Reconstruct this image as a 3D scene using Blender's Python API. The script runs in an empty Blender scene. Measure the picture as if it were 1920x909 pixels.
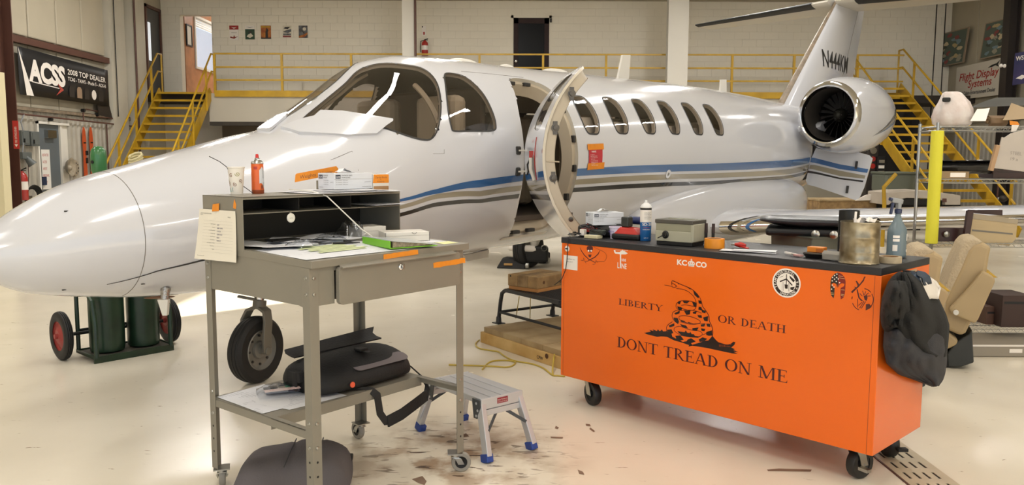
import bpy, bmesh, math, random
import numpy as np
from mathutils import Vector, Matrix, noise
random.seed(7)
SC = bpy.context.scene
COL = SC.collection
# ---------------------------------------------------------------- camera
CAM_H = 1.52; FPX = 1515.45; TH = .103; RO = .0035
_c, _s = math.cos(TH), math.sin(TH)
FW = Vector((0, _c, -_s)); _u = Vector((0, _s, _c)); _r = Vector((1, 0, 0))
RT = _r*math.cos(RO)+_u*math.sin(RO); UP = -_r*math.sin(RO)+_u*math.cos(RO)
CP = Vector((0, 0, CAM_H))
cd = bpy.data.cameras.new('camera'); cam = bpy.data.objects.new('camera', cd); COL.objects.link(cam)
cam.matrix_world = Matrix(((RT.x, UP.x, -FW.x, 0), (RT.y, UP.y, -FW.y, 0), (RT.z, UP.z, -FW.z, CAM_H), (0, 0, 0, 1)))
cd.sensor_width = 36; cd.lens = 36*FPX/1920; cd.clip_start = .05; cd.clip_end = 200
SC.camera = cam
# ---------------------------------------------------------------- world, sun, lamps, exposure
SC.view_settings.view_transform = 'Standard'; SC.view_settings.look = 'None'
SC.view_settings.gamma = 1; SC.view_settings.use_curve_mapping = False
SC.view_settings.exposure = -0.22
W = bpy.data.worlds.new('sky'); SC.world = W; W.use_nodes = True
bg = W.node_tree.nodes['Background']; bg.inputs[0].default_value = (.78, .88, 1.0, 1); bg.inputs[1].default_value = 1.7
SUN_D = Vector((.71, .70, -.465)).normalized()
sl = bpy.data.lights.new('sun', 'SUN'); sl.energy = 22; sl.angle = .009; sl.color = (1, .93, .8)
so = bpy.data.objects.new('sun', sl); COL.objects.link(so); so.location = (-16, -8, 9)
so.rotation_euler = SUN_D.to_track_quat('-Z', 'Y').to_euler()
LIGHTS = [(x, y) for y in (-3.5, 1.5, 6.5, 11.5, 16.5) for x in (-6.5, -1, 4.5, 9.5)]
LZ = 5.95
for x, y in LIGHTS:
    ld = bpy.data.lights.new('ceiling_lamp', 'AREA'); ld.shape = 'RECTANGLE'; ld.size = .3; ld.size_y = 2.4
    ld.energy = (108 if y < 15 else 235) if x < 8 else (70 if y < 15 else 130); ld.color = (1, .97, .92)
    lo = bpy.data.objects.new('ceiling_lamp', ld); COL.objects.link(lo); lo.location = (x, y, LZ-.085)

# ---------------------------------------------------------------- helpers
def ray(px, py): return FW+RT*((px-960)/FPX)-UP*((py-454.5)/FPX)
def FZ(px, py, z=0.0):
    d = ray(px, py); return CP+d*((z-CAM_H)/d.z)
def FY(px, py, Y):
    d = ray(px, py); return CP+d*(Y/d.y)
def FX(px, py, X):
    d = ray(px, py); return CP+d*(X/d.x)
def FP(px, py, o, n):
    d = ray(px, py); return CP+d*((Vector(o)-CP).dot(n)/d.dot(n))
def lin(c):
    if isinstance(c, str):
        c = [int(c[i:i+2], 16)/255 for i in (0, 2, 4)]
    return tuple((v/12.92 if v <= .04045 else ((v+.055)/1.055)**2.4) for v in c)
MATS = {}
def mat(name, col, rough=.5, metal=0, spec=.5, coat=0, var=0, vs=6, bump=0, bs=40, col2=None, em=0, alpha=1, sheen=0):
    if name in MATS: return MATS[name]
    assert col, name
    m = bpy.data.materials.new(name); m.use_nodes = True; nt = m.node_tree; b = nt.nodes['Principled BSDF']
    c = lin(col)
    b.inputs['Base Color'].default_value = (*c, 1); b.inputs['Roughness'].default_value = rough
    b.inputs['Metallic'].default_value = metal; b.inputs['Specular IOR Level'].default_value = spec
    b.inputs['Coat Weight'].default_value = coat; b.inputs['Coat Roughness'].default_value = .04
    b.inputs['Alpha'].default_value = alpha; b.inputs['Sheen Weight'].default_value = sheen
    if em: b.inputs['Emission Color'].default_value = (*c, 1); b.inputs['Emission Strength'].default_value = em
    if var or bump:
        tc = nt.nodes.new('ShaderNodeTexCoord')
    if var:
        n = nt.nodes.new('ShaderNodeTexNoise'); n.inputs['Scale'].default_value = vs; n.inputs['Detail'].default_value = 6
        nt.links.new(tc.outputs['Object'], n.inputs['Vector'])
        r = nt.nodes.new('ShaderNodeValToRGB'); r.color_ramp.elements[0].position = .35; r.color_ramp.elements[1].position = .68
        c2 = lin(col2) if col2 else tuple(v*(1-var) for v in c)
        r.color_ramp.elements[0].color = (*c2, 1); r.color_ramp.elements[1].color = (*c, 1)
        nt.links.new(n.outputs['Fac'], r.inputs['Fac']); nt.links.new(r.outputs['Color'], b.inputs['Base Color'])
    if bump:
        n2 = nt.nodes.new('ShaderNodeTexNoise'); n2.inputs['Scale'].default_value = bs; n2.inputs['Detail'].default_value = 3
        nt.links.new(tc.outputs['Object'], n2.inputs['Vector'])
        bp = nt.nodes.new('ShaderNodeBump'); bp.inputs['Strength'].default_value = bump; bp.inputs['Distance'].default_value = .01
        nt.links.new(n2.outputs['Fac'], bp.inputs['Height']); nt.links.new(bp.outputs['Normal'], b.inputs['Normal'])
    MATS[name] = m; return m
def glass(name, tint=.5, col=(1, 1, 1), rough=.02, base=.06):
    if name in MATS: return MATS[name]
    m = bpy.data.materials.new(name); m.use_nodes = True; nt = m.node_tree; nt.nodes.clear()
    o = nt.nodes.new('ShaderNodeOutputMaterial'); mx = nt.nodes.new('ShaderNodeMixShader')
    t = nt.nodes.new('ShaderNodeBsdfTransparent'); t.inputs[0].default_value = (tint*col[0], tint*col[1], tint*col[2], 1)
    g = nt.nodes.new('ShaderNodeBsdfGlossy'); g.inputs['Roughness'].default_value = rough
    l = nt.nodes.new('ShaderNodeFresnel'); gm = nt.nodes.new('ShaderNodeNewGeometry'); mr = nt.nodes.new('ShaderNodeMapRange'); mr.inputs[3].default_value = 1.5; mr.inputs[4].default_value = 1/1.5
    nt.links.new(gm.outputs['Backfacing'], mr.inputs[0]); nt.links.new(mr.outputs[0], l.inputs[0])
    a = nt.nodes.new('ShaderNodeMath'); a.operation = 'ADD'; a.inputs[1].default_value = base; a.use_clamp = True
    nt.links.new(l.outputs[0], a.inputs[0]); nt.links.new(a.outputs[0], mx.inputs[0])
    nt.links.new(t.outputs[0], mx.inputs[1]); nt.links.new(g.outputs[0], mx.inputs[2]); nt.links.new(mx.outputs[0], o.inputs[0])
    MATS[name] = m; return m

class MB:
    """collects shapes, then links them as one mesh object"""
    def __init__(s): s.v = []; s.f = []; s.m = []; s.cur = 0
    def add(s, vs, fs):
        b = len(s.v); s.v += [tuple(v) for v in vs]; s.f += [tuple(i+b for i in f) for f in fs]; s.m += [s.cur]*len(fs); return s
    def box(s, c, d, rz=0, R=None):
        x, y, z = d[0]/2, d[1]/2, d[2]/2
        vs = [Vector((i*x, j*y, k*z)) for k in (-1, 1) for j in (-1, 1) for i in (-1, 1)]
        M = R if R is not None else Matrix.Rotation(rz, 3, 'Z'); c = Vector(c)
        return s.add([M@v+c for v in vs], [(0, 2, 3, 1), (4, 5, 7, 6), (0, 1, 5, 4), (2, 6, 7, 3), (0, 4, 6, 2), (1, 3, 7, 5)])
    def bb(s, a, b):
        return s.box([(a[i]+b[i])/2 for i in range(3)], [abs(b[i]-a[i]) for i in range(3)])
    def beam(s, p, q, w, h, upv=(0, 0, 1)):
        p = Vector(p); q = Vector(q); d = (q-p); L = d.length; d.normalize(); x = d.cross(Vector(upv))
        if x.length < 1e-5: x = Vector((1, 0, 0))
        x.normalize(); z = x.cross(d)
        return s.box((p+q)/2, (w, L, h), R=Matrix((x, d, z)).transposed())
    def rings(s, rs, cap0=True, cap1=True, closed=True):
        n = len(rs[0]); b = len(s.v)
        for r in rs: s.v += [tuple(p) for p in r]
        for i in range(len(rs)-1):
            for j in range(n if closed else n-1):
                k = (j+1) % n; s.f.append((b+i*n+j, b+i*n+k, b+(i+1)*n+k, b+(i+1)*n+j)); s.m.append(s.cur)
        if cap0 and closed: s.f.append(tuple(b+j for j in reversed(range(n)))); s.m.append(s.cur)
        if cap1 and closed: s.f.append(tuple(b+(len(rs)-1)*n+j for j in range(n))); s.m.append(s.cur)
        return s
    def lathe(s, prof, c=(0, 0, 0), ax=(0, 0, 1), n=24, cap=True, a0=0, a1=None):
        ax = Vector(ax).normalized(); x = ax.orthogonal().normalized(); y = ax.cross(x); c = Vector(c)
        rs = [[c+ax*z+(x*math.cos(2*math.pi*i/n)+y*math.sin(2*math.pi*i/n))*r for i in range(n)] for r, z in prof]
        return s.rings(rs, cap, cap)
    def cyl(s, p, q, r, r2=None, n=16):
        p = Vector(p); q = Vector(q); return s.lathe([(r, 0), (r if r2 is None else r2, (q-p).length)], p, q-p, n)
    def tube(s, pts, r, n=8, closed=False):
        pts = [Vector(p) for p in pts]; rs = []; pv = None
        for i, p in enumerate(pts):
            d = (pts[min(i+1, len(pts)-1)]-pts[max(i-1, 0)]).normalized()
            if pv is None: x = d.orthogonal().normalized()
            else:
                x = pv-d*pv.dot(d)
                x = x.normalized() if x.length > 1e-6 else d.orthogonal().normalized()
            pv = x; y = d.cross(x); rr = r[i] if isinstance(r, (list, tuple)) else r
            rs.append([p+(x*math.cos(2*math.pi*k/n)+y*math.sin(2*math.pi*k/n))*rr for k in range(n)])
        return s.rings(rs)
    def strap(s, pts, side, w, t):
        side = [Vector(q) for q in side] if isinstance(side[0], (list, tuple, Vector)) else [Vector(side)]*len(pts)
        pts = [Vector(p) for p in pts]; rs = []
        for i, p in enumerate(pts):
            d = (pts[min(i+1, len(pts)-1)]-pts[max(i-1, 0)]).normalized(); x = side[i].normalized(); nn = d.cross(x).normalized()
            rs.append([p+x*w/2+nn*t/2, p-x*w/2+nn*t/2, p-x*w/2-nn*t/2, p+x*w/2-nn*t/2])
        return s.rings(rs)
    def prism(s, poly, o, ex, ey, t):
        """flat outline poly (2D) at o in the plane ex, ey, thickness t along ex x ey"""
        o = Vector(o); ex = Vector(ex); ey = Vector(ey); nz = ex.cross(ey).normalized()
        a = [o+ex*p[0]+ey*p[1] for p in poly]; n = len(a); b = [p+nz*t for p in a]
        A = sum(poly[i][0]*poly[(i+1) % n][1]-poly[(i+1) % n][0]*poly[i][1] for i in range(n))
        if A < 0: a.reverse(); b.reverse()
        return s.add(a+b, [tuple(reversed(range(n))), tuple(range(n, 2*n))]+[(i, (i+1) % n, n+(i+1) % n, n+i) for i in range(n)])
    def sheet(s, grid, t=0.0):
        """grid of points; t > 0 gives it thickness along the mean normal"""
        n = len(grid[0]); m = len(grid); b = len(s.v)
        g = [[Vector(p) for p in r] for r in grid]
        fl = [p for r in g for p in r]
        q = [(i*n+j, i*n+j+1, (i+1)*n+j+1, (i+1)*n+j) for i in range(m-1) for j in range(n-1)]
        if not t: return s.add(fl, q)
        nz = (g[-1][0]-g[0][0]).cross(g[0][-1]-g[0][0]).normalized()*-1
        N = len(fl); dn = [p-nz*t for p in fl]
        e = [(0*n+j) for j in range(n)]+[(i*n+n-1) for i in range(1, m)]+[((m-1)*n+j) for j in range(n-2, -1, -1)]+[(i*n) for i in range(m-2, 0, -1)]
        side = [(e[k], e[k]+N, e[(k+1) % len(e)]+N, e[(k+1) % len(e)]) for k in range(len(e))]
        return s.add(fl+dn, q+[tuple(x+N for x in reversed(f)) for f in q]+side)
    def ball(s, c, r, n=16, m=10, sc=(1, 1, 1)):
        c = Vector(c); rs = []
        for i in range(m+1):
            ph = -math.pi/2+math.pi*i/m; cr = max(math.cos(ph), .001)
            rs.append([c+Vector((r*cr*math.cos(2*math.pi*j/n)*sc[0], r*cr*math.sin(2*math.pi*j/n)*sc[1], r*math.sin(ph)*sc[2])) for j in range(n)])
        return s.rings(rs)
    def build(s, name, m, parent=None, smooth=False, bevel=0, sub=0, solid=0, seg=2, angle=None, fixn=False):
        me = bpy.data.meshes.new(name); me.from_pydata(s.v, [], s.f); me.update()
        ms = m if isinstance(m, (list, tuple)) else [m]
        for k in ms: me.materials.append(k)
        if len(ms) > 1: me.polygons.foreach_set('material_index', s.m)
        if fixn:
            b = bmesh.new(); b.from_mesh(me); bmesh.ops.recalc_face_normals(b, faces=b.faces); b.to_mesh(me); b.free()
        if smooth:
            me.polygons.foreach_set('use_smooth', [True]*len(me.polygons))
            try: me.set_sharp_from_angle(angle=math.radians(angle if angle else 40))
            except Exception: pass
        o = bpy.data.objects.new(name, me); COL.objects.link(o)
        if parent: o.parent = parent
        if solid:
            q = o.modifiers.new('solid', 'SOLIDIFY'); q.thickness = solid; q.offset = 0
        if bevel:
            q = o.modifiers.new('bevel', 'BEVEL'); q.width = bevel; q.segments = seg; q.limit_method = 'ANGLE'; q.angle_limit = math.radians(35)
        if sub:
            q = o.modifiers.new('sub', 'SUBSURF'); q.levels = sub; q.render_levels = sub
        return o
def tag(o, label=None, cat=None, group=None, kind=None):
    if label: o['label'] = label
    if cat: o['category'] = cat
    if group: o['group'] = group
    if kind: o['kind'] = kind
    return o
def thing(name, label, cat, loc=(0, 0, 0), rz=0, group=None):
    o = bpy.data.objects.new(name, None); COL.objects.link(o); o.location = loc; o.rotation_euler = (0, 0, rz)
    o.empty_display_size = .1
    return tag(o, label, cat, group)
def lab(o, t): o['label'] = t; return o
def dup(o, parent=None, loc=None, rot=None):
    c = o.copy(); COL.objects.link(c)
    if parent: c.parent = parent
    if loc is not None: c.location = loc
    if rot is not None: c.rotation_euler = rot
    for ch in list(o.children): dup(ch, c)
    return c
def lerp(a, b, t): return a+(b-a)*t
def VL(a, b, t): return Vector(a).lerp(Vector(b), t)
def interp(xs, ys, x): return float(np.interp(x, xs, ys))
def rrect(x0, y0, x1, y1, r, n=4):
    out = []
    for cx, cy, a in ((x1-r, y1-r, 0), (x0+r, y1-r, 90), (x0+r, y0+r, 180), (x1-r, y0+r, 270)):
        for k in range(n+1):
            t = math.radians(a+90*k/n); out.append((cx+r*math.cos(t), cy+r*math.sin(t)))
    return out
def ell(cx, cy, rx, ry, n=20, a0=0, a1=360):
    return [(cx+rx*math.cos(math.radians(lerp(a0, a1, k/n))), cy+ry*math.sin(math.radians(lerp(a0, a1, k/n)))) for k in range(n if a1-a0 == 360 else n+1)]
_txt = {}
def text_geo(s, size=1.0, off=0.0):
    """vertices and faces of a flat text in the default font, lower left at 0,0; width returned"""
    k = (s, off)
    if k not in _txt:
        cu = bpy.data.curves.new('t', 'FONT'); cu.body = s; cu.size = 1; cu.offset = off; cu.resolution_u = 3
        o = bpy.data.objects.new('t', cu); COL.objects.link(o)
        dg = bpy.context.evaluated_depsgraph_get(); me = bpy.data.meshes.new_from_object(o.evaluated_get(dg))
        _txt[k] = ([tuple(v.co) for v in me.vertices], [tuple(p.vertices) for p in me.polygons])
        bpy.data.objects.remove(o); bpy.data.curves.remove(cu); bpy.data.meshes.remove(me)
    v, f = _txt[k]; x0 = min(p[0] for p in v); x1 = max(p[0] for p in v); h = max(p[1] for p in v)
    return [((p[0]-x0)*size, p[1]*size) for p in v], f, (x1-x0)*size, h*size
def put_text(mb, s, o, ex, ey, size, fit=None, off=0.0, shear=0):
    """text on a plane: o lower left, ex/ey unit directions; fit = wanted width"""
    v, f, w, h = text_geo(s, size, off); k = fit/w if fit else 1
    o = Vector(o); ex = Vector(ex); ey = Vector(ey)
    mb.add([o+ex*((p[0]+p[1]*shear)*k)+ey*p[1] for p in v], f); return w*k
def stroke(pts, w):
    """outline polygon pieces (quads) of a polyline with width w (number or list)"""
    out = []
    for i in range(len(pts)-1):
        a = Vector(pts[i]+(0,)) if len(pts[i]) == 2 else Vector(pts[i]); b = Vector(pts[i+1]+(0,)) if len(pts[i+1]) == 2 else Vector(pts[i+1])
        d = (b-a).normalized(); nn = Vector((-d.y, d.x, 0)); w0 = w[i] if isinstance(w, list) else w; w1 = w[i+1] if isinstance(w, list) else w
        a2 = a-d*w0*.12; b2 = b+d*w1*.12
        out.append([(a2+nn*w0/2)[:2], (a2-nn*w0/2)[:2], (b2-nn*w1/2)[:2], (b2+nn*w1/2)[:2]])
    return out
class Decal:
    """flat print on a plane; painted in layers 0.25 mm apart"""
    def __init__(s, o, ex, ey): s.o = Vector(o); s.ex = Vector(ex).normalized(); s.ey = Vector(ey).normalized(); s.n = s.ex.cross(s.ey); s.d = {}; s.L = 1
    def mbm(s, m):
        return s.d.setdefault(m.name, (m, MB()))[1]
    def P(s, p): return s.o+s.ex*p[0]+s.ey*p[1]+s.n*(.0004+.00025*s.L)
    def poly(s, m, pts):
        pts = list(pts); A = sum(pts[i][0]*pts[(i+1) % len(pts)][1]-pts[(i+1) % len(pts)][0]*pts[i][1] for i in range(len(pts)))
        if A < 0: pts.reverse()
        s.mbm(m).add([s.P(p) for p in pts], [tuple(range(len(pts)))]); return s
    def line(s, m, pts, w):
        for q in stroke([tuple(p) for p in pts], w): s.poly(m, q)
        return s
    def text(s, m, t, x, y, size, fit=None, off=0.0, shear=0):
        v, f, w, h = text_geo(t, size, off); k = fit/w if fit else 1
        s.mbm(m).add([s.P((x+(p[0]+p[1]*shear)*k, y+p[1])) for p in v], f); return s
    def up(s): s.L += 1; return s
    def build(s, name, parent, label=None):
        mb = MB(); ms = []
        for i, (k, (m, q)) in enumerate(s.d.items()):
            mb.cur = i; mb.add(q.v, q.f); ms.append(m)
        o = mb.build(name, ms, parent)
        if label: o['label'] = label
        return o
# ================================================================ the hangar
XL, XR, YB, YM, YF, ZC = -9.7, 12.1, 22.8, 21.3, -9.0, 6.2
ZM = 3.2            # mezzanine floor
M_block = mat('painted_block', 'e6dfcf', .75, var=.06, vs=.8)
M_wallpaint = mat('wall_paint', 'd0c8b8', .8, var=.06, vs=1.5)
M_white = mat('white_paint', 'd9d5cc', .5, var=.05, vs=2)
M_yellow = mat('yellow_paint', 'c29a20', .42, var=.1, vs=3, col2='a8841c')
M_brown = mat('brown_steel', '5a3a30', .5, var=.15, vs=4)
M_dark = mat('dark_void', '1a1614', .9)
M_black = mat('black_matte', '0c0c0c', .55)
M_chrome = mat('chrome', 'd8d8d8', .12, metal=1)
M_steel = mat('steel', 'a8a8a4', .3, metal=1)
M_insul = mat('insulation_film', 'b9b09c', .45, bump=.5, bs=3, var=.08, vs=1.2)
M_tin = mat('corrugated_paint', 'b3ada0', .5, var=.2, vs=2.5)
M_wood = mat('varnished_panelling', 'b5805c', .45, var=.25, vs=5)
# ---- floor: glossy cream epoxy
def floor_mat():
    m = bpy.data.materials.new('epoxy_floor'); m.use_nodes = True; nt = m.node_tree; b = nt.nodes['Principled BSDF']; L = nt.links.new
    g = nt.nodes.new('ShaderNodeNewGeometry')
    def nz(sc, det=5, vec=None, dist=0):
        n = nt.nodes.new('ShaderNodeTexNoise'); n.inputs['Scale'].default_value = sc; n.inputs['Detail'].default_value = det; n.inputs['Distortion'].default_value = dist
        L(vec or g.outputs['Position'], n.inputs['Vector']); return n.outputs['Fac']
    def ramp(f, a, b_, c0, c1):
        r = nt.nodes.new('ShaderNodeValToRGB'); r.color_ramp.elements[0].position = a; r.color_ramp.elements[1].position = b_
        r.color_ramp.elements[0].color = (*c0, 1); r.color_ramp.elements[1].color = (*c1, 1); L(f, r.inputs['Fac']); return r.outputs['Color']
    def mixc(f, c1, c2, mode='MIX'):
        x = nt.nodes.new('ShaderNodeMix'); x.data_type = 'RGBA'; x.blend_type = mode
        if isinstance(f, float): x.inputs[0].default_value = f
        else: L(f, x.inputs[0])
        L(c1, x.inputs[6]); L(c2, x.inputs[7]); return x.outputs[2]
    base = ramp(nz(.55, 6), .35, .7, lin('d6cdbb'), lin('e6dfd0'))
    mp = nt.nodes.new('ShaderNodeMapping'); mp.inputs['Scale'].default_value = (1, 3.5, 1); mp.inputs['Rotation'].default_value = (0, 0, .4); L(g.outputs['Position'], mp.inputs['Vector'])
    speck = ramp(nz(11, 4, mp.outputs[0], .6), .70, .75, (1, 1, 1), lin('8a765e'))
    c = mixc(1.0, base, speck, 'MULTIPLY')
    # worn brown stains in the patch round the stool
    sx = nt.nodes.new('ShaderNodeVectorMath'); sx.operation = 'DISTANCE'; sx.inputs[1].default_value = (-.30, 4.0, 0); L(g.outputs['Position'], sx.inputs[0])
    fall = nt.nodes.new('ShaderNodeMapRange'); fall.inputs[1].default_value = .15; fall.inputs[2].default_value = .75; fall.inputs[3].default_value = 1; fall.inputs[4].default_value = 0; L(sx.outputs['Value'], fall.inputs[0])
    st = nt.nodes.new('ShaderNodeMath'); st.operation = 'MULTIPLY'; L(fall.outputs[0], st.inputs[0]); L(ramp(nz(5, 6), .45, .6, (0, 0, 0), (.8, .8, .8)), st.inputs[1])
    rgb = nt.nodes.new('ShaderNodeRGB'); rgb.outputs[0].default_value = (*lin('8d6c4c'), 1)
    c = mixc(st.outputs[0], c, rgb.outputs[0])
    sp2 = nt.nodes.new('ShaderNodeMath'); sp2.operation = 'MULTIPLY'; L(fall.outputs[0], sp2.inputs[0]); L(ramp(nz(7, 5, mp.outputs[0], .8), .60, .64, (0, 0, 0), (1, 1, 1)), sp2.inputs[1])
    rg2 = nt.nodes.new('ShaderNodeRGB'); rg2.outputs[0].default_value = (*lin('4a3426'), 1)
    c = mixc(sp2.outputs[0], c, rg2.outputs[0])
    L(c, b.inputs['Base Color'])
    rr = nt.nodes.new('ShaderNodeMapRange'); rr.inputs[3].default_value = .13; rr.inputs[4].default_value = .34; L(nz(1.2, 4), rr.inputs[0]); L(rr.outputs[0], b.inputs['Roughness'])
    bp = nt.nodes.new('ShaderNodeBump'); bp.inputs['Strength'].default_value = .12; bp.inputs['Distance'].default_value = .02; L(nz(2.2, 3), bp.inputs['Height']); L(bp.outputs['Normal'], b.inputs['Normal'])
    b.inputs['Specular IOR Level'].default_value = .5
    return m
fl = MB().bb((XL-1, YF-6, -.2), (XR+1, YB+1, 0)).build('floor', floor_mat()); tag(fl, kind='structure')
tag(MB().bb((XL-.3, YF, ZC), (XR+.3, YB+5.2, ZC+.2)).build('ceiling', mat('ceiling_liner', 'b8b09e', .8)), kind='structure')
for i, (x, y) in enumerate(LIGHTS):
    t = thing('ceiling_light', 'white strip light, %s from the left in ceiling row %s from the open door' % (('first', 'second', 'third', 'fourth')[i % 4], ('one', 'two', 'three', 'four', 'five')[i//4]), 'ceiling light', (x, y, LZ), group='strip lights under the hangar ceiling')
    MB().box((0, 0, 0), (.36, 2.5, .1)).build('housing', M_white, t)
    for dx in (-.1, .1): MB().cyl((dx, 1.0, .05), (dx, 1.0, .25), .01).build('hanger', M_steel, t)

# ---- back wall with blocks, room opening and dark door
tl = FY(337, 28, YB); br = FY(401, 176, YB); OX0, OX1, OZ1 = tl.x, br.x, tl.z
dl = FY(963, 34, YB); dr = FY(1029, 125, YB); DX0, DX1, DZ1 = dl.x, dr.x, dl.z
mb = MB()
mb.bb((XL, YB, 0), (OX0, YB+.25, ZC)); mb.bb((OX0, YB, 0), (OX1, YB+.25, ZM)); mb.bb((OX0, YB, OZ1), (OX1, YB+.25, ZC))
mb.bb((OX1, YB, 0), (XR, YB+.25, ZC))
wb = mb.build('wall_back', M_wallpaint); tag(wb, kind='structure')
cells = []
bw, bh = .406, .203
for r in range(15):
    z0 = ZM+r*bh
    x = XL-(.203 if r % 2 else 0)
    while x < XR:
        a, b = max(x, XL), min(x+bw, XR)
        for (h0, h1, hz) in ((OX0, OX1, OZ1), (DX0-.06, DX1+.06, DZ1+.06)):
            if z0 < hz-.02 and b > h0 and a < h1:
                if a < h0: b = h0
                elif b > h1: a = h1
                else: a = b
        if b-a > .05 and z0 < ZC-.02: cells.append((a, b, z0, min(z0+bh, ZC)))
        x += bw
cells.sort(key=lambda q: (q[0]+q[1])/2 > 3.2 or (q[0]+q[1])/2 < XL or 0)
near = sorted(cells, key=lambda q: abs((q[0]+q[1])/2+4.2))
bcache = {}
rest = MB()
for i, (a, b, z0, z1) in enumerate(near):
    g = .0018
    if i < 300:
        k = (round(b-a, 3), round(z1-z0, 3))
        if k not in bcache:
            o = MB().box((0, 0, 0), (b-a-2*g, .009, z1-z0-2*g)).build('block', M_block, wb); bcache[k] = o.data
        else:
            o = bpy.data.objects.new('block', bcache[k]); COL.objects.link(o); o.parent = wb
        o.location = ((a+b)/2, YB-.005, (z0+z1)/2)
    else: rest.box(((a+b)/2, YB-.005, (z0+z1)/2), (b-a-2*g, .009, z1-z0-2*g))
tag(rest.build('block_courses', M_block, wb), kind='stuff')
MB().bb((XL, YB-.3, 5.84), (XR, YB-.01, 6.19)).build('eave_beam', mat('beam_beige', 'a89f8c', .7), wb)
# base strip (dark) low on the back wall
tag(MB().bb((XL, YB-.03, 0), (XR, YB-.004, .12)).build('baseboard_back', mat('dark_base', '2c2e2c', .6)), kind='structure')
# office behind the opening
mb = MB(); mb.bb((OX0-.9, YB+.25, ZM-.2), (OX1+2.5, YB+5, ZM)); mb.bb((OX1+1.6, YB+.25, ZM), (OX1+1.75, YB+5, ZC))
ow = mb.build('trim_1', M_wallpaint); tag(ow, kind='structure')
# orange wood wall running back from the left jamb, with window
wx = OX0+.02
w0 = YB+.26; ZW0, ZW1 = ZM+.95, ZM+2.35
wy0, wy1 = YB+.98, YB+3.4
mb = MB(); mb.bb((wx-.12, w0, ZM), (wx, wy0, ZC)); mb.bb((wx-.12, wy0, ZM), (wx, wy1, ZW0)); mb.bb((wx-.12, wy0, ZW1), (wx, wy1, ZC)); mb.bb((wx-.12, wy1, ZM), (wx, YB+5, ZC))
mb.bb((wx, YB+4.85, ZM), (OX1+1.6, YB+5, ZC))
tag(mb.build('wall_office', M_wood), kind='structure')
w = MB(); w.bb((wx-.14, wy0, ZW0-.06), (wx+.04, wy1, ZW0)); w.bb((wx-.14, wy0, ZW1), (wx+.04, wy1, ZW1+.06)); w.bb((wx-.14, wy0-.06, ZW0-.06), (wx+.04, wy0, ZW1+.06)); w.bb((wx-.14, wy1, ZW0-.06), (wx+.04, wy1+.06, ZW1+.06))
w = w.build('window_1', M_white); tag(w, kind='structure')
MB().bb((wx-.09, wy0, ZW0), (wx-.08, wy1, ZW1)).build('pane', glass('clear_glass', .9), w)
for k in range(4): MB().bb((wx-.06, wy0, ZW1-.05-.06*k), (wx-.03, wy1, ZW1-.02-.06*k)).build('blind_slat', M_white, w)
dpt = FY(420, 176, YM)  # picture in the office
t = thing('framed_picture', 'dark framed certificate on the orange wooden office wall', 'picture', (wx+.01, YB+.50, ZM+1.75))
f = MB(); f.bb((0, -.2, -.3), (.03, .2, -.26)); f.bb((0, -.2, .26), (.03, .2, .3)); f.bb((0, -.2, -.26), (.03, -.16, .26)); f.bb((0, .16, -.26), (.03, .2, .26)); f.build('frame', M_black, t)
MB().bb((0, -.16, -.26), (.012, .16, .26)).build('certificate', mat('paper_old', 'c9c6bd', .6), t)
ld = bpy.data.lights.new('office_lamp', 'AREA'); ld.size = 1.2; ld.energy = 90; ld.color = (1, .95, .88)
lo = bpy.data.objects.new('office_lamp', ld); COL.objects.link(lo); lo.location = (OX1+.6, YB+2.6, ZC-.1)
tag(MB().box((OX1+.6, YB+2.6, ZC-.06), (1.25, 1.25, .06)).build('office_light', M_white), 'square white ceiling light in the upstairs office', 'ceiling light')

# ---- dark glazed door upstairs
d = MB(); d.bb((DX0, YB-.05, ZM), (DX0+.13, YB+.02, DZ1)); d.bb((DX1-.13, YB-.05, ZM), (DX1, YB+.02, DZ1)); d.bb((DX0, YB-.05, DZ1-.15), (DX1, YB+.02, DZ1)); d.bb((DX0, YB-.05, ZM), (DX1, YB+.02, ZM+.5))
d = d.build('door_1', mat('dark_red_wood', '240e0c', .7)); tag(d, kind='structure')
MB().bb((DX0+.12, YB-.025, ZM+.5), (DX1-.12, YB-.015, DZ1-.14)).build('pane', mat('night_glass', '050505', .3, spec=.2), d)
MB().cyl((DX0+.07, YB-.05, ZM+1.0), (DX0+.07, YB-.12, ZM+1.0), .03).build('door_knob', M_chrome, d)
f = MB(); f.bb((DX0-.07, YB-.03, ZM), (DX0, YB, DZ1+.07)); f.bb((DX1, YB-.03, ZM), (DX1+.07, YB, DZ1+.07)); f.bb((DX0-.07, YB-.03, DZ1), (DX1+.07, YB, DZ1+.07)); f.build('door_frame', M_block, d)
MB().bb((DX1+.02, YB-.12, DZ1-.12), (DX1+.07, YB-.03, DZ1-.02)).build('closer', M_black, d)

# ---- mezzanine slab
XM0 = -7.9
mb = MB(); mb.bb((XM0, YM, 2.46), (9.3, YB, ZM-.005))
mz = mb.build('mezzanine', mat('mezz_fascia', 'b8b1a2', .75, var=.05, vs=1)); tag(mz, kind='structure')
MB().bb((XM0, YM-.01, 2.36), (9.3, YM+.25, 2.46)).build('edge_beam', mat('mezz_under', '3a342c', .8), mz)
tag(MB().bb((XL, YM+.02, 3.0), (XM0, YB, ZM)).build('floor_landing_left', mat('landing', '2e2620', .7)), kind='structure')
tag(MB().bb((9.3, YM+.02, 3.0), (XR, YB, ZM)).build('floor_landing_right', mat('landing', '2e2620', .7)), kind='structure')
# lower wall under the mezzanine (dark store)
uw = MB().bb((XM0, YM+.9, 0), (4.6, YM+.95, 2.46)).build('wall_store', mat('store_wall', '5c5142', .8, var=.2, vs=1)); tag(uw, kind='structure')
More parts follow.
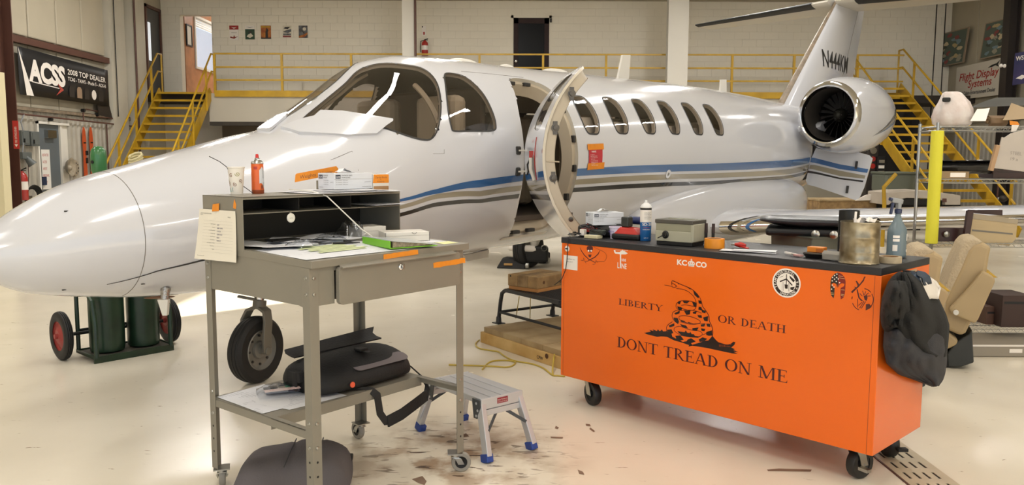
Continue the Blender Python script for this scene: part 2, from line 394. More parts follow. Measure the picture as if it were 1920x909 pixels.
# ---- railing
px_posts = [403, 529, 659, 779, 899, 1018, 1136, 1254, 1372, 1488, 1606]
rail = thing('mezzanine_railing', 'long yellow steel railing along the upstairs walkway', 'railing', (0, YM, ZM))
xs = [FY(p, 150, YM).x for p in px_posts]
R1 = 1.0
for k, x in enumerate(xs): MB().bb((x-.028, -.02, -.02), (x+.028, .035, R1)).build('post', M_yellow, rail)
for z in (R1, R1*.66, R1*.33): MB().beam((xs[0], -.005, z), (xs[-1]+1.2, -.005, z+.02), .036, .040).build('rail', M_yellow, rail)
MB().bb((xs[0], -.06, -.1), (xs[-1]+1.2, -.012, .06)).build('toe_plate', M_yellow, rail)

# ---- white columns
def hcol(nm, px0, px1, Y, lab_=None):
    a = FY(px0, 60, Y); b = FY(px1, 60, Y); c = (a.x+b.x)/2; wd = b.x-a.x; mb = MB()
    mb.bb((c-wd/2, Y, 0), (c+wd/2, Y+.02, ZC)); mb.bb((c-wd/2, Y+.24, 0), (c+wd/2, Y+.26, ZC)); mb.bb((c-.01, Y+.02, 0), (c+.01, Y+.24, ZC))
    o = mb.build(nm, mat('column_white', 'cfcabf', .5, var=.05, vs=1)); tag(o, kind='structure')
    MB().bb((c-wd/2-.04, Y-.03, 0), (c+wd/2+.04, Y-.002, .02)).build('base_plate', M_white, o)
    return c, wd
c, wd = hcol('trim_2', 754, 777, 20.95)
tag(MB().cyl((c+wd/2+.03, 20.9, 0), (c+wd/2+.03, 20.9, ZC), .03).build('trim_3', M_brown), kind='structure')
c, wd = hcol('trim_4', 1253, 1291, 20.8)

# ---- left wall
YS = [0.98, 3.7]; ZS = [3.75, 5.1]          # unseen opening, added and sized to shape the sun patch
mb = MB()
t_ = .25
mb.bb((XL-t_, 3.7, 0), (XL, YB+.25, ZC)); mb.bb((XL-t_, YF, 0), (XL, .98, ZC))
mb.bb((XL-t_, .98, 0), (XL, 3.7, 4.05)); mb.bb((XL-t_, .98, 5.1), (XL, 3.7, ZC))
wl = mb.build('wall_left', M_insul); tag(wl, kind='structure')
for nm, y0, y1, z0, z1 in (('sun_opening', .98, 3.7, 4.05, 5.1),):
    f = MB()
    for a, b in (((y0-.05, z0-.05), (y1+.05, z0)), ((y0-.05, z0), (y0, z1)), ((y1, z0), (y1+.05, z1))): f.bb((XL, a[0], a[1]), (XL+.04, b[0], b[1]))
    tag(f.build(nm, M_brown), kind='structure')
def corr(x, y0, y1, z0, z1, sg, name, parent, per=.19, dep=.035):
    mb = MB(); ys = []; y = y0; k = 0
    while y < y1:
        ys += [(y, 0), (y+per*.28, 0), (y+per*.42, dep), (y+per*.86, dep)]; y += per
    mb.sheet([[(x+sg*d, min(yy, y1), z0) for yy, d in ys], [(x+sg*d, min(yy, y1), z1) for yy, d in ys]], t=.004)
    return mb.build(name, M_tin, parent)
# corrugated skirt with the door recess left open
dy0, dy1, dzt = 16.55, 17.5, 2.2
corr(XL+.02, 13.2, dy0-.05, 0, 2.45, 1, 'corrugated_sheet', wl)
corr(XL+.02, dy0-.05, dy1+.2, dzt+.05, 2.45, 1, 'corrugated_sheet', wl)
corr(XL+.02, dy1+.2, 21.2, 0, 2.42, 1, 'corrugated_sheet', wl)
d = MB(); d.bb((XL, dy0, 0), (XL+.02, dy1-.12, dzt)); d = d.build('door_2', mat('grey_door', '5d6468', .45, var=.08, vs=2)); tag(d, kind='structure')
f = MB(); f.bb((XL, dy0-.05, 0), (XL+.09, dy0, dzt+.05)); f.bb((XL, dy1-.12, 0), (XL+.06, dy1-.05, dzt+.05)); f.bb((XL, dy0-.05, dzt), (XL+.09, dy1+.2, dzt+.05)); f.bb((XL, dy1-.05, 0), (XL+.03, dy1+.2, dzt)); f.build('door_frame', M_white, d)
MB().bb((XL+.02, dy0+.3, dzt-.28), (XL+.1, dy0+.62, dzt-.12)).build('door_closer', M_steel, d)
MB().bb((XL+.02, dy0+.05, .95), (XL+.08, dy0+.2, 1.12)).build('door_lock', mat('navy_lock', '1c2a44', .5), d)
sgn = thing('door_sign', 'white sign with lines of red lettering hung on the grey door', 'sign', (XL+.03, dy0+.12, .86))
MB().bb((0, 0, 0), (.012, .3, .82)).build('board', mat('sign_white', 'dcd9d2', .5), sgn)
dc = Decal((.012, 0, 0), (0, 1, 0), (0, 0, 1)); R_ = mat('red_print', 'a8322c', .5)
for k, t in enumerate(('RESTRICTED', 'ACCESS', 'AIRPORT', 'PERSONNEL', 'ONLY')):
    dc = Decal((.012, 0, 0), (0, 1, 0), (0, 0, 1)); dc.text(R_, t, .03, .68-.14*k, .075, fit=(.22 if len(t) > 7 else .15), off=.01); dc.build('lettering', sgn)
# upper wall pieces: panels of insulation, girts
for z, y0, y1, h in ((3.80, 14.6, 19.9, .13), (2.47, 14.2, 21.2, .06)):
    MB().bb((XL, y0, z-h/2), (XL+.12, y1, z+h/2)).build('girt', M_brown if h > .1 else mat('rusty_ledge', '8a7a66', .7, var=.4, vs=8), wl)
for k in range(5):
    y0 = 14.4+k*1.02
    MB().bb((XL, y0+.01, 3.9), (XL+.05, y0+1.0, 6.15)).build('insulation_panel', M_insul, wl, bevel=.03)
    MB().bb((XL, y0+.01, 2.52), (XL+.02, y0+1.0, 3.72)).build('wall_panel', mat('panel_grey', 'a29a88', .75, var=.15, vs=2), wl)
# pilasters near the corner
for nm, y0, y1, dx in (('trim_5', 19.55, 20.3, .16), ('trim_6', 20.5, 21.1, .3)):
    tag(MB().bb((XL+.001, y0, 0), (XL+dx, y1, ZC)).build(nm, mat('pilaster', 'c5bfb0', .75, var=.12, vs=1.2)), kind='structure')
# pipes on the left wall
pp = thing('wall_pipes', 'thin dark pipes running along the top of the corrugated skirt', 'pipe', (XL, 0, 0))
MB().tube([(.14, 15.3, 2.2), (.14, 15.3, 2.36), (.14, 21.1, 2.3)], .018).build('pipe', M_brown, pp)
MB().tube([(.14, 18.2, 2.33), (.14, 18.2, 2.55), (.1, 18.4, 2.6), (.1, 21.0, 2.5)], .014).build('pipe', M_brown, pp)
MB().tube([(.1, 19.3, 2.3), (.1, 19.3, .9)], .016).build('pipe', M_brown, pp)
MB().tube([(.34, 20.45, .3), (.34, 20.45, ZC-.02)], .025).build('pipe', M_brown, pp)
MB().tube([(.2, 19.7, 2.5), (.2, 19.7, ZC-.02)], .012).build('pipe', M_black, pp)
for y, z in ((18.2, 2.56), (16.9, 2.3), (18.8, 2.5)): MB().cyl((.1, y, z), (.18, y, z), .035).build('valve', M_black, pp)
# left brown column and jamb, its sunlight painted in as cream
x1 = FY(24, 200, 14.3).x
mb = MB(); mb.bb((x1-.32, 14.0, 0), (x1, 14.02, ZC)); mb.bb((x1-.32, 14.4, 0), (x1, 14.42, ZC)); mb.bb((x1-.18, 14.02, 0), (x1-.16, 14.4, ZC)); tag(mb.build('trim_7', M_brown), kind='structure')
x2 = FY(11, 300, 13.4).x
tag(MB().bb((x2-.9, 13.3, 0), (x2, 13.5, 2.9)).build('trim_8', mat('sunlit_cream_jamb', 'd8cda8', .6)), kind='structure')
# upper left door
d = MB(); d.bb((XL, 21.75, ZM), (XL+.05, 21.83, 5.55)); d.bb((XL, 22.62, ZM), (XL+.05, 22.7, 5.55)); d.bb((XL, 21.75, 5.47), (XL+.05, 22.7, 5.55)); d = d.build('door_3', M_brown); tag(d, kind='structure')
MB().bb((XL, 21.84, ZM), (XL+.02, 22.61, 5.46)).build('door_leaf', mat('dark_grey_door', '3c3d3e', .4), d)
MB().bb((XL+.02, 21.87, 4.1), (XL+.025, 22.05, 5.1)).build('pane', mat('glowing_pane', 'dfe4ea', .2, em=.8), d)  # pane glows by emission, standing in for light through the glass

# ---- right wall
mb = MB(); mb.bb((XR, YF, 0), (XR+.25, YB+.25, ZC)); wr = mb.build('wall_right', mat('right_insul', 'a39a86', .55, bump=.4, bs=3, var=.1, vs=1)); tag(wr, kind='structure')
corr(XR-.02, 12.0, 22.2, 0, 2.35, -1, 'corrugated_sheet', wr)
for k in range(7): MB().bb((XR-.05, 14.2+k*1.2, 2.5), (XR, 15.37+k*1.2, 6.15)).build('insulation_panel', mat('right_insul', ''), wr, bevel=.02)
yy = FX(1800, 125, XR).y
MB().bb((XR-.16, 17.6, 3.52), (XR-.04, 21.9, 3.66)).build('girt', M_brown, wr)
MB().bb((XR-.16, 12, 3.3), (XR-.04, 17.5, 3.44)).build('girt', M_brown, wr)
for nm, pxc, wd in (('trim_9', 1760, .15), ('trim_10', 1896, .26)):
    y = FX(pxc, 80, XR-.3).y; mb = MB()
    mb.bb((XR-.45, y-wd/2, 0), (XR-.43, y+wd/2, ZC)); mb.bb((XR-.2, y-wd/2, 0), (XR-.18, y+wd/2, ZC)); mb.bb((XR-.43, y-.01, 0), (XR-.2, y+.01, ZC))
    tag(mb.build(nm, mat('black_brown_steel', '241d1a', .5)), kind='structure')
# ================================================================ business jet
M_jet = mat('jet_white', 'cbccd1', .16, coat=.5, spec=.5)
M_jetb = mat('jet_trim', 'c4beb2', .3, coat=.2)
M_cream = mat('jamb_cream', 'b8ac98', .4)
M_line = mat('panel_line', '6f6a62', .6)
M_blue = mat('stripe_blue', '2f5f95', .15, coat=.6)
M_tan = mat('stripe_tan', '938b78', .15, coat=.6)
M_navy = mat('stripe_black', '15181f', .15, coat=.6)
M_rub = mat('rubber', '131212', .6)
M_lining = mat('cabin_lining', '3a2f27', .7, var=.2, vs=2)
M_glassd = glass('tinted_acrylic', .8, (.93, .9, .9), .02, .05)
M_seal = mat('black_seal', '2a2826', .5)
AL = math.radians(40.); AA = Vector((math.sin(AL), math.cos(AL), 0)); NN = Vector((math.cos(AL), -math.sin(AL), 0))
P0 = Vector((-1.7365, 5.3884, 0)); TIP = -1.68
_ss = [-1.62, -1.4, -1.1, -.8, -.45, -.1, .15, .4, .7, 1.0, 1.3, 1.8, 2.6, 3.5, 4.5, 6, 7.2, 8.5, 9.6, 10.8, 12.0, 13.0]
_w = [.10, .28, .42, .53, .63, .70, .735, .765, .79, .80, .81, .815, .815, .815, .815, .815, .80, .70, .56, .40, .24, .10]
_zt = [1.096, 1.254, 1.396, 1.479, 1.574, 1.665, 1.721, 1.859, 2.051, 2.246, 2.309, 2.328, 2.336, 2.362, 2.38, 2.403, 2.391, 2.359, 2.34, 2.34, 2.34, 2.32]
_zb = [.908, .791, .734, .696, .681, .684, .672, .658, .652, .66, .682, .711, .736, .77, .79, .80, .83, .95, 1.12, 1.40, 1.72, 2.05]
def pch(xs, ys):
    xs = np.array(xs, float); ys = np.array(ys, float); h = np.diff(xs); d = np.diff(ys)/h; m = np.zeros(len(xs)); m[0] = d[0]; m[-1] = d[-1]
    for i in range(1, len(xs)-1):
        if d[i-1]*d[i] > 0:
            w1 = 2*h[i]+h[i-1]; w2 = h[i]+2*h[i-1]; m[i] = (w1+w2)/(w1/d[i-1]+w2/d[i])
    def f(x):
        x = np.asarray(x, float); i = np.clip(np.searchsorted(xs, x)-1, 0, len(xs)-2); t = (x-xs[i])/h[i]
        return (2*t**3-3*t**2+1)*ys[i]+(t**3-2*t**2+t)*h[i]*m[i]+(-2*t**3+3*t**2)*ys[i+1]+(t**3-t**2)*h[i]*m[i+1]
    return f
_fw, _ft, _fb = pch(_ss, _w), pch(_ss, _zt), pch(_ss, _zb)
def SUR(s, t, off=0.0):
    """points of the fuselage skin; s along the axis from the nose wheel, t angle round the section (0 = port side)"""
    s = np.asarray(s, float); t = np.asarray(t, float); x = np.clip(s, _ss[0], 99)
    k = np.clip((s-TIP)/(_ss[0]-TIP), 0, 1)**.5
    T, B = _ft(x), _fb(x); w_ = _fw(x)*k+off; hh = (T-B)/2*k+off; zc = (T+B)/2
    l = w_*np.cos(t)
    return np.stack([P0.x+AA.x*s+NN.x*l, P0.y+AA.y*s+NN.y*l, zc+hh*np.sin(t)], -1)
def sur(s, t, off=0.0): return Vector(SUR(s, t, off))
def INV(px, py):
    """(s, t) of the port skin seen at a pixel"""
    if not hasattr(INV, 'g'):
        INV.S = np.linspace(-1.6, 12.8, 300); INV.T = np.linspace(-1.5, 1.9, 120)
        G = SUR(INV.S[:, None], INV.T[None, :])-np.array(CP); d = G@np.array(FW)
        INV.g = np.stack([960+FPX*(G@np.array(RT))/d, 454.5-FPX*(G@np.array(UP))/d], -1)
    D = np.hypot(INV.g[..., 0]-px, INV.g[..., 1]-py); i, j = np.unravel_index(np.argmin(D), D.shape)
    q = np.array([INV.S[i], INV.T[j]])
    def pj(q):
        v = SUR(q[0], q[1])-np.array(CP); d = v@np.array(FW); return np.array([960+FPX*(v@np.array(RT))/d, 454.5-FPX*(v@np.array(UP))/d])
    for _ in range(8):
        f0 = pj(q)-[px, py]; J = np.stack([(pj(q+[1e-4, 0])-[px, py]-f0)/1e-4, (pj(q+[0, 1e-4])-[px, py]-f0)/1e-4], 1)
        q = q-np.clip(np.linalg.lstsq(J, f0, rcond=None)[0], -.2, .2)
    return float(q[0]), float(q[1])
jet = thing('business_jet', 'white twin-engine business jet with blue, tan and black stripes and open cabin door', 'airplane', P0)
JI = jet.matrix_world.inverted() if False else Matrix.Translation(-P0)
def jb(mb, name, m, parent=None, **k):
    """build in world coordinates, hung under the jet (or one of its parts)"""
    mb.v = [tuple(Vector(v)-P0) for v in mb.v]
    return mb.build(name, m, parent or jet, **k)
# window and door outlines in (s, t)
def smooth_poly(p, n=6):
    out = []; N = len(p)
    for i in range(N):
        a, b, c, d = p[i-1], p[i], p[(i+1) % N], p[(i+2) % N]
        for k in range(n):
            t = k/n; t2 = t*t; t3 = t2*t
            out.append(tuple(.5*((2*b[q])+(-a[q]+c[q])*t+(2*a[q]-5*b[q]+4*c[q]-d[q])*t2+(-a[q]+3*b[q]-3*c[q]+d[q])*t3) for q in (0, 1)))
    return out
WIN = [smooth_poly([(s0+a, b) for a, b in ((0, .70), (-.03, .60), (-.038, .47), (-.02, .33), (.012, .262), (.07, .25), (.15, .252), (.19, .31), (.215, .42), (.214, .54), (.195, .64), (.15, .705), (.07, .715))], 3) for s0 in (2.765, 3.24, 3.735, 4.22, 4.725, 5.215)]
MAINW = smooth_poly([(.27, 1.34), (.47, 1.40), (.69, 1.435), (.84, 1.47), (.93, 1.38), (1.08, 1.17), (1.18, 1.03), (1.19, .84), (1.12, .6), (1.02, .38), (.94, .29), (.86, .31), (.74, .44), (.58, .68), (.36, 1.04), (.26, 1.24)], 4)
SIDE2 = smooth_poly([(1.33, .92), (1.45, .93), (1.53, .88), (1.585, .7), (1.60, .5), (1.595, .34), (1.55, .27), (1.34, .27), (1.15, .29), (1.12, .34), (1.14, .5), (1.22, .72)], 4)
DOORP = smooth_poly([(2.11, .93), (2.045, .87), (1.985, .70), (1.90, .42), (1.872, 0), (1.90, -.42), (1.99, -.72), (2.07, -.93), (2.2, -.97), (2.45, -.97), (2.58, -.93), (2.61, -.75), (2.60, -.3), (2.59, .2), (2.575, .56), (2.52, .80), (2.40, .92), (2.22, .95)], 4)
CENTW = smooth_poly([(.20, 1.68), (.32, 1.61), (.45, 1.585), (.66, 1.60), (.86, 1.64), (1.0, 1.72), (1.12, 1.9), (1.2, 2.1), (1.19, 2.3), (1.12, 2.54), (1.02, 2.76), (.94, 2.85), (.86, 2.83), (.74, 2.70), (.58, 2.46), (.36, 2.1), (.22, 1.82)], 4)
HOLES = WIN+[MAINW, SIDE2]
ALLH = [(p, 1) for p in HOLES]+[([(s, math.pi-t) for s, t in p], 1) for p in WIN+[SIDE2]]+[(CENTW, 1), (DOORP, 1)]
def pip(P, poly):
    x, y = P[..., 0], P[..., 1]; ins = np.zeros(x.shape, bool); n = len(poly)
    for i in range(n):
        x0, y0 = poly[i]; x1, y1 = poly[(i+1) % n]
        c = ((y0 > y) != (y1 > y)) & (x < (x1-x0)*(y-y0)/(y1-y0+1e-12)+x0); ins ^= c
    return ins
def skin(off, name, m, snap=True):
    Ss = np.concatenate([TIP+(np.linspace(0, 1, 14)**2)*(.18), np.arange(-1.47, 0.1, .06), np.arange(.1, 5.6, .024), np.arange(5.62, 8.36, .07)])
    Tt = np.linspace(-math.pi/2, 1.5*math.pi, 225)[:-1]
    if off < 0: Ss = Ss[Ss > -.6]
    G = np.stack(np.meshgrid(Ss, Tt, indexing='ij'), -1); ns, nt = len(Ss), len(Tt)
    keep = np.ones((ns-1, nt), bool)
    for poly, _ in ALLH:
        p = np.array(poly); q = np.stack([p[:, 0], p[:, 1]*.8], -1)
        lo = p.min(0)-.06; hi = p.max(0)+.06
        sel = np.argwhere((G[..., 0] > lo[0]) & (G[..., 0] < hi[0]) & (G[..., 1] > lo[1]) & (G[..., 1] < hi[1]))
        for i, j in sel:
            x = np.array([G[i, j, 0], G[i, j, 1]*.8]); a = q; b = np.roll(q, -1, 0); ab = b-a
            t = np.clip(((x-a)*ab).sum(1)/((ab**2).sum(1)+1e-12), 0, 1); c = a+ab*t[:, None]; dd = np.hypot(*(c-x).T); k = dd.argmin()
            if dd[k] < .0135: G[i, j] = [c[k, 0], c[k, 1]/.8]
    Gn = np.concatenate([G, G[:, :1]+np.array([0, 2*math.pi])], 1)
    cen = (Gn[:-1, :-1]+Gn[1:, :-1]+Gn[:-1, 1:]+Gn[1:, 1:])/4
    for poly, _ in ALLH: keep &= ~pip(cen, poly)
    V = SUR(G[..., 0], G[..., 1], off)-np.array(P0); idx = np.arange(ns*nt).reshape(ns, nt); ix = np.concatenate([idx, idx[:, :1]], 1)
    F = np.stack([ix[:-1, :-1], ix[1:, :-1], ix[1:, 1:], ix[:-1, 1:]], -1)[keep]
    me = bpy.data.meshes.new(name); me.from_pydata(V.reshape(-1, 3).tolist(), [], F.tolist()); me.update(); me.materials.append(m)
    me.polygons.foreach_set('use_smooth', [True]*len(me.polygons))
    b = bmesh.new(); b.from_mesh(me); bmesh.ops.delete(b, geom=[v for v in b.verts if not v.link_faces], context='VERTS'); b.to_mesh(me); b.free()
    o = bpy.data.objects.new(name, me); COL.objects.link(o); o.parent = jet; return o
fus = skin(0, 'fuselage', M_jet)
lin_ = skin(-.035, 'cabin_lining', M_lining)
# aft fuselage (past the open baggage hold) and tail cone
mb = MB(); Tt = [2*math.pi*k/64 for k in range(64)]
def aftring(s, off=0, t0=0): return [sur(s, t, off) for t in Tt]
mb.rings([aftring(s) for s in np.linspace(8.34, 13.0, 24)]); jb(mb, 'tail_cone', M_jet, smooth=True)
# dark sheet painting the shaded hold opening on the port side between s 8.3 and 9.0
mb = MB(); g = [[sur(s, t, .004) for t in np.linspace(-.62, .28, 8)] for s in np.linspace(8.36, 9.1, 6)]; mb.sheet(g); jb(mb, 'hold_shade_sheet', M_dark, smooth=True)
def loop_strip(poly, off0, off1, sc0=1, sc1=1, mir=False):
    """ribbon along an outline on the skin"""
    c = (sum(p[0] for p in poly)/len(poly), sum(p[1] for p in poly)/len(poly)); mb = MB(); r0 = []; r1 = []
    n = len(poly)
    for i in range(n):
        a = Vector(((poly[i-1][0]), poly[i-1][1]*.8)); b = Vector((poly[(i+1) % n][0], poly[(i+1) % n][1]*.8)); d = (b-a).normalized(); nn = Vector((d.y, -d.x))
        for r, o, e in ((r0, off0, sc0), (r1, off1, sc1)):
            s_, t_ = poly[i][0]+nn.x*e, poly[i][1]+nn.y*e/.8
            if mir: t_ = math.pi-t_
            r.append(sur(s_, t_, o))
    mb.rings([r0, r1], False, False); return mb
def win(poly, lbl, mir=False, e=.012, nm='cabin_window'):
    mb = MB(); mb.rings([], False, False) if False else None
    m = loop_strip(poly, .003, .003, -.002, e, mir); o = jb(m, nm, M_seal, smooth=True)
    if lbl: o['label'] = lbl
    jb(loop_strip(poly, .0, -.035, 0, -.006, mir), 'reveal', M_cream, o, smooth=True)
    # pane: fan of the outline with a smooth grid
    c = (sum(p[0] for p in poly)/len(poly), sum(p[1] for p in poly)/len(poly)); mb = MB(); rs = []
    for k in (1.0, .75, .5, .25, .02): rs.append([sur(c[0]+(p[0]-c[0])*k, (lambda t: math.pi-t if mir else t)(c[1]+(p[1]-c[1])*k), -.004) for p in poly])
    mb.rings(rs, False, True); jb(mb, 'pane', M_glassd, o, smooth=True)
    return o
for p in WIN:
    win(p, None); win(p, None, True)
win(MAINW, 'large curved cockpit windshield pane', nm='windshield', e=.010); win(CENTW, None, nm='windshield', e=.009)
win(SIDE2, 'cockpit side window', nm='side_window', e=.010); win(SIDE2, None, True, nm='side_window', e=.010)
# outer thin cream trim round the windshield
# stripes on the side (taken from their edges)
def stripe(top, bot, m, name, lbl, n=70, skip=(1.876, 2.592), off=.002):
    T = [INV(*p) for p in top]; B = [INV(*p) for p in bot]
    s0 = max(T[0][0], B[0][0]); s1 = min(T[-1][0], B[-1][0], 8.33)
    for a, b in ((s0, skip[0]), (skip[1], s1)):
        mb = MB(); g = []
        for s in np.linspace(a, b, n):
            tt = interp([q[0] for q in T], [q[1] for q in T], s); tb = interp([q[0] for q in B], [q[1] for q in B], s)
            g.append([sur(s, lerp(tb, tt, k/3), off) for k in range(4)])
        mb.sheet(g); o = jb(mb, name, m, smooth=True); o['label'] = lbl
    return lambda s: (interp([q[0] for q in B], [q[1] for q in B], s), interp([q[0] for q in T], [q[1] for q in T], s))
SB = stripe([(560, 420), (660, 395), (750, 373), (820, 354), (900, 337), (980, 327), (1084, 316), (1200, 310), (1330, 307), (1400, 304), (1460, 301), (1519, 295)],
            [(560, 421), (660, 398), (750, 378), (820, 363), (900, 351), (980, 339), (1084, 329.5), (1200, 324), (1330, 320), (1400, 318), (1440, 315), (1519, 305)], M_blue, 'stripe', 'blue stripe')
ST = stripe([(540, 440), (640, 411), (750, 385), (900, 358), (980, 347), (1084, 336), (1200, 328.5), (1330, 325), (1440, 320), (1519, 308)],
            [(540, 441), (640, 415), (750, 392), (900, 368), (980, 356.5), (1080, 346), (1200, 338.5), (1330, 334), (1440, 329), (1517, 318)], M_tan, 'stripe', 'tan stripe')
SK = stripe([(200, 532.5), (300, 505), (384, 484.5), (480, 461.5), (600, 433.5), (750, 399), (900, 373.5), (980, 362.5), (1080, 351.5), (1200, 344), (1330, 339.5), (1440, 332), (1517, 320)],
            [(200, 533.5), (300, 507), (384, 488), (480, 466), (600, 439.5), (750, 406), (900, 380.5), (980, 370.5), (1076, 360), (1200, 352), (1330, 346), (1440, 338), (1515, 325)], M_navy, 'stripe', 'black stripe')
# radome joint and panel lines
def seam(st, r=.0018, m=M_line, name='seam'):
    mb = MB(); mb.tube([sur(s, t, 0) for s, t in st], r, 4); return jb(mb, name, m)
sj = INV(272, 440)[0]
seam([(sj, t) for t in np.linspace(-1.2, 2.6, 40)], .0022)
for s in (2.05,): seam([(q, .98) for q in np.linspace(1.55, 2.3, 8)], .002)
for a, b in (((812, 288), (833, 288)), ((833, 280), (833, 288)), ((660, 283), (672, 320)), ((620, 300), (660, 283))): seam([INV(*a), INV(*b)], .0015)
# nose gear access latch marks
for p in ((124, 396), (120, 543), (268, 532)):
    s, t = INV(*p); mb = MB(); mb.box(sur(s, t, .001), (.02, .006, .006), rz=math.pi/2-AL); jb(mb, 'latch', M_seal)
# round fairing ring on the stripes
s, t = INV(1252, 326); c = sur(s, t, .004); nrm = (sur(s, t, .1)-sur(s, t, 0)).normalized()
mb = MB(); mb.lathe([(.045, 0), (.043, .006), (.018, .006), (.016, 0)], c, nrm, 20); fr = jb(mb, 'round_port', M_jet, smooth=True)
mb = MB(); mb.lathe([(.017, 0), (.015, .004)], c, nrm, 14); jb(mb, 'port_centre', M_line, fr)
# red placard held by orange tape
M_tape = mat('orange_tape', 'e08a1e', .5, var=.1, vs=30)
def patch(p0, p1, off, m, name, parent=None, n=4):
    """rectangle on the skin between two pixels"""
    a = INV(*p0); b = INV(*p1); mb = MB(); mb.sheet([[sur(lerp(a[0], b[0], i/n), lerp(a[1], b[1], j/n), off) for j in range(n+1)] for i in range(n+1)], t=0)
    return jb(mb, name, m, parent)
pl = patch((1103, 278), (1128, 308), .006, mat('placard_red', 'b9323c', .4), 'placard'); pl['label'] = 'red warning placard'
a = INV(1104, 281); e1 = (sur(a[0]+.1, a[1])-sur(*a)).normalized(); e2 = (sur(a[0], a[1]+.1)-sur(*a)).normalized(); nrm = (sur(a[0], a[1], .1)-sur(*a)).normalized()
mb = MB(); o = sur(a[0], a[1]-.03, .0085); sz = .012
put_text(mb, 'WARNING', o+e1*.03, e1, e2, .022, fit=.07, off=.01)
for k in range(8): put_text(mb, 'INSPECTION IN PROGRESS' if k % 2 else 'DO NOT OPERATE THIS', o-e2*(.022+.013*k)+e1*.01+nrm*.0006*(k+1)*0, e1, e2, .008, fit=.1 if k % 3 else .06)
tag(jb(mb, 'placard_print', mat('white_print', 'e8e4e0', .5), pl), kind='stuff')
for p in (((1100, 270), (1131, 280)), ((1101, 306), (1131, 316))): lab(patch(p[0], p[1], .008, M_tape, 'tape'), 'orange tape')
# aerials and bumps on the roof
for s, L, w_ in ((2.05, .20, .07), (2.62, .11, .045), (3.35, .22, .08)):
    c = sur(s, math.pi/2, -.02); mb = MB(); mb.ball((0, 0, 0), 1, 16, 8, (L, w_, .052)); R = Matrix.Rotation(math.pi/2-AL, 3, 'Z'); mb.v = [tuple(R@Vector(v)+c) for v in mb.v]; jb(mb, 'roof_fairing', M_white, smooth=True)
def blade(px0, px1, pxt0, pxt1, yb, yt, name='blade_aerial'):
    # a swept blade standing on the roof centreline
    nrm = Vector((AA.y, -AA.x, 0)); o = P0
    q = [FP(px0, yb+6, o, nrm), FP(px1, yb+6, o, nrm), FP(pxt1, yt, o, nrm), FP(pxt0, yt, o, nrm)]
    mb = MB(); A = [p+nrm*.012 for p in q]; B = [p-nrm*.012 for p in q]; mb.add(A+B, [(0, 1, 2, 3), (7, 6, 5, 4), (0, 4, 5, 1), (1, 5, 6, 2), (2, 6, 7, 3), (3, 7, 4, 0)]); return jb(mb, name, M_white, bevel=.004)
blade(1155, 1177, 1166, 1181, 151, 103); blade(1349, 1361, 1351, 1361, 168, 149)

# ---- cockpit and cabin interior
M_seat = mat('seat_leather', 'b6a68c', .5); M_panel = mat('instrument_black', '1d1b1a', .7)
def inbox(s, l, z, d, m, name, bev=.03):
    c = P0+AA*s+NN*l+Vector((0, 0, z)); mb = MB(); mb.box(c, d, rz=math.pi/2-AL); return jb(mb, name, m, bevel=bev)
inbox(3.8, 0, 1.02, (6.2, .95, .05), mat('cabin_carpet', '4a4038', .9), 'cabin_floor', .01)
inbox(.62, 0, 1.55, (.38, .9, .2), M_panel, 'instrument_panel'); inbox(.55, 0, 1.67, (.35, .78, .03), mat('glareshield', '6b5a4c', .8), 'glareshield')
for l in (.36, -.36): inbox(1.42, l, 1.62, (.14, .44, .75), M_seat, 'cockpit_seat', .05)
inbox(1.72, .34, 1.6, (.05, .4, .95), mat('bulkhead', '5b4a3c', .6), 'bulkhead'); inbox(1.72, -.34, 1.6, (.05, .4, .95), mat('bulkhead', ''), 'bulkhead')
for s in (3.0, 3.95, 4.95):
    for l in (.42, -.42): inbox(s+.2, l, 1.5, (.16, .46, .85), M_seat, 'cabin_seat', .06)
M_shade = mat('shade_beige', 'cfc6b4', .5)
for k in range(7):
    mb = MB(); mb.sheet([[sur(s, t, -.09) for t in np.linspace(math.pi-.62 if k < 6 else math.pi-.15, math.pi+.35, 6)] for s in (2.62+.49*k, 3.0+.49*k)]); jb(mb, 'window_shade', M_shade, smooth=True)
mb = MB(); mb.sheet([[sur(s, t, -.085) for t in np.linspace(.95, 2.5, 12)] for s in np.linspace(2.7, 6.2, 12)]); jb(mb, 'headliner', M_shade, smooth=True)
for k in range(6):
    mb = MB(); mb.sheet([[sur(s, t, -.085) for t in np.linspace(.18, (.50, .44, .42, .40, .38, .33)[k], 4)] for s in (2.70+.49*k, 3.02+.49*k)]); jb(mb, 'window_shade', M_shade, smooth=True)
# beige sun visor frame and pilot side trim
mb = MB(); mb.tube([sur(1.14, t, -.12) for t in np.linspace(.3, 1.0, 12)], .02, 6); jb(mb, 'door_post_trim', M_seat)
mb = MB(); mb.tube([sur(s, math.pi/2, -.1) for s in np.linspace(.35, 1.0, 8)], .016, 6); jb(mb, 'centre_post', M_seat)
# covers over the windshield base
def cover(pxs, off, name, lbl, down=.0):
    q = [INV(*p) for p in pxs]; poly = q; c = (sum(p[0] for p in poly)/len(poly), sum(p[1] for p in poly)/len(poly)); mb = MB(); rs = []
    rs.append([sur(p[0], p[1], 0.0) for p in poly]); 
    for k in (1.0, .9, .6, .3, .03): rs.append([sur(c[0]+(p[0]-c[0])*k, c[1]+(p[1]-c[1])*k, off) for p in poly])
    mb.rings(rs, False, True); o = jb(mb, name, M_jet, smooth=True); o['label'] = lbl; return o
cover([(526, 242), (560, 229), (588, 222), (600, 211.5), (640, 212.5), (690, 219.5), (734, 226), (734, 230), (722, 238), (704, 253), (650, 256), (560, 252)], .022, 'base_cover', 'raised white fairing over the windshield base')
cover([(482, 246), (505, 228), (520, 219), (540, 215), (536, 222), (520, 234), (505, 247)], .02, 'base_cover', 'white fairing strip at the far windshield base')

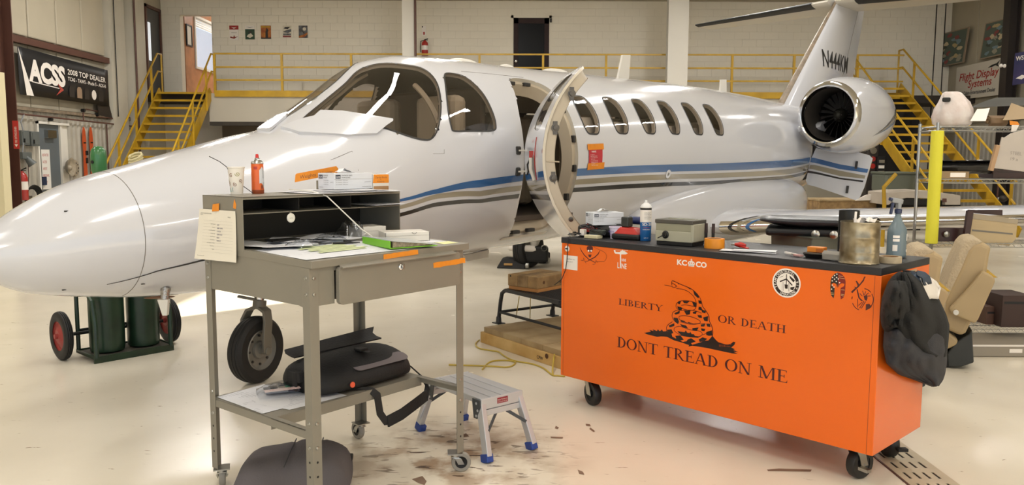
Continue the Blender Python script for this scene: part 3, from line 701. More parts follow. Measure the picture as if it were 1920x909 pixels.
# ---- nose gear
T = P0+Vector((0, 0, .228)); ng = thing('nose_gear', None, None); ng.parent = jet
del_ = [ng.__delitem__(k) for k in list(ng.keys())]
HD = (NN*.80+AA*-.0).normalized(); WA = Vector((math.cos(math.radians(-25)), math.sin(math.radians(-25)), 0)); WF = Vector((-WA.y, WA.x, 0))
def tire(mb, c, ax, R, w_, n=40):
    c = Vector(c); ax = Vector(ax); p = [(R*.60, -w_*.42), (R*.72, -w_*.5), (R*.88, -w_*.5), (R*.97, -w_*.36), (R*.985, -w_*.24), (R*.965, -w_*.2), (R*.995, -w_*.16), (R, -w_*.03), (R*.975, 0), (R, w_*.03), (R*.995, w_*.16), (R*.965, w_*.2), (R*.985, w_*.24), (R*.97, w_*.36), (R*.88, w_*.5), (R*.72, w_*.5), (R*.60, w_*.42)]
    mb.lathe(p, c, ax, n, cap=False)
mb = MB(); tire(mb, T, WA, .228, .125); jb(mb, 'tire', M_rub, ng, smooth=True, angle=30)
mb = MB(); mb.lathe([(.148, -.05), (.145, .045), (.132, .058), (.125, .045), (.11, .03), (.06, .022), (.055, .04), (.03, .045), (.025, .07), (.0, .07)], T, WA, 32, cap=False); jb(mb, 'wheel_hub', mat('hub_grey', '7d7a73', .45, metal=.3), ng, smooth=True, angle=25)
for k in range(8):
    a_ = k*math.pi/4; d = (WF*math.cos(a_)+Vector((0, 0, 1))*math.sin(a_))*.098
    mb = MB(); mb.cyl(T+d+WA*.026, T+d+WA*.036, .009, n=8); jb(mb, 'hub_bolt', M_seal, ng)
M_fork = mat('fork_grey', '6f6b61', .45, metal=.2)
mb = MB(); Z = Vector((0, 0, 1))
for sg in (1, -1):
    mb.strap([T+WA*.095*sg+Z*-.01, T+WA*.097*sg+Z*.1, T+WA*.10*sg+Z*.20+WF*.01, T+WA*.075*sg+Z*.262+WF*.03, T+WA*.02*sg+Z*.285+WF*.04], [WF]*5, .075, .02)
mb.cyl(T-WA*.115, T+WA*.115, .028, n=14); mb.cyl(T+Z*.27+WF*.04, T+Z*.33+WF*.05, .045, n=16); jb(mb, 'fork', M_fork, ng, smooth=True, bevel=.004)
mb = MB(); mb.cyl(T+Z*.32+WF*.05, T+Z*.62+WF*.05, .028, n=16); jb(mb, 'strut', M_chrome, ng, smooth=True)
mb = MB(); mb.beam(T+Z*.33+WF*.04, T+Z*.40-WA*.10+WF*.1, .04, .018); mb.beam(T+Z*.33+WF*.04, T+Z*.36-WF*.03-WA*.12, .03, .016); mb.beam(T+Z*.32+WF*.05, T+Z*.46+WA*.12+WF*.12, .035, .018); jb(mb, 'torque_link', M_fork, ng, bevel=.004)
# probe under the nose with silver tape and brown vane
s, t = INV(311, 540); c = sur(s, t, 0); mb = MB(); mb.tube([c, c+Vector((.0, -.02, -.05)), c+Vector((.01, -.02, -.09))], [.028, .024, .02], 10)
pb = jb(mb, 'probe', mat('foil_tape', 'a9a6a2', .25, metal=.8, bump=.6, bs=60), smooth=True)
mb = MB(); mb.ball((0, 0, 0), 1, 14, 6, (.085, .02, .008)); R = Matrix.Rotation(.35, 3, 'Z'); mb.v = [tuple(R@Vector(v)+c+Vector((-.03, -.02, -.05))) for v in mb.v]; lab(jb(mb, 'probe_vane', mat('heat_brown', '6b4a30', .5)), 'brown flat vane')
mb = MB(); mb.prism([(-.03, 0), (.03, 0), (.02, -.09), (-.005, -.09)], c+Vector((0, -.02, -.06)), (1, 0, 0), (0, 0, 1), .03); jb(mb, 'drain_mast', M_white)
# belly blade near the door
a = FP(870, 478, P0+NN*.2, NN); b = FP(917, 468, P0+NN*.2, NN); mb = MB(); mb.add([a, b, FP(916, 482, P0+NN*.2, NN), FP(876, 490, P0+NN*.2, NN)]+[v-NN*.03 for v in (a, b, FP(916, 482, P0+NN*.2, NN), FP(876, 490, P0+NN*.2, NN))], [(0, 1, 2, 3), (7, 6, 5, 4), (0, 4, 5, 1), (1, 5, 6, 2), (2, 6, 7, 3), (3, 7, 4, 0)]); jb(mb, 'gear_door_edge', M_jetb, fixn=True)

# ---- door, swung forward and open
BETA = math.radians(131); UD = AA*math.cos(BETA)+NN*math.sin(BETA); LD = -AA*math.sin(BETA)+NN*math.cos(BETA)
S0, SW, W0 = 1.872, .735, .815
def dpt(u, t, off=0.0):
    s = S0+u; p = SUR(s, t, off); l = (p[0]-P0.x)*NN.x+(p[1]-P0.y)*NN.y-W0-.02
    q = P0+AA*(S0-.06)+NN*(W0+.025)+UD*u+LD*l; return Vector((q.x, q.y, float(p[2])))
t0, t1 = -.97, .95; N = 26
outl = [(p[0]-S0, p[1]) for p in DOORP]
dc_ = (SW/2, 0)
def door_shell(offs, ks, m, name, parent=None, holes=None):
    mb = MB(); rs = []
    for off, k in zip(offs, ks):
        r = []
        for i in range(len(outl)):
            pass
        # dense outline
        P = []
        for i in range(len(outl)):
            a, b = outl[i], outl[(i+1) % len(outl)]; n = max(1, int(math.hypot(b[0]-a[0], (b[1]-a[1])*.8)/.05))
            for q in range(n): P.append((lerp(a[0], b[0], q/n), lerp(a[1], b[1], q/n)))
        for p in P: r.append(dpt(dc_[0]+(p[0]-dc_[0])*k[0], dc_[1]+(p[1]-dc_[1])*k[1], off))
        rs.append(r)
    mb.rings(rs, False, False); return jb(mb, name, m, parent, smooth=True, angle=50)
# outer face with window hole (grid), rim, inner face
dwin = smooth_poly([(.30, .80), (.26, .6), (.25, .4), (.27, .28), (.33, .25), (.48, .25), (.53, .35), (.54, .5), (.53, .65), (.50, .80), (.40, .84)], 3)
def dface(off, m, name, parent=None, inset=0.0, hole=True):
    mb = MB(); nu, nt = 26, 64; us = np.linspace(inset, SW-inset, nu+1); ts = np.linspace(-.98+inset, .97-inset, nt+1)
    G = np.stack(np.meshgrid(us, ts, indexing='ij'), -1); q = np.array([(p[0], p[1]*.8) for p in dwin])
    o2 = np.array([(lerp(dc_[0], p[0], 1-inset*2), lerp(dc_[1], p[1], 1-inset)*.8) for p in outl])
    for i in range(nu+1):
        for j in range(nt+1):
            for Q, lim in ((q, .016), (o2, .022)):
                x = np.array([G[i, j, 0], G[i, j, 1]*.8]); ab = np.roll(Q, -1, 0)-Q; t = np.clip(((x-Q)*ab).sum(1)/((ab**2).sum(1)+1e-12), 0, 1); c = Q+ab*t[:, None]; dd = np.hypot(*(c-x).T); k = dd.argmin()
                if dd[k] < lim: G[i, j] = [c[k, 0], c[k, 1]/.8]; break
    cen = (G[:-1, :-1]+G[1:, :-1]+G[:-1, 1:]+G[1:, 1:])/4; keep = pip(cen, [(p[0], p[1]/.8) for p in o2.tolist()])
    if hole: keep &= ~pip(cen, dwin)
    idx = np.arange((nu+1)*(nt+1)).reshape(nu+1, nt+1)
    mb.v = [dpt(G[i, j, 0], G[i, j, 1], off) for i in range(nu+1) for j in range(nt+1)]
    F = np.stack([idx[:-1, :-1], idx[1:, :-1], idx[1:, 1:], idx[:-1, 1:]], -1)[keep]; mb.f = [tuple(f) for f in F.tolist()]; mb.m = [0]*len(mb.f)
    return jb(mb, name, m, parent, smooth=True)
door = dface(0, M_jet, 'cabin_door'); door['label'] = 'open curved cabin door with striped outer skin'
door_shell([0, -.018], [(1, 1), (1.0, 1.0)], mat('door_edge', 'c9c0ae', .35), 'door_lip', door)
door_shell([-.018, -.022], [(1, 1), (.95, .975)], M_line, 'door_seal', door)
door_shell([-.018, -.09], [(.95, .975), (.94, .965)], M_cream, 'door_side', door)
dface(-.09, mat('door_lining', '9c8f7c', .6), 'inner_lining', door, inset=.02)
# glass and reveal
mb = MB(); mb.rings([[dpt(p[0], p[1], -.003) for p in dwin], [dpt(.40+(p[0]-.40)*.5, .53+(p[1]-.53)*.5, -.003) for p in dwin], [dpt(.40+(p[0]-.40)*.02, .53+(p[1]-.53)*.02, -.003) for p in dwin]], False, True); jb(mb, 'door_pane', glass('door_glass', .75, (.8, .82, .88), .02, .1), door, smooth=True)
mb = MB(); mb.rings([[dpt(p[0], p[1], 0) for p in dwin], [dpt(p[0], p[1], -.09) for p in dwin]], False, False); jb(mb, 'door_reveal', M_line, door)
# stripes carried across the door
for fn, m, nm in ((SB, M_blue, 'blue stripe'), (ST, M_tan, 'tan stripe'), (SK, M_navy, 'black stripe')):
    mb = MB(); mb.sheet([[dpt(u, lerp(fn(S0+u)[0], fn(S0+u)[1], k/3), .002) for k in range(4)] for u in np.linspace(.005, SW-.005, 12)]); lab(jb(mb, 'door_stripe', m, door), nm)
# latches down the free edge
for t in (.62, .27, -.2, -.62):
    c = dpt(SW*.955, t, -.065); nrm = UD; mb = MB(); mb.lathe([(.028, 0), (.028, .006), (.017, .007), (.017, .022), (.010, .024), (.0, .024)], c, nrm, 16, cap=False)
    mb.beam(c+Vector((0, 0, .045)), c-Vector((0, 0, .045)), .03, .01, upv=UD); jb(mb, 'latch_roller', mat('latch_metal', '5b5650', .35, metal=.6), door, smooth=True)
mb = MB(); mb.tube([dpt(SW*.955+.004, -.04, -.03), dpt(SW*.955+.004, -.05, -.12)], .005, 6); jb(mb, 'edge_rib', M_cream, door)
# handle recess, red keyed handle and tag on the outside
h0 = dpt(.36, -.02, .004)
mb = MB(); mb.sheet([[dpt(u, t, .003) for t in np.linspace(-.22, .02, 5)] for u in (.36, .42)]); hd = jb(mb, 'handle_recess', mat('handle_grey', 'b5b0a8', .3, metal=.5), door)
mb = MB(); mb.tube([dpt(.39, -.20, .01), dpt(.39, -.1, .025), dpt(.39, .0, .02)], .012, 8); jb(mb, 'door_handle', M_white, hd, smooth=True)
mb = MB(); mb.tube([dpt(.33, .0, .01), dpt(.30, -.06, .03), dpt(.26, -.12, .02), dpt(.20, -.15, .02)], .006, 6); jb(mb, 'key_cord', M_black, hd)
mb = MB(); mb.box(dpt(.36, .03, .012), (.03, .02, .05)); lab(jb(mb, 'key_lock', R_, hd), 'red lock')
mb = MB(); mb.tube([dpt(.45, t, .003) for t in np.linspace(-.2, .18, 12)], .003, 5); jb(mb, 'red_line', R_, door)
o = dpt(.30, .14, .004); mb = MB(); put_text(mb, 'LOCK', o, UD, (dpt(.3, .2, 0)-dpt(.3, .1, 0)).normalized(), .028); jb(mb, 'door_lettering', R_, door)
# hinge arms
for t in (.08, -.12):
    a = sur(S0-.07, t, .0); mb = MB(); mb.box(a, (.05, .03, .065), rz=math.pi/2-AL); jb(mb, 'hinge', M_seal, bevel=.01)
    mb = MB(); mb.beam(a, dpt(.02, t, -.02), .03, .012); jb(mb, 'hinge_arm', M_jetb)
# door frame: cream jamb round the opening with striker pockets
DO = []
for i in range(len(DOORP)):
    a, b = DOORP[i], DOORP[(i+1) % len(DOORP)]; n = max(1, int(math.hypot(b[0]-a[0], (b[1]-a[1])*.8)/.05))
    for q in range(n): DO.append((lerp(a[0], b[0], q/n), lerp(a[1], b[1], q/n)))
jmb = jb(loop_strip(DO, .0, -.03, 0, 0), 'door_jamb', M_jetb, smooth=True)
jb(loop_strip(DO, -.03, -.035, 0, -.035), 'jamb_step', M_cream, smooth=True)
jb(loop_strip(DO, -.035, -.14, -.035, -.045), 'jamb_inner', M_cream, smooth=True)
for t in (.55, .2, -.12, -.45, -.75):
    mb = MB(); mb.box(sur(2.605-.028, t, -.028), (.03, .045, .06), rz=math.pi/2-AL); jb(mb, 'striker', M_seal, bevel=.008)
for s in (2.1, 2.3):
    mb = MB(); mb.box(sur(s, .9, -.03), (.08, .03, .03), rz=math.pi/2-AL); jb(mb, 'striker', M_seal, bevel=.005)
    mb = MB(); mb.box(sur(s+.05, -.9, -.02), (.09, .04, .03), rz=math.pi/2-AL); jb(mb, 'striker', M_seal, bevel=.005)
mb = MB(); mb.sheet([[sur(s, t, .004) for t in (-.99, -.93)] for s in np.linspace(2.0, 2.6, 8)]); jb(mb, 'sill_plate', M_white)

# ---- belly fairing and wings
def fair(s, t):
    x = abs((s-6.1)/2.2); k = max(1-x**(2.0 if s < 6.1 else 3.6), 0)**(.5 if s < 6.1 else .3)
    wz = .838*(.7+.3*k); sp_ = lambda v: math.copysign(abs(v)**.55, v); return P0+AA*s+NN*(wz*sp_(math.cos(t)))+Vector((0, 0, .94+(.41*k+.02)*sp_(math.sin(t))))
mb = MB(); mb.rings([[fair(s, 2*math.pi*k/48) for k in range(48)] for s in 6.1+2.199*np.sin(np.linspace(-math.pi/2, math.pi/2, 28))]); jb(mb, 'belly_fairing', M_jet, smooth=True)
def foil(c, th_, n=12):
    up_ = []; lo = []
    for k in range(n+1):
        x = (1-math.cos(math.pi*k/n))/2; y = th_*5*(.2969*x**.5-.126*x-.3516*x*x+.2843*x**3-.1036*x**4)
        up_.append((x*c, y*c*1.15)); lo.append((x*c, -y*c*.8))
    return up_[::-1]+lo[1:-1]
def wing(sg, name):
    st = []   # (span, le s, z, chord, thickness)
    RT_ = [(.55, 5.05, .80, 2.5, .13), (.9, 5.12, .79, 2.3, .13), (1.4, 5.40, .815, 1.95, .13), (3.6, 5.55, .99, 1.55, .125), (5.8, 5.74, 1.17, 1.15, .12), (7.7, 5.92, 1.33, .8, .11), (7.95, 6.1, 1.35, .45, .08)]
    mb = MB(); ml = MB(); rs = []; rl = []
    for y, s, z, c, th_ in RT_:
        F = foil(c, th_); rs.append([P0+AA*(s+x)+NN*(y*sg)+Vector((0, 0, z+zz)) for x, zz in F])
        G = [(x, zz) for x, zz in foil(c, th_, 24) if x < (.03*c if zz > 0 else .16*c)]
        rl.append([P0+AA*(s+x-.004)+NN*(y*sg)+Vector((0, 0, z+zz*1.03)) for x, zz in G])
    mb.rings(rs); w_ = jb(mb, name, M_jet, smooth=True, fixn=True)
    ml.rings(rl[1:], False, False, closed=False); lab(jb(ml, 'leading_edge', mat('polished_edge', 'cfcac2', .1, metal=1), w_, smooth=True), 'polished metal leading edge')
    if sg > 0:
        for y0, m, nm in ((.98, M_navy, 'black stripe'), (1.06, M_tan, 'tan stripe'), (1.14, M_blue, 'blue stripe')):
            sec = foil(1.0, .13, 24); g = []
            for x, zz in [p for p in sec if p[0] < (.10 if p[1] > 0 else .05)]:
                r = []
                for q in (0, 1):
                    y = y0+q*.035+x*3.2*(1 if zz > 0 else .4); c = interp([.9, 1.4, 3.6], [2.3, 1.95, 1.55], y); s = interp([.9, 1.4, 3.6], [5.12, 5.40, 5.55], y); z = interp([.9, 1.4, 3.6], [.79, .815, .99], y)
                    r.append(P0+AA*(s+x*c-.008)+NN*y+Vector((0, 0, z+zz*c*1.05)))
                g.append(r)
            ms = MB(); ms.sheet(g); lab(jb(ms, 'wing_stripe', m, w_, smooth=True), nm)
    return w_
wing(1, 'wing'); wing(-1, 'wing')
# ---- main gears (port hidden, starboard seen under the belly)
for sg in (1, -1):
    c = P0+AA*5.8+NN*(2.3*sg)+Vector((0, 0, .28)); mg = thing('main_gear', None, None); [mg.__delitem__(k) for k in list(mg.keys())]; mg.parent = jet
    mb = MB(); tire(mb, c, NN, .28, .17); jb(mb, 'tire', M_rub, mg, smooth=True)
    mb = MB(); mb.lathe([(.18, -.06), (.17, .07), (.08, .05), (.04, .09), (0, .09)], c, NN, 20, cap=False); jb(mb, 'wheel_hub', M_fork, mg, smooth=True)
    mb = MB(); mb.cyl(c-NN*.1*sg, c-NN*.1*sg+Vector((0, 0, .6)), .05); mb.beam(c-NN*.1*sg, c-NN*.1*sg+AA*.3+Vector((0, 0, .4)), .06, .05); jb(mb, 'strut', M_jetb, mg)

# ---- engines
def engine(sg, name, vis):
    E0 = P0+AA*7.56+NN*(1.17*sg)+Vector((0, 0, 2.10)); prof = [(.372, .0), (.39, .03), (.402, .06), (.415, .10), (.45, .28), (.48, .55), (.49, .85), (.475, 1.2), (.42, 1.52), (.33, 1.82), (.25, 2.0), (.245, 2.04), (.2, 2.04)]
    D = (AA*.999+Vector((0, 0, .02))).normalized()
    X = NN; Y = D.cross(X)*-1
    def pt(r, z, a): return E0+D*z+(X*math.cos(a)+Y*math.sin(a)*1.05)*r
    n = 48
    mb = MB(); mb.rings([[pt(r, z, 2*math.pi*k/n) for k in range(n)] for r, z in prof[2:]], False, True); e = jb(mb, name, M_jet, smooth=True, fixn=False); lab(e, vis)
    lip = [(.402, .06), (.391, .03), (.375, .008), (.352, -.012), (.335, -.008), (.322, .02), (.315, .07)]
    mb = MB(); mb.rings([[pt(r, z, 2*math.pi*k/n) for k in range(n)] for r, z in lip], False, False); lab(jb(mb, 'inlet_lip', M_chrome, e, smooth=True), 'polished inlet lip')
    mb = MB(); mb.rings([[pt(r, z, 2*math.pi*k/n) for k in range(n)] for r, z in [(.315, .07), (.305, .25), (.30, .62)]], False, True); jb(mb, 'inlet_duct', mat('duct_dark', '37322d', .5), e, smooth=True)
    for k in range(20):
        a = 2*math.pi*k/20; mb = MB(); q = []
        for r in (.085, .17, .25, .292): q.append((pt(r, .50, a+.0+r*.6), pt(r, .57, a+.16+r*.6)))
        mb.sheet([list(v) for v in q], t=.004); jb(mb, 'fan_blade', mat('fan_metal', '2c2a28', .35, metal=.8), e)
    mb = MB(); mb.rings([[pt(r, z, 2*math.pi*k/20) for k in range(20)] for r, z in [(.09, .52), (.085, .46), (.06, .40), (.02, .365), (.001, .362)]], False, False); jb(mb, 'spinner', mat('spinner', '38362f', .4, metal=.5), e, smooth=True)
    for k in range(6):
        a = k*math.pi/3; mb = MB(); mb.ball(pt(.05, .385, a), .006, 6, 4); jb(mb, 'spinner_bolt', M_steel, e)
    # intake slot under the lip
    mb = MB(); mb.sheet([[pt(.43, z, a)*1 for a in np.linspace(-math.pi/2-.55, -math.pi/2+.05, 8)] for z in (.06, .13)]); jb(mb, 'cooling_slot', M_seal, e)
    # stripes low on the outer flank
    for a0, a1, m, nm in ((-.18, .12, M_navy, 'black stripe'), (-.36, -.1, M_tan, 'tan stripe'), (-.55, -.28, M_blue, 'blue stripe')):
        mb = MB(); g = []; pf = pch([p[1] for p in prof[2:11]], [p[0] for p in prof[2:11]])
        for z in np.linspace(.55, 2.0, 14):
            u = (z-.55)/1.45; mid = lerp(-.6, (a0+a1)/2+.55, u**.9); hw = lerp(.0, .085, u)
            g.append([pt(float(pf(z))+.002, z, (mid+hw*q) if sg > 0 else math.pi-(mid+hw*q)) for q in (-1, 0, 1)])
        mb.sheet(g); lab(jb(mb, 'cowl_stripe', m, e, smooth=True), nm)
    # pylon
    mb = MB(); rs = []
    for l, s0, c in ((.62, 7.75, 2.2), (.95, 7.95, 1.8)):
        F = foil(c, .11); rs.append([P0+AA*(s0+x)+NN*(l*sg)+Vector((0, 0, 1.86+zz+(l-.6)*.3)) for x, zz in F])
    mb.rings(rs); jb(mb, 'pylon', M_jet, e, smooth=True, fixn=True)
    mb = MB(); mb.cyl(pt(.46, 1.25, -math.pi/2), pt(.56, 1.3, -math.pi/2), .02); jb(mb, 'drain_mast', M_white, e)
    return e
engine(1, 'engine', 'near engine nacelle with striped flank'); engine(-1, 'engine', 'far engine nacelle')

# ---- fin and tailplane
NV = Vector((AA.y, -AA.x, 0))
def fp(x, y): return FP(x, y, P0, NV)
LEb, LEt, TEb, TEt = fp(1459, 196), fp(1567, 0), fp(1597, 160), fp(1624, 0)
def sz(v): return ((v-P0).dot(AA), v.z)
(sa, za), (sb, zb_), (sc, zc_), (sd, zd_) = sz(LEb), sz(LEt), sz(TEb), sz(TEt)
ZT = 4.62
def le(z): return lerp(sa, sb, (z-za)/(zb_-za))
def te(z): return lerp(sc, sd, (z-zc_)/(zd_-zc_))
mb = MB(); rs = []
for z in (2.15, 2.6, 3.2, 3.8, 4.3, ZT):
    c = te(z)-le(z); F = foil(c, .10); rs.append([P0+AA*(le(z)+x)+NN*(zz)+Vector((0, 0, z)) for x, zz in F])
mb.rings(rs); fin = jb(mb, 'fin', M_jet, smooth=True, fixn=True)
print('FIN', sa, za, sb, zb_, sc, zc_, sd, zd_)
mb = MB(); rl = []
for z in (2.3, 2.6, 3.2, 3.8, 4.3, ZT):
    c = te(z)-le(z); G = [(x, zz) for x, zz in foil(c, .10, 24) if x < .028*c]; rl.append([P0+AA*(le(z)+x-.004)+NN*(zz*1.03)+Vector((0, 0, z)) for x, zz in G])
mb.rings(rl, False, False, closed=False); lab(jb(mb, 'fin_boot', mat('worn_edge', '8a7a66', .5, var=.4, vs=10), fin, smooth=True), 'worn brownish leading edge')
# registration on the port face of the fin
NY = NN
a = FP(1540, 124, P0+NN*.13, NN); b = FP(1593, 137, P0+NN*.13, NN)
# plane of the fin side: through axis direction, vertical
def fside(px, py): return FP(px, py, P0+NV*.115, NV)
q0, q1, qt = fside(1540, 124), fside(1593, 137), fside(1540, 91)
hgt = qt.z-q0.z; wdt = (q1-q0).length; ex = (q1-q0).normalized()
tv, tf, tw, th0 = text_geo('N444KM', 1, .009)
def finpt(s, z, o=.004):
    c = te(z)-le(z); x = min(max((s-le(z))/c, 0), 1); y = .5*(.2969*x**.5-.126*x-.3516*x*x+.2843*x**3-.1036*x**4)*1.15
    return P0+AA*s+NN*(y*c+o)+Vector((0, 0, z))
s_q0, s_q1 = (q0-P0).dot(AA), (q1-P0).dot(AA)
mb = MB(); mb.add([finpt(lerp(s_q0, s_q1, x/tw), q0.z+y/th0*hgt) for x, y in tv], tf); lab(jb(mb, 'registration', M_black, fin), 'black registration letters')
# rudder line and rudder horn
mb = MB(); mb.tube([finpt(lerp(le(z), te(z), .68), z, 0) for z in (2.6, 3.2, 3.8, 4.4)], .004, 5); jb(mb, 'rudder_line', M_line, fin)
# tailplane
def tail(sg):
    tx, ty = 1322, 55
    zt_ = 4.14
    b_ = 2.82
    root_s = le(zt_)-.15
    RT_ = [(.06, root_s, zt_, 1.25, .10), (b_*.5, root_s+.32, zt_-.01, 1.02, .09), (b_, root_s+.66, zt_-.02, .72, .08)]
    mb = MB(); rs = []; rl = []
    for y, s, z, c, th_ in RT_:
        rs.append([P0+AA*(s+x)+NN*(y*sg)+Vector((0, 0, z+zz)) for x, zz in foil(c, th_)])
        if y > .5 or True: rl.append([P0+AA*(s+x-.004)+NN*(max(y, .35)*sg)+Vector((0, 0, z+zz*1.03)) for x, zz in foil(c, th_, 24) if x < (.06*c if zz > 0 else .2*c)])
    rl[0] = [P0+AA*(root_s+.06+x-.004)+NN*(.35*sg)+Vector((0, 0, zt_+zz*1.03)) for x, zz in foil(1.22, .10, 24) if x < (.06*1.22 if zz > 0 else .2*1.22)]
    mb.rings(rs); t_ = jb(mb, 'tailplane', M_jetb, smooth=True, fixn=True)
    ml = MB(); ml.rings(rl, False, False, closed=False); lab(jb(ml, 'deice_boot', M_rub, t_, smooth=True), 'black rubber de-icing boot')
tail(1); tail(-1)
mb = MB(); mb.rings([[P0+AA*s+NN*(r*math.cos(a))+Vector((0, 0, 4.40+r*.8*math.sin(a))) for a in [2*math.pi*k/16 for k in range(16)]] for s, r in ((le(4.38)-.35, .02), (le(4.38)-.2, .09), (le(4.38)+.3, .13), (te(4.4), .1), (te(4.4)+.35, .02))]); jb(mb, 'tail_bullet', M_jet, smooth=True)

# ---- open baggage door hanging under the engine
n_ = (FP(1518, 300, P0+NN*.72, NN)); 
hp = sur(8.33, .0, 0); pl_o = hp; pl_n = (AA*-1).normalized()
W_ = (NN*.985+AA*.17).normalized(); pn = W_.cross(Vector((0, 0, 1))).normalized()
def bd(px, py): return FP(px, py, hp, pn)
out = [(1514, 346), (1511, 338), (1520, 300), (1531, 275), (1537, 269.5), (1552, 271), (1590, 280), (1630, 291), (1636, 297), (1634, 304), (1620, 352), (1611, 372), (1604, 375), (1600, 374), (1560, 360), (1530, 350)]
def slab(pts, off, th_, m, name, parent=None, bev=0):
    mb = MB(); q = [bd(*p)+pn*off for p in pts]; r = [v-pn*th_ for v in q]; n = len(q); mb.add(q+r, [tuple(range(n)), tuple(reversed(range(n, 2*n)))]+[(i, n+i, n+(i+1) % n, (i+1) % n) for i in range(n)]); return jb(mb, name, m, parent, fixn=True)
if pn.dot(FW) > 0: pn = -pn
bdo = slab(out, 0, .05, M_jet, 'baggage_door'); bdo['label'] = 'open baggage door with striped skin under the engine'
for pts, m, nm in (([(1520, 295), (1527.5, 296), (1575, 308), (1628, 317), (1626, 324), (1575, 317), (1527, 305), (1518, 304)], M_blue, 'blue stripe'),
                   ([(1519, 309), (1527, 309), (1575, 320), (1623, 329), (1621, 335), (1575, 330), (1525, 317.5), (1517, 316)], M_tan, 'tan stripe'),
                   ([(1515, 320), (1530, 322), (1575, 333), (1619, 338.5), (1618, 341.5), (1575, 336), (1530, 326), (1514, 324)], M_navy, 'black stripe')):
    lab(slab(pts, .002, .001, m, 'hatch_stripe', bdo), nm)
for x, y in ((1607, 308), (1590, 354)):
    a = bd(x, y-6)+pn*.02; b = bd(x-2, y+8)+pn*.02; mb = MB(); mb.beam(a, b, .03, .02, upv=pn); jb(mb, 'hatch_latch', M_seal, bdo)
# ================================================================ grey shop desk and what lies on it
M_desk = mat('desk_grey', '807b6f', .42, var=.05, vs=5)
M_deskin = mat('desk_inside_shade', '24221f', .6)  # darker desk grey: shade inside the case put into the colour
M_paper = mat('paper', 'd9dade', .6)
M_card = mat('white_card', 'd8d4cc', .6)
M_tapeo = mat('masking_orange', 'e08a22', .55, var=.08, vs=40)
M_ink = mat('ink', '3a3a3c', .7)
def print_mat(name, base, ink, scale=55, aspect=5, thr=.52):
    m = bpy.data.materials.new(name); m.use_nodes = True; nt = m.node_tree; b = nt.nodes['Principled BSDF']; L = nt.links.new
    tc = nt.nodes.new('ShaderNodeTexCoord'); mp = nt.nodes.new('ShaderNodeMapping'); mp.inputs['Scale'].default_value = (scale/aspect*3, scale, scale); L(tc.outputs['Object'], mp.inputs['Vector'])
    br = nt.nodes.new('ShaderNodeTexBrick'); br.inputs['Mortar Size'].default_value = .28; br.inputs['Brick Width'].default_value = 1.3; br.inputs['Row Height'].default_value = 1.0
    br.inputs['Scale'].default_value = 1; br.inputs['Color1'].default_value = (1, 1, 1, 1); br.inputs['Color2'].default_value = (0, 0, 0, 1); br.inputs['Mortar'].default_value = (0, 0, 0, 1); br.inputs['Bias'].default_value = -.25
    L(mp.outputs[0], br.inputs['Vector'])
    n = nt.nodes.new('ShaderNodeTexNoise'); n.inputs['Scale'].default_value = scale*.12; L(tc.outputs['Object'], n.inputs['Vector'])
    mm = nt.nodes.new('ShaderNodeMath'); mm.operation = 'GREATER_THAN'; mm.inputs[1].default_value = thr; L(n.outputs['Fac'], mm.inputs[0])
    m2 = nt.nodes.new('ShaderNodeMath'); m2.operation = 'MULTIPLY'; L(mm.outputs[0], m2.inputs[0]); L(br.outputs['Color'], m2.inputs[1])
    x = nt.nodes.new('ShaderNodeMix'); x.data_type = 'RGBA'; L(m2.outputs[0], x.inputs[0]); x.inputs[6].default_value = (*lin(base), 1); x.inputs[7].default_value = (*lin(ink), 1)
    L(x.outputs[2], b.inputs['Base Color']); b.inputs['Roughness'].default_value = .6; MATS[name] = m; return m
M_print = print_mat('printed_sheet', 'd6d7dc', 'a9abb0', 90)
DRZ = .8882; DA = Vector((-.7943, 3.1331, 0)); DX = Vector((math.cos(DRZ), math.sin(DRZ), 0)); DY = Vector((-DX.y, DX.x, 0))
DWD, DDP = .8905, .7583
desk = thing('shop_desk', 'grey sheet-metal shop desk on casters with open pigeonholes on top', 'desk', DA, DRZ)
ZL, ZA, ZW, ZH, ZSH = .0978, .936, 1.12, 1.356, .428
def leg(x, y, sx, sy):
    mb = MB(); t = .0025; w_ = .045
    mb.bb((x, y, ZL), (x+sx*w_, y+sy*t, ZW-.03)); mb.bb((x, y+sy*t, ZL), (x+sx*t, y+sy*w_, ZW-.03))
    o = mb.build('leg', M_desk, desk, bevel=.001)
    for z in (.18, .24, .30): MB().cyl((x+sx*.022, y-sy*.0008, z), (x+sx*.022, y+sy*.001, z), .005, n=10).build('bolt_hole', M_black, o); MB().cyl((x-sx*.0008, y+sy*.022, z), (x+sx*.001, y+sy*.022, z), .005, n=10).build('bolt_hole', M_black, o)
    for z in (.36, .46, .985, 1.05):
        for p, q in (((x+sx*.022, y, z), (0, -sy, 0)), ((x, y+sy*.022, z), (-sx, 0, 0))):
            mb = MB(); mb.lathe([(.0075, 0), (.0065, .003), (.003, .0045), (0, .0045)], p, q, 10, cap=False); mb.build('bolt', M_steel, o, smooth=True)
    return o
for x, y, sx, sy in ((0, 0, 1, 1), (DWD, 0, -1, 1), (0, DDP, 1, -1), (DWD, DDP, -1, -1)): leg(x, y, sx, sy)
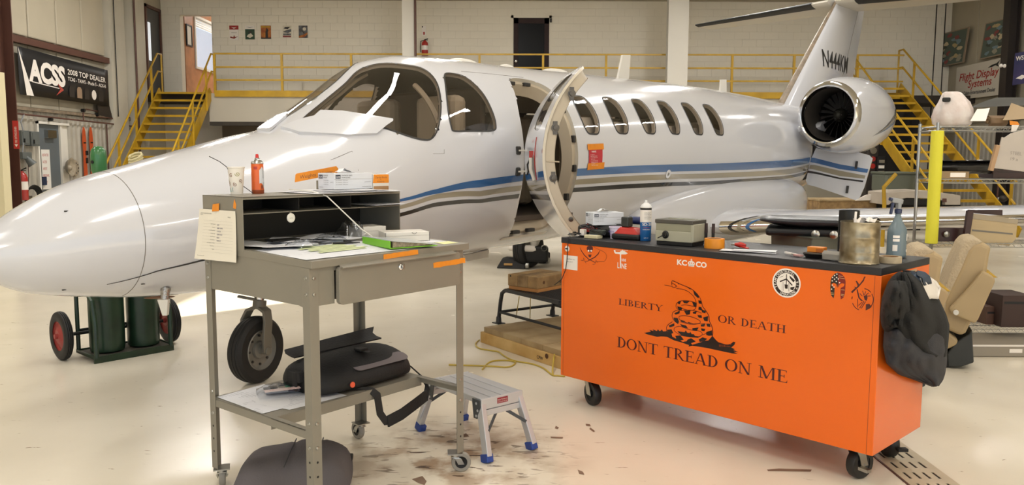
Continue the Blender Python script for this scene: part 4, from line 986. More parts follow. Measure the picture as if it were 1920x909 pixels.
# side, front and back aprons
for x0, x1 in ((.0028, .005), (DWD-.005, DWD-.0028)):
    mb = MB(); pr = [(.03, ZA+.03), (.05, ZA-.005), (.075, ZA), (DDP-.04, ZA), (DDP-.01, ZA+.02), (DDP-.004, ZW+.015), (.004, ZW-.028), (.004, ZA+.03)]
    mb.prism(pr, (x0, 0, 0), (0, 1, 0), (0, 0, 1), x1-x0); mb.build('side_apron', M_desk, desk)
mb = MB(); mb.bb((.004, .003, ZA), (.125, .006, ZW-.03)); mb.bb((.80, .003, ZA), (DWD-.004, .006, ZW-.03)); mb.bb((.12, .003, ZW-.05), (.82, .006, ZW-.03)); mb.build('front_apron', M_desk, desk)
MB().bb((.004, DDP-.006, ZA), (DWD-.004, DDP-.003, ZW+.02)).build('back_apron', M_desk, desk)
# drawer with turned-out pull edge
mb = MB(); mb.prism(rrect(.127, .93, .842, 1.088, .02, 3), (0, -.004, 0), (1, 0, 0), (0, 0, 1), .022); dr = mb.build('drawer', M_desk, desk, bevel=.002)
mb = MB(); mb.strap([(.135, -.028, 1.088), (.80, -.028, 1.088)], (0, 1, .35), .034, .004); mb.ball((.135, -.028, 1.086), .004); mb.build('drawer_pull', M_desk, dr)
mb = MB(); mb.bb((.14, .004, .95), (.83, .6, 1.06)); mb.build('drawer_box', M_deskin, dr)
mb = MB(); mb.lathe([(.014, 0), (.013, .005), (.008, .008), (.006, .003), (0, .003)], (.461, -.026, 1.053), (0, -1, 0), 18, cap=False); mb.build('drawer_lock', M_chrome, dr, smooth=True)
mb = MB(); mb.bb((.466, -.040, 1.045), (.472, -.033, 1.062)); mb.build('key', M_steel, dr)
# worktop (front edge band turned down)
mb = MB(); y0, y1, x0, x1 = -.016, DDP, .001, .915
mb.v = []; mb.add([(x0, y0, ZW-.03), (x1, y0, ZW-.03), (x1, y1, ZW-.012), (x0, y1, ZW-.012), (x0, y0, ZW), (x1, y0, ZW), (x1, y1, ZW+.018), (x0, y1, ZW+.018)], [(0, 3, 2, 1), (4, 5, 6, 7), (0, 1, 5, 4), (1, 2, 6, 5), (2, 3, 7, 6), (3, 0, 4, 7)])
mb.build('worktop', M_desk, desk, bevel=.002)
# pigeonhole case
HY = .446
mb = MB(); t = .003
mb.bb((0, HY, ZW), (t, DDP, ZH)); hs = mb.build('case_side', M_desk, desk)
MB().bb((.902-t, HY, ZW), (.902, DDP, ZH)).build('case_side', M_desk, desk)
MB().bb((0, HY, ZH-t), (.902, DDP, ZH)).build('case_top', M_desk, desk)
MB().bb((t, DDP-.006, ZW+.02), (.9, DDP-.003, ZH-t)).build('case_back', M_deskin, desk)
mb = MB(); mb.bb((t, HY, ZH-.006), (.9, HY+.012, ZH-t)); mb.bb((t, HY, ZH-.012), (.9, HY+.002, ZH)); mb.build('case_lip', M_desk, desk)
MB().bb((t, HY+.004, 1.281), (.9, DDP-.006, 1.284)).build('case_shelf', M_desk, desk)
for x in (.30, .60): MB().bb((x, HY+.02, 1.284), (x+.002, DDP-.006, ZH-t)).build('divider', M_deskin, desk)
# lower shelf and side bars
mb = MB(); mb.bb((.003, .285, ZSH-.004), (DWD-.003, DDP-.003, ZSH)); mb.bb((.003, .285, ZSH-.05), (DWD-.003, .288, ZSH-.004)); mb.build('shelf', M_desk, desk, bevel=.001)
for x in (0, DWD): MB().bb((x+(.003 if x == 0 else -.006), .003, ZSH-.035), (x+(.006 if x == 0 else -.003), DDP-.003, ZSH)).build('side_bar', M_desk, desk); 
for x, s in ((.003, 1), (DWD-.003, -1)): MB().bb((x, .003, ZSH-.004), (x+s*.03, .286, ZSH)).build('side_bar', M_desk, desk)
# casters
def caster(parent, x, y, z, R_, w_, ang, mt=M_steel, wheel=M_rub, hub=None, tread=None, name='caster', offs=.03):
    d = Vector((math.cos(ang), math.sin(ang), 0)); ax = Vector((-d.y, d.x, 0)); c = Vector((x, y, R_))+d*offs
    mb = MB(); mb.box((x, y, z-.003), (R_*1.5, R_*1.5, .006), rz=ang); mb.cyl((x, y, z-.006), (x, y, z-.022), R_*.42)
    top = Vector((x, y, z-.022))
    for s in (1, -1):
        a = top+ax*s*(w_/2+.005); mb.strap([a-d*.0, top*.5+c*.5+ax*s*(w_/2+.006)+Vector((0, 0, .008)), c+ax*s*(w_/2+.006)-Vector((0, 0, .008))], [d]*3, R_*.62, .004)
    mb.box(top, (R_*.8, w_+.014, .004), rz=ang); mb.cyl(c-ax*(w_/2+.012), c+ax*(w_/2+.012), .006, n=8)
    o = mb.build(name, mt, parent)
    mb = MB(); mb.lathe([(R_*.62, -w_/2), (R_*.94, -w_/2), (R_, -w_*.35), (R_, w_*.35), (R_*.94, w_/2), (R_*.62, w_/2)], c, ax, 28, cap=False); mb.build('tread', tread or wheel, o, smooth=True, angle=35)
    mb = MB(); mb.lathe([(R_*.63, -w_*.44), (R_*.3, -w_*.3), (R_*.28, -w_*.5), (0, -w_*.5)], c, ax, 24, cap=False); mb.lathe([(0, w_*.5), (R_*.28, w_*.5), (R_*.3, w_*.3), (R_*.63, w_*.44)], c, ax, 24, cap=False); mb.build('wheel', hub or wheel, o, smooth=True, angle=35)
    return o
M_trd = mat('grey_tread', '8a867e', .6)
caster(desk, .025, .02, ZL, .048, .028, .4, tread=M_trd); caster(desk, DWD-.03, .03, ZL, .048, .028, -DRZ+.1, tread=M_trd); caster(desk, .03, DDP-.03, ZL, .048, .028, 1.0, tread=M_trd); caster(desk, DWD-.03, DDP-.03, ZL, .048, .028, -DRZ+2.3, tread=M_trd)
# orange tape strips stuck on the desk
def tstrip(x0, z0, x1, z1, h, y, nm='tape_strip', lb='orange tape strip', par=desk, sd=3):
    rnd = random.Random(sd); n = 10; up_ = []; lo = []
    for k in range(n+1):
        x = lerp(x0, x1, k/n); z = lerp(z0, z1, k/n); up_.append((x, z+h/2+rnd.uniform(-.0015, .0015))); lo.append((x+(rnd.uniform(-.004, .004) if k in (0, n) else 0), z-h/2+rnd.uniform(-.0015, .0015)))
    mb = MB(); mb.prism(lo+up_[::-1], (0, y, 0), (1, 0, 0), (0, 0, 1), .0008); return lab(mb.build(nm, M_tapeo, par), lb)
tstrip(.372, 1.103, .575, 1.108, .022, -.0172); tstrip(.662, 1.038, .874, 1.043, .024, -.0265, sd=5)
tstrip(.668, 1.038, .672, 1.038, .002, -.03)
for o in [c for c in desk.children if c.name.startswith('tape_strip')][-1:]: bpy.data.objects.remove(o)
mb = MB(); mb.prism([(0, 0), (.018, -.004), (.024, .012), (.012, .038), (.004, .02)], (-.0005, .515, 1.307), (0, -1, 0), (0, 0, 1), .0008); mb.build('tape_scrap', M_tapeo, desk)
# ---- helper for things on the desk
def DW(x, y, z): return DA+DX*x+DY*y+Vector((0, 0, z))
def zt(y): return ZW+.018*max(y, 0)/DDP+.0006
def carton(name, label, cat, loc, d, rz, m=M_card, group=None, seam=True):
    t = thing(name, label, cat, loc, rz, group); a, b, c = d
    MB().box((0, 0, c/2), d).build('carton', m, t, bevel=.0015)
    mb = MB(); mb.box((0, -b/2-.0003, c*.62), (a, .0006, .0008)); mb.box((0, 0, c+.0003), (a*.98, .0008, .0006)); mb.build('fold_line', M_line, t)
    return t
def sheetq(name, label, cat, q, lift=0.0, m=M_paper, n=8, curl=0.0, group=None, t=.0006, sd=1):
    """paper sheet between four world corners, gently buckled"""
    rnd = random.Random(sd); q = [Vector(p) for p in q]; c = sum(q, Vector())/4; g = []
    ph = rnd.uniform(0, 6)
    for i in range(n+1):
        r = []
        for j in range(n+1):
            u, v = i/n, j/n; p = q[0].lerp(q[1], u).lerp(q[3].lerp(q[2], u), v)-c
            p.z += lift+curl*(math.sin(ph+u*3.1)*math.cos(ph*1.7+v*2.6)+1)*.5; r.append(p)
        g.append(r)
    mb = MB(); mb.sheet(g, t=t); o = mb.build(name, m, None, smooth=True, angle=60); o.location = c; tag(o, label, cat, group); return o
# cup
t = thing('paper_cup', 'white paper cup with brown swirl print on the top left of the grey desk', 'cup', DW(.135, .70, ZH))
mb = MB(); mb.lathe([(.026, .0), (.027, .004), (.0365, .118), (.039, .119), (.039, .124), (.036, .123), (.0255, .006), (0, .006)], (0, 0, 0), n=32, cap=False); mb.build('cup_wall', mat('cup_paper', 'e2ddd4', .5), t, smooth=True, angle=50)
M_swirl = mat('swirl_brown', '7c5038', .6); rnd = random.Random(4)
def wrap(pts, w_, z, r_of, m, name, parent, off=.0008):
    mb = MB()
    for q in stroke(pts, w_):
        mb.add([Vector((math.cos(p[0]/.033)*(r_of(p[1])+off), math.sin(p[0]/.033)*(r_of(p[1])+off), p[1])) for p in q], [(0, 1, 2, 3)])
    return mb.build(name, m, parent)
rof = lambda z: .0267+.0098*z/.118
for k, (a, z, r_, c_) in enumerate(((-2.9, .095, .012, M_swirl), (-2.0, .085, .010, M_swirl), (-1.45, .045, .010, M_swirl), (-1.1, .092, .011, mat('swirl_green', '8f8a3c', .6)), (-2.45, .05, .010, M_swirl), (-.7, .06, .010, M_swirl), (-2.7, .06, .008, MATS['swirl_green']))):
    pts = [(a*.033+r_*(1-i/16)*math.cos(i*.62+k), z+r_*(1-i/16)*math.sin(i*.62+k)) for i in range(16)]; wrap(pts, .0022, 0, rof, c_, 'swirl_print', t)
wrap([(-2.35*.033, .02), (-1.9*.033, .022)], .018, 0, rof, mat('swirl_teal', '4f9aa0', .6), 'swirl_print', t)
# spray can
t = thing('spray_can', 'orange spray can with red cap nozzle standing on the desk top', 'spray can', DW(.232, .68, ZH))
mb = MB(); mb.lathe([(.0, 0), (.026, 0), (.028, .003), (.028, .018)], n=28, cap=False); mb.build('base_ring', mat('can_brown', '8a3f1c', .35), t, smooth=True)
mb = MB(); mb.lathe([(.0278, .003), (.0278, .135), (.0272, .138)], n=28, cap=False); mb.build('body', mat('can_orange', 'd4622a', .3, metal=.15), t, smooth=True)
mb = MB(); mb.lathe([(.028, .137), (.0285, .14), (.027, .143), (.022, .152), (.015, .158), (.011, .16), (.011, .164), (0, .164)], n=28, cap=False); mb.build('shoulder', M_steel, t, smooth=True, angle=30)
mb = MB(); mb.lathe([(.0075, .163), (.0075, .172), (.006, .182), (0, .182)], n=14, cap=False); mb.build('nozzle', mat('nozzle_red', 'c22a26', .4), t, smooth=True)
mb = MB(); mb.sheet([[Vector((math.cos(a)*.0284, math.sin(a)*.0284, z)) for z in np.linspace(.02+.03*abs(math.sin(a*2)), .125-.02*abs(math.sin(a*2+1)), 5)] for a in np.linspace(-1.0, .35, 9)]); lb_ = mb.build('label', print_mat('can_label', 'c9ccd2', '6a6f7a', 220), t, smooth=True)
mb = MB()
for k in range(9): a = -.75+k*.05; mb.sheet([[Vector((math.cos(q)*.0289, math.sin(q)*.0289, z)) for z in (.024, .04)] for q in (a, a+.012+.01*(k % 3))])
tag(mb.build('barcode', M_ink, t), kind='stuff')
mb = MB(); mb.sheet([[Vector((math.cos(a)*.0284, math.sin(a)*.0284, z)) for z in (.112, .125)] for a in np.linspace(-1.9, -1.3, 5)]); mb.build('brand_block', R_, t)
# stack of papers on the top
rnd = random.Random(11)
for k in range(5):
    dx_, dy_ = rnd.uniform(-.02, .02), rnd.uniform(-.015, .015); y0 = HY-.07+.012*k; zz = ZH+.001+.0022*k
    c = [DW(.36+dx_+.03*k, .72+dy_, zz), DW(.86+dx_-.02*k, .66+dy_, zz), DW(.86+dx_-.03*k, y0, zz), DW(.36+dx_+.03*k, y0+.05, zz)]
    sheetq('paper_sheet', ['lowest white sheet of the loose pile on the desk top', 'second white sheet from the bottom of the pile on the desk top', 'middle white sheet of the pile on the desk top', 'second white sheet from the top of the pile on the desk top', 'topmost white sheet of the pile under the glove box'][k], 'paper', c, m=M_print if k > 2 else M_paper, curl=.004, group='loose pile of papers on the desk top', sd=k)
c = [DW(.70, .62, 1.290), DW(.885, .62, 1.290), DW(.892, .40, 1.292), DW(.70, .40, 1.292)]
sheetq('paper_sheet', 'white sheet poking out of the right pigeonhole', 'paper', c, curl=.004)
# glove box
def glovebox(loc, rz, label, d=(.24, .125, .078)):
    t = carton('glove_box', label, 'box', loc, d, rz, mat('box_bluewhite', 'cfd3da', .55)); a, b, c = d
    for o_, ex, wd in (((-a/2, -b/2-.0006, 0), (1, 0, 0), a), ((-a/2-.0006, b/2, 0), (0, -1, 0), b)):
        D = Decal(o_, ex, (0, 0, 1)); nb = mat('box_navy', '2c3648', .5); D.poly(nb, [(.008, c-.026), (.038, c-.026), (.038, c-.008), (.008, c-.008)]).up().text(M_paper, 'ULINE', .010, c-.022, .013, fit=.026, off=.01)
        D.text(M_ink, 'SYNTHETIC VINYL' if wd == a else 'GUANTES', .044, c-.014, .008, fit=wd*.28).text(M_ink, 'EXAM GLOVES', .044, c-.024, .008, fit=wd*.22)
        for k in range(3): D.text(M_ink, 'S-12345 100 pcs', .044 if wd != a else .010, c-.036-.010*k, .005, fit=wd*.3)
        D.text(M_ink, 'POWDER FREE MADE IN CHINA', .010 if wd != a else a*.72, .008, .005, fit=wd*.25); D.line(M_ink, [(wd*.78, c*.42), (wd*.95, c*.45)], .0012)
        D.build('carton_print', t)
    mb = MB(); mb.prism(ell(0, 0, a*.24, b*.14, 20), (0, 0, c+.0006), (1, 0, 0), (0, 1, 0), .0006); mb.build('slot', M_seal, t)
    rnd = random.Random(3); mb = MB(); mb.sheet([[(lerp(-.05, .05, i/7), lerp(-.02, .02, j/4), c+.004+.022*math.exp(-((i-2.5)**2)/3)*rnd.uniform(.5, 1)) for j in range(5)] for i in range(8)]); mb.build('glove_tuft', mat('glove_white', 'dcdfe4', .5), t, smooth=True)
    return t
glovebox(DW(.68, .60, ZH+.014), DRZ, 'white glove box with navy lettering on the papers on the grey desk')
t = carton('zip_box', 'small white box with hand-lettered orange tape on the desk top corner', 'box', DW(.80, .52, ZH+.0), (.10, .14, .085), DRZ-.05)
t.location = DW(.855, .60, ZH); 
D = Decal((-.05, -.0706, 0), (1, 0, 0), (0, 0, 1)); D.poly(M_tapeo, [(-.004, .04), (.1, .04), (.1, .083), (.004, .083)]).up().text(M_swirl, 'Zip-tie Blocks', .012, .064, .014, fit=.078).text(M_swirl, '&', .045, .055, .009).text(M_swirl, 'Inserts', .025, .044, .011, fit=.045).poly(mat('kraft', '9f7b56', .7), [(.002, .004), (.098, .004), (.098, .024), (.002, .024)]); lab(D.build('tape_label', t), 'hand-lettered orange tape')
# orange tape note leaning behind the glove box
t = thing('tape_note', 'long orange tape strip with handwriting standing tilted on the desk top', 'tape', DW(.46, .70, ZH+.004), DRZ)
e1 = Vector((1, 0, .13)).normalized(); e2 = Vector((-.13, 0, 1)).normalized(); mb = MB(); mb.prism([(-.01, .0), (.0, .036), (.006, .04), (.25, .044), (.262, .03), (.25, .004), (.0, 0)], (0, 0, .045), e1, e2, .001); mb.build('strip', M_tapeo, t)
D = Decal((0, -.0006, .045), e1, e2); D.text(M_swirl, 'Weights   I knew', .02, .012, .024, fit=.20, shear=.2); D.build('handwriting', t)
MB().bb((.12, .0005, -.004), (.135, .003, .05)).build('backing_stick', M_tan, t)
# white lashing rod across the front of the pigeonholes
mb = MB(); mb.tube([DW(.36, .62, ZH+.018), DW(.40, .50, ZH+.012), DW(.43, .43, ZH-.01), DW(.55, .33, 1.19), DW(.60, .26, zt(.26)+.004)], .003, 8); tag(mb.build('stiff_wire', M_white, smooth=True), 'thin white stiff wire hanging across the desk pigeonholes', 'wire')
mb = MB(); mb.tube([FY(392, 293, 3.6), FY(412, 303, 3.62), FY(425, 313, 3.66), FY(437, 335, 3.68), DW(.19, .66, ZH)+Vector((0, 0, .006))], .0018, 6); tag(mb.build('wire', M_ink, smooth=True), 'thin bent grey wire sticking up behind the paper cup', 'wire')
# magnet
t = thing('button_magnet', 'round white button magnet on the dark pigeonhole shelf edge', 'magnet', DW(.238, HY-.004, 1.255), DRZ)
mb = MB(); mb.lathe([(.0, .007), (.018, .006), (.021, .003), (.021, 0), (0, 0)], (0, 0, 0), (0, -1, 0), 24, cap=False); mb.build('disc', M_white, t, smooth=True); mb = MB(); put_text(mb, 'NOTES', Vector((-.010, -.0074, -.002)), Vector((1, 0, 0)), Vector((0, 0, 1)), .005); mb.build('disc_print', M_ink, t)
MB().bb((-.004, 0, .012), (.004, .005, .03)).build('clip', M_steel, t)
# form taped on the side
t = thing('taped_form', 'printed white form with handwriting taped to the left side of the desk', 'paper', DA, DRZ)
def sp(px, py):
    w = FP(px, py, DA-DX*.004, DX); v = w-DA; return (v.dot(DY), v.z)
q = [sp(374, 391), sp(441, 396), sp(446, 492), sp(369, 484)]
mb = MB(); g = [[None]*7 for _ in range(7)]
for i in range(7):
    for j in range(7):
        u, v = i/6, j/6; y = lerp(lerp(q[0][0], q[1][0], u), lerp(q[3][0], q[2][0], u), v); z = lerp(lerp(q[0][1], q[1][1], u), lerp(q[3][1], q[2][1], u), v)
        g[i][j] = (-.004-.012*v*v*(1-u*.3), y, z)
mb.sheet(g, t=.0006); mb.build('sheet', mat('form_paper', 'e0dacb', .6), t, smooth=True)
def fo(u, v): return Vector((-.0052-.012*v*v*(1-u*.3), lerp(lerp(q[0][0], q[1][0], u), lerp(q[3][0], q[2][0], u), v), lerp(lerp(q[0][1], q[1][1], u), lerp(q[3][1], q[2][1], u), v)))
mb = MB(); rows = ['Date Received:', 'Customer:', 'Aircraft Registration:', 'Aircraft Type:', 'Aircraft Serial:', 'Part Number:', 'Serial Number Installed:', 'Work Order:', 'Notes:']
def ftext(mb, s, u, v, size, fitu=None, right=False):
    vv, ff, w_, h_ = text_geo(s, size, 0); k = (fitu/w_) if fitu else 1/.285
    if right: u = u-w_*k
    mb.add([fo(u+p[0]*k, v-p[1]/.24) for p in vv], ff)
for k, r in enumerate(rows): ftext(mb, r, .47, .29+.062*k, .0058, right=True)
ftext(mb, 'AIRCRAFT EQUIPMENT RECORD', .05, .09, .006); ftext(mb, 'Inspection', .05, .12, .005); ftext(mb, 'form continues overleaf', .07, .93, .005); ftext(mb, 'WINGS', .80, .14, .007)
tag(mb.build('form_print', M_ink, t), kind='stuff')
mb = MB()
for k, r in enumerate(('10/9', 'K00 124 85', '5 242 R', '525B-0333', 'KA41', 'N44 417')): ftext(mb, r, .52, .31+.062*k, .009)
tag(mb.build('handwriting', mat('pen_blue', '2c2f6a', .6), t), kind='stuff')
mb = MB()
for k in range(11): a, b = fo(.14, .22+.062*k), fo(.92, .22+.062*k); mb.strap([a, b], (0, 0, 1), .0004, .0002)
tag(mb.build('ruled_lines', mat('rule_grey', 'a9a59a', .6), t), kind='stuff')
mb = MB(); a = sp(399, 393); mb.prism([(0, 0), (.055, .004), (.06, .038), (.008, .032)], (-.0055, a[0]+.004, a[1]-.008), (0, -1, 0), (0, 0, 1), .0008); lab(mb.build('tape', M_tapeo, t), 'orange tape')
# small boxes on the worktop
def onTop(px, py, y=.3): return FZ(px, py, zt(y)+.006)
t = carton('small_carton', 'white mailing carton with a thumb notch on the right of the desk', 'box', DW(.775, .285, zt(.3)), (.215, .15, .042), DRZ-.50)
D = Decal((-.1075, -.0755, 0), (1, 0, 0), (0, 0, 1)); D.poly(M_line, ell(.14, .042, .012, .009, 12, 180, 360)).up().poly(M_card, ell(.14, .043, .010, .0075, 12, 180, 360)); D.build('thumb_notch', t)
mb = MB(); mb.bb((-.1085, -.0765, 0), (-.1065, -.0745, .042)); mb.bb((.1065, -.0765, 0), (.1085, -.0745, .042)); mb.build('corner_edge', M_seal, t)
t = carton('small_carton', 'white carton half inside the lower pigeonhole behind a plastic bag', 'box', DW(.73, .50, zt(.5)), (.13, .15, .055), DRZ-.25)
mb = MB(); mb.bb((.064, -.076, 0), (.066, -.074, .055)); mb.build('corner_edge', M_seal, t)
# green binder
t = thing('green_binder', 'bright green ring binder lying shut on the worktop', 'binder', DW(.52, .17, zt(.17)+.002), 0)
a = FZ(659, 452, zt(.4)); b = FZ(731, 469, zt(.1)); dirv = (b-a); dirv.z = 0; L_ = .27; e1 = dirv.normalized(); e2 = Vector((-e1.y, e1.x, 0))
t.location = b-e1*L_; t.location.z = zt(.2)+.003; t.rotation_euler = (0, 0, math.atan2(e1.y, e1.x))
M_green = mat('binder_green', '76b92c', .4)
h_ = .034
MB().bb((0, 0, 0), (L_, .004, h_)).build('spine', M_green, t, bevel=.001)
mb = MB(); mb.add([(0, 0, h_), (L_, 0, h_), (L_, .24, .006), (0, .24, .006), (0, 0, h_+.003), (L_, 0, h_+.003), (L_, .24, .009), (0, .24, .009)], [(0, 3, 2, 1), (4, 5, 6, 7), (0, 1, 5, 4), (1, 2, 6, 5), (2, 3, 7, 6), (3, 0, 4, 7)]); mb.build('front_cover', mat('cover_film', 'aab0b2', .2), t)
MB().bb((0, 0, 0), (L_, .24, .003)).build('back_cover', M_green, t)
mb = MB(); mb.add([(.01, .02, .004), (L_-.01, .02, .004), (L_-.01, .22, .004), (.01, .22, .004), (.01, .02, h_-.004), (L_-.01, .02, h_-.004), (L_-.01, .22, .009), (.01, .22, .009)], [(0, 3, 2, 1), (4, 5, 6, 7), (0, 1, 5, 4), (1, 2, 6, 5), (2, 3, 7, 6), (3, 0, 4, 7)]); mb.build('pages', mat('pages', 'a99b86', .8, var=.5, vs=90), t)
# big drawing sheets
gm = print_mat('drawing_print', 'd3d5da', 'b4b7bd', 60)
zz = zt(.1)+.0012
def qs(pts, z): return [FZ(x, y, z) for x, y in pts]
sheetq('drawing_sheet', 'large printed drawing with green highlighting spread over the worktop front', 'paper', [DW(.03, .41, zt(.4)+.001), DW(.55, .40, zt(.4)+.001), DW(.62, .0, zt(0)+.0012), DW(.0, .015, zt(0)+.0012)], m=gm, curl=.003, sd=3)
for k in range(6):
    x0 = .16+.03*(k % 2); y0 = .13+.034*k; sheetq('highlight', 'pale green highlighted rows on the drawing', 'paper', [DW(x0, y0, zt(y0)+.0052), DW(x0+.25, y0, zt(y0)+.0052), DW(x0+.25, y0+.028, zt(y0)+.0052), DW(x0, y0+.028, zt(y0)+.0052)], m=mat('highlight', 'd6e0b0', .6), n=2, t=.0002, group='highlighted rows')
dsh = [o for o in COL.objects if o.name.startswith('drawing_sheet')][0]
bpy.context.view_layer.update()
for o in [o for o in COL.objects if o.name.startswith('highlight')]:
    o.parent = dsh; o.location = o.location-dsh.location
    for k in ('label', 'category', 'group'): 
        if k in o: del o[k]
sheetq('paper_sheet', 'white sheet with a note pad under the small carton', 'paper', [DW(.60, .30, zt(.3)+.0008), DW(.88, .30, zt(.3)+.0008), DW(.88, .10, zt(.1)+.0008), DW(.62, .12, zt(.1)+.0008)], m=M_print, n=3)
sheetq('sticky_note', 'pale yellow sticky note on the right corner of the worktop', 'note', [DW(.80, .10, zt(.1)+.0016), DW(.885, .09, zt(.1)+.0016), DW(.88, .02, zt(0)+.0016), DW(.79, .03, zt(0)+.0016)], m=mat('sticky', 'dcdda0', .6), n=3)
for k, (x, y, a_, w_, h2, lb_) in enumerate(((.10, .50, .3, .22, .28, 'leftmost white sheet in the lower pigeonhole'), (.20, .44, -.5, .21, .26, 'white sheet slanting out of the lower pigeonhole'), (.32, .50, .8, .2, .26, 'white sheet behind the plastic parts bags'), (.47, .47, .2, .2, .24, 'white sheet under the middle parts bag'))):
    R = Matrix.Rotation(a_, 3, 'Z'); cc = [(-w_/2, -h2/2), (w_/2, -h2/2), (w_/2, h2/2), (-w_/2, h2/2)]; P = [R@Vector((p[0], p[1], 0)) for p in cc]
    sheetq('paper_sheet', lb_, 'paper', [DW(max(min(x+p.x, .88), .01), min(y+p.y, .74), zt(y)+.002+.003*k) for p in P], m=M_paper if k != 2 else M_print, curl=.014, sd=20+k)
mb = MB(); mb.prism([(0, 0), (.16, .03), (.17, .09), (.02, .10)], DW(.16, .46, zt(.5)+.018), DX, DY, .004); tag(mb.build('black_folder', M_black), 'black folder corner between the papers in the pigeonhole', 'folder')
def bag(name, label, cat, c, d, rz, sd=1, m=None):
    rnd = random.Random(sd); n = 12; g = []
    for i in range(n+1):
        r = []
        for j in range(n+1):
            u, v = i/n*2-1, j/n*2-1; r.append((u*d[0]/2*(1-.06*v*v), v*d[1]/2*(1-.06*u*u), d[2]*max(0, (1-u**4)*(1-v**4))*(.7+.5*rnd.random())+.002))
        g.append(r)
    t = thing(name, label, cat, c, rz); mb = MB(); mb.sheet(g); mb.build('film', m or glass('poly_bag', .95, (.95, .97, 1), .2, .03), t, smooth=True, angle=80); return t
for k, (x, y, rz, lb_, cl) in enumerate(((.25, .36, .15, 'clear parts bag lying left on the worktop', 'a9acb0'), (.42, .40, -.2, 'clear parts bag lying in the middle behind the drawing', '989ba2'), (.50, .50, .4, 'clear parts bag with a red card in the pigeonhole', '6d6a6a'))):
    t = bag('parts_bag', lb_, 'bag', DW(x, y, zt(y)+.006), (.17, .12, .022), DRZ+rz, sd=k+5)
    MB().bb((-.06, -.035, 0), (.05, .035, .008)).build('bagged_part', mat('part_grey%d' % k, cl, .5), t, bevel=.002); MB().bb((-.02, -.03, .0085), (.05, .03, .0095)).build('insert_card', M_print if k < 2 else R_, t)
t = bag('clear_bag', 'crumpled clear plastic bag leaning on the carton in the pigeonhole', 'bag', DW(.60, .47, zt(.47)+.002), (.15, .13, .075), DRZ, sd=33); mb = MB(); mb.lathe([(.018, 0), (.018, .012), (.01, .012), (.01, 0)], (.05, -.055, .008), (0, 1, .2), 16); mb.build('ring', M_white, t)
for k, (px, py, r, lb_) in enumerate(((640, 455, .3, 'black pen lying on the drawing beside the binder'), (650, 440, -.4, 'black marker lying behind the binder'))):
    p = DW(.43+.04*k, .30+.10*k, zt(.35)+.009); t = thing('pen', lb_, 'pen', p, DRZ-.75+r); mb = MB(); mb.cyl((-.06, 0, 0), (.03, 0, 0), .0045, n=10); mb.build('barrel', M_black, t, smooth=True); MB().cyl((.03, 0, 0), (.065, 0, 0), .005, .0025, n=10).build('cap', M_ink, t, smooth=True); MB().cyl((-.06, 0, 0), (-.064, 0, 0), .003, n=8).build('end_plug', M_steel, t)
# ---- on the lower shelf
ZS = ZSH+.001
sheetq('paper_sheet', 'large torn-edged white sheet on the lower desk shelf', 'paper', [DW(.02, .73, ZS), DW(.28, .75, ZS), DW(.30, .36, ZS), DW(.01, .36, ZS)], m=M_print, curl=.004, sd=9)
sheetq('paper_sheet', 'second white sheet sticking out under the torn one on the lower shelf', 'paper', [DW(.06, .60, ZS), DW(.40, .62, ZS), DW(.42, .30, ZS), DW(.12, .32, ZS)], curl=.002, sd=12)
t = bag('parts_bag', 'clear bag of small parts with a pink label on the lower shelf', 'bag', DW(.245, .56, ZS+.006), (.22, .2, .03), DRZ-.5, sd=44)
for k, (x, y, a, b, c_) in enumerate(((0, 0, .14, .05, '9c9fa4'), (.05, .05, .05, .05, '2f8f6e'), (-.03, .06, .04, .03, '2a2a2e'), (.06, -.02, .06, .02, '3a3440'), (-.06, .03, .03, .05, '6d7078'), (.03, .075, .07, .02, '33343c'))): MB().box((x, y, .008+.001*k), (a, b, .008)).build('small_part', mat('bagged%d' % k, c_, .4), t, bevel=.001)
MB().box((.0, -.06, .030), (.16, .04, .001), rz=.1).build('pink_label', print_mat('pink_print', 'd8c9c9', 'c4705e', 130), t)
# messenger bag
t = thing('messenger_bag', 'black messenger bag with grey reflective band lying on the lower desk shelf', 'bag', DW(.60, .50, ZS), DRZ)
M_nylon = mat('black_nylon', '0b0b0c', .7, bump=.25, bs=90); M_web = mat('webbing', '1b1a1a', .75)
mb = MB(); rs = []
def bsec(x, k):
    a = .0; pr = [(-.20, .0), (-.215, .03), (-.20, .085), (-.13, .135), (0, .155), (.12, .145), (.19, .10), (.215, .05), (.2, .0)]
    return [Vector((x, p[0]*k*.92, p[1]*(k if p[1] > .01 else 1))) for p in pr]
for x, k in ((-.30, .55), (-.285, .8), (-.25, .95), (-.1, 1.02), (.1, 1.02), (.22, .97), (.27, .85), (.285, .6)): rs.append(bsec(x, k))
mb.rings(rs); mb.build('bag_body', M_nylon, t, smooth=True, sub=1, angle=70)
mb = MB(); g = []
for i in range(9):
    x = lerp(-.27, .275, i/8); g.append([(x, .07, .148), (x, .11, .153), (x, .14, .160+.006*(i/8)), (x+.012+.02*(i/8), .165, .168+.022*(i/8))])
mb.sheet(g, t=.007); mb.build('flap', M_nylon, t, smooth=True)
mb = MB(); mb.prism(rrect(-.10, -.036, .24, .036, .03, 4), (.0, -.150, .106), (1, 0, 0), Vector((0, .93, .36)).normalized(), .003); lab(mb.build('reflective_band', mat('reflective_grey', '6f6669', .4), t), 'grey reflective band')
mb = MB(); mb.box((.03, -.055, .158), (.05, .05, .012)); mb.box((.03, -.09, .152), (.03, .06, .006)); mb.build('buckle', M_black, t, bevel=.003)
mb = MB(); mb.lathe([(.014, 0), (.013, .004), (0, .006)], (-.15, -.205, .045), (0, -1, .1), 16, cap=False); lab(mb.build('badge', mat('badge_orange', 'd9583a', .5), t, smooth=True), 'round orange badge')
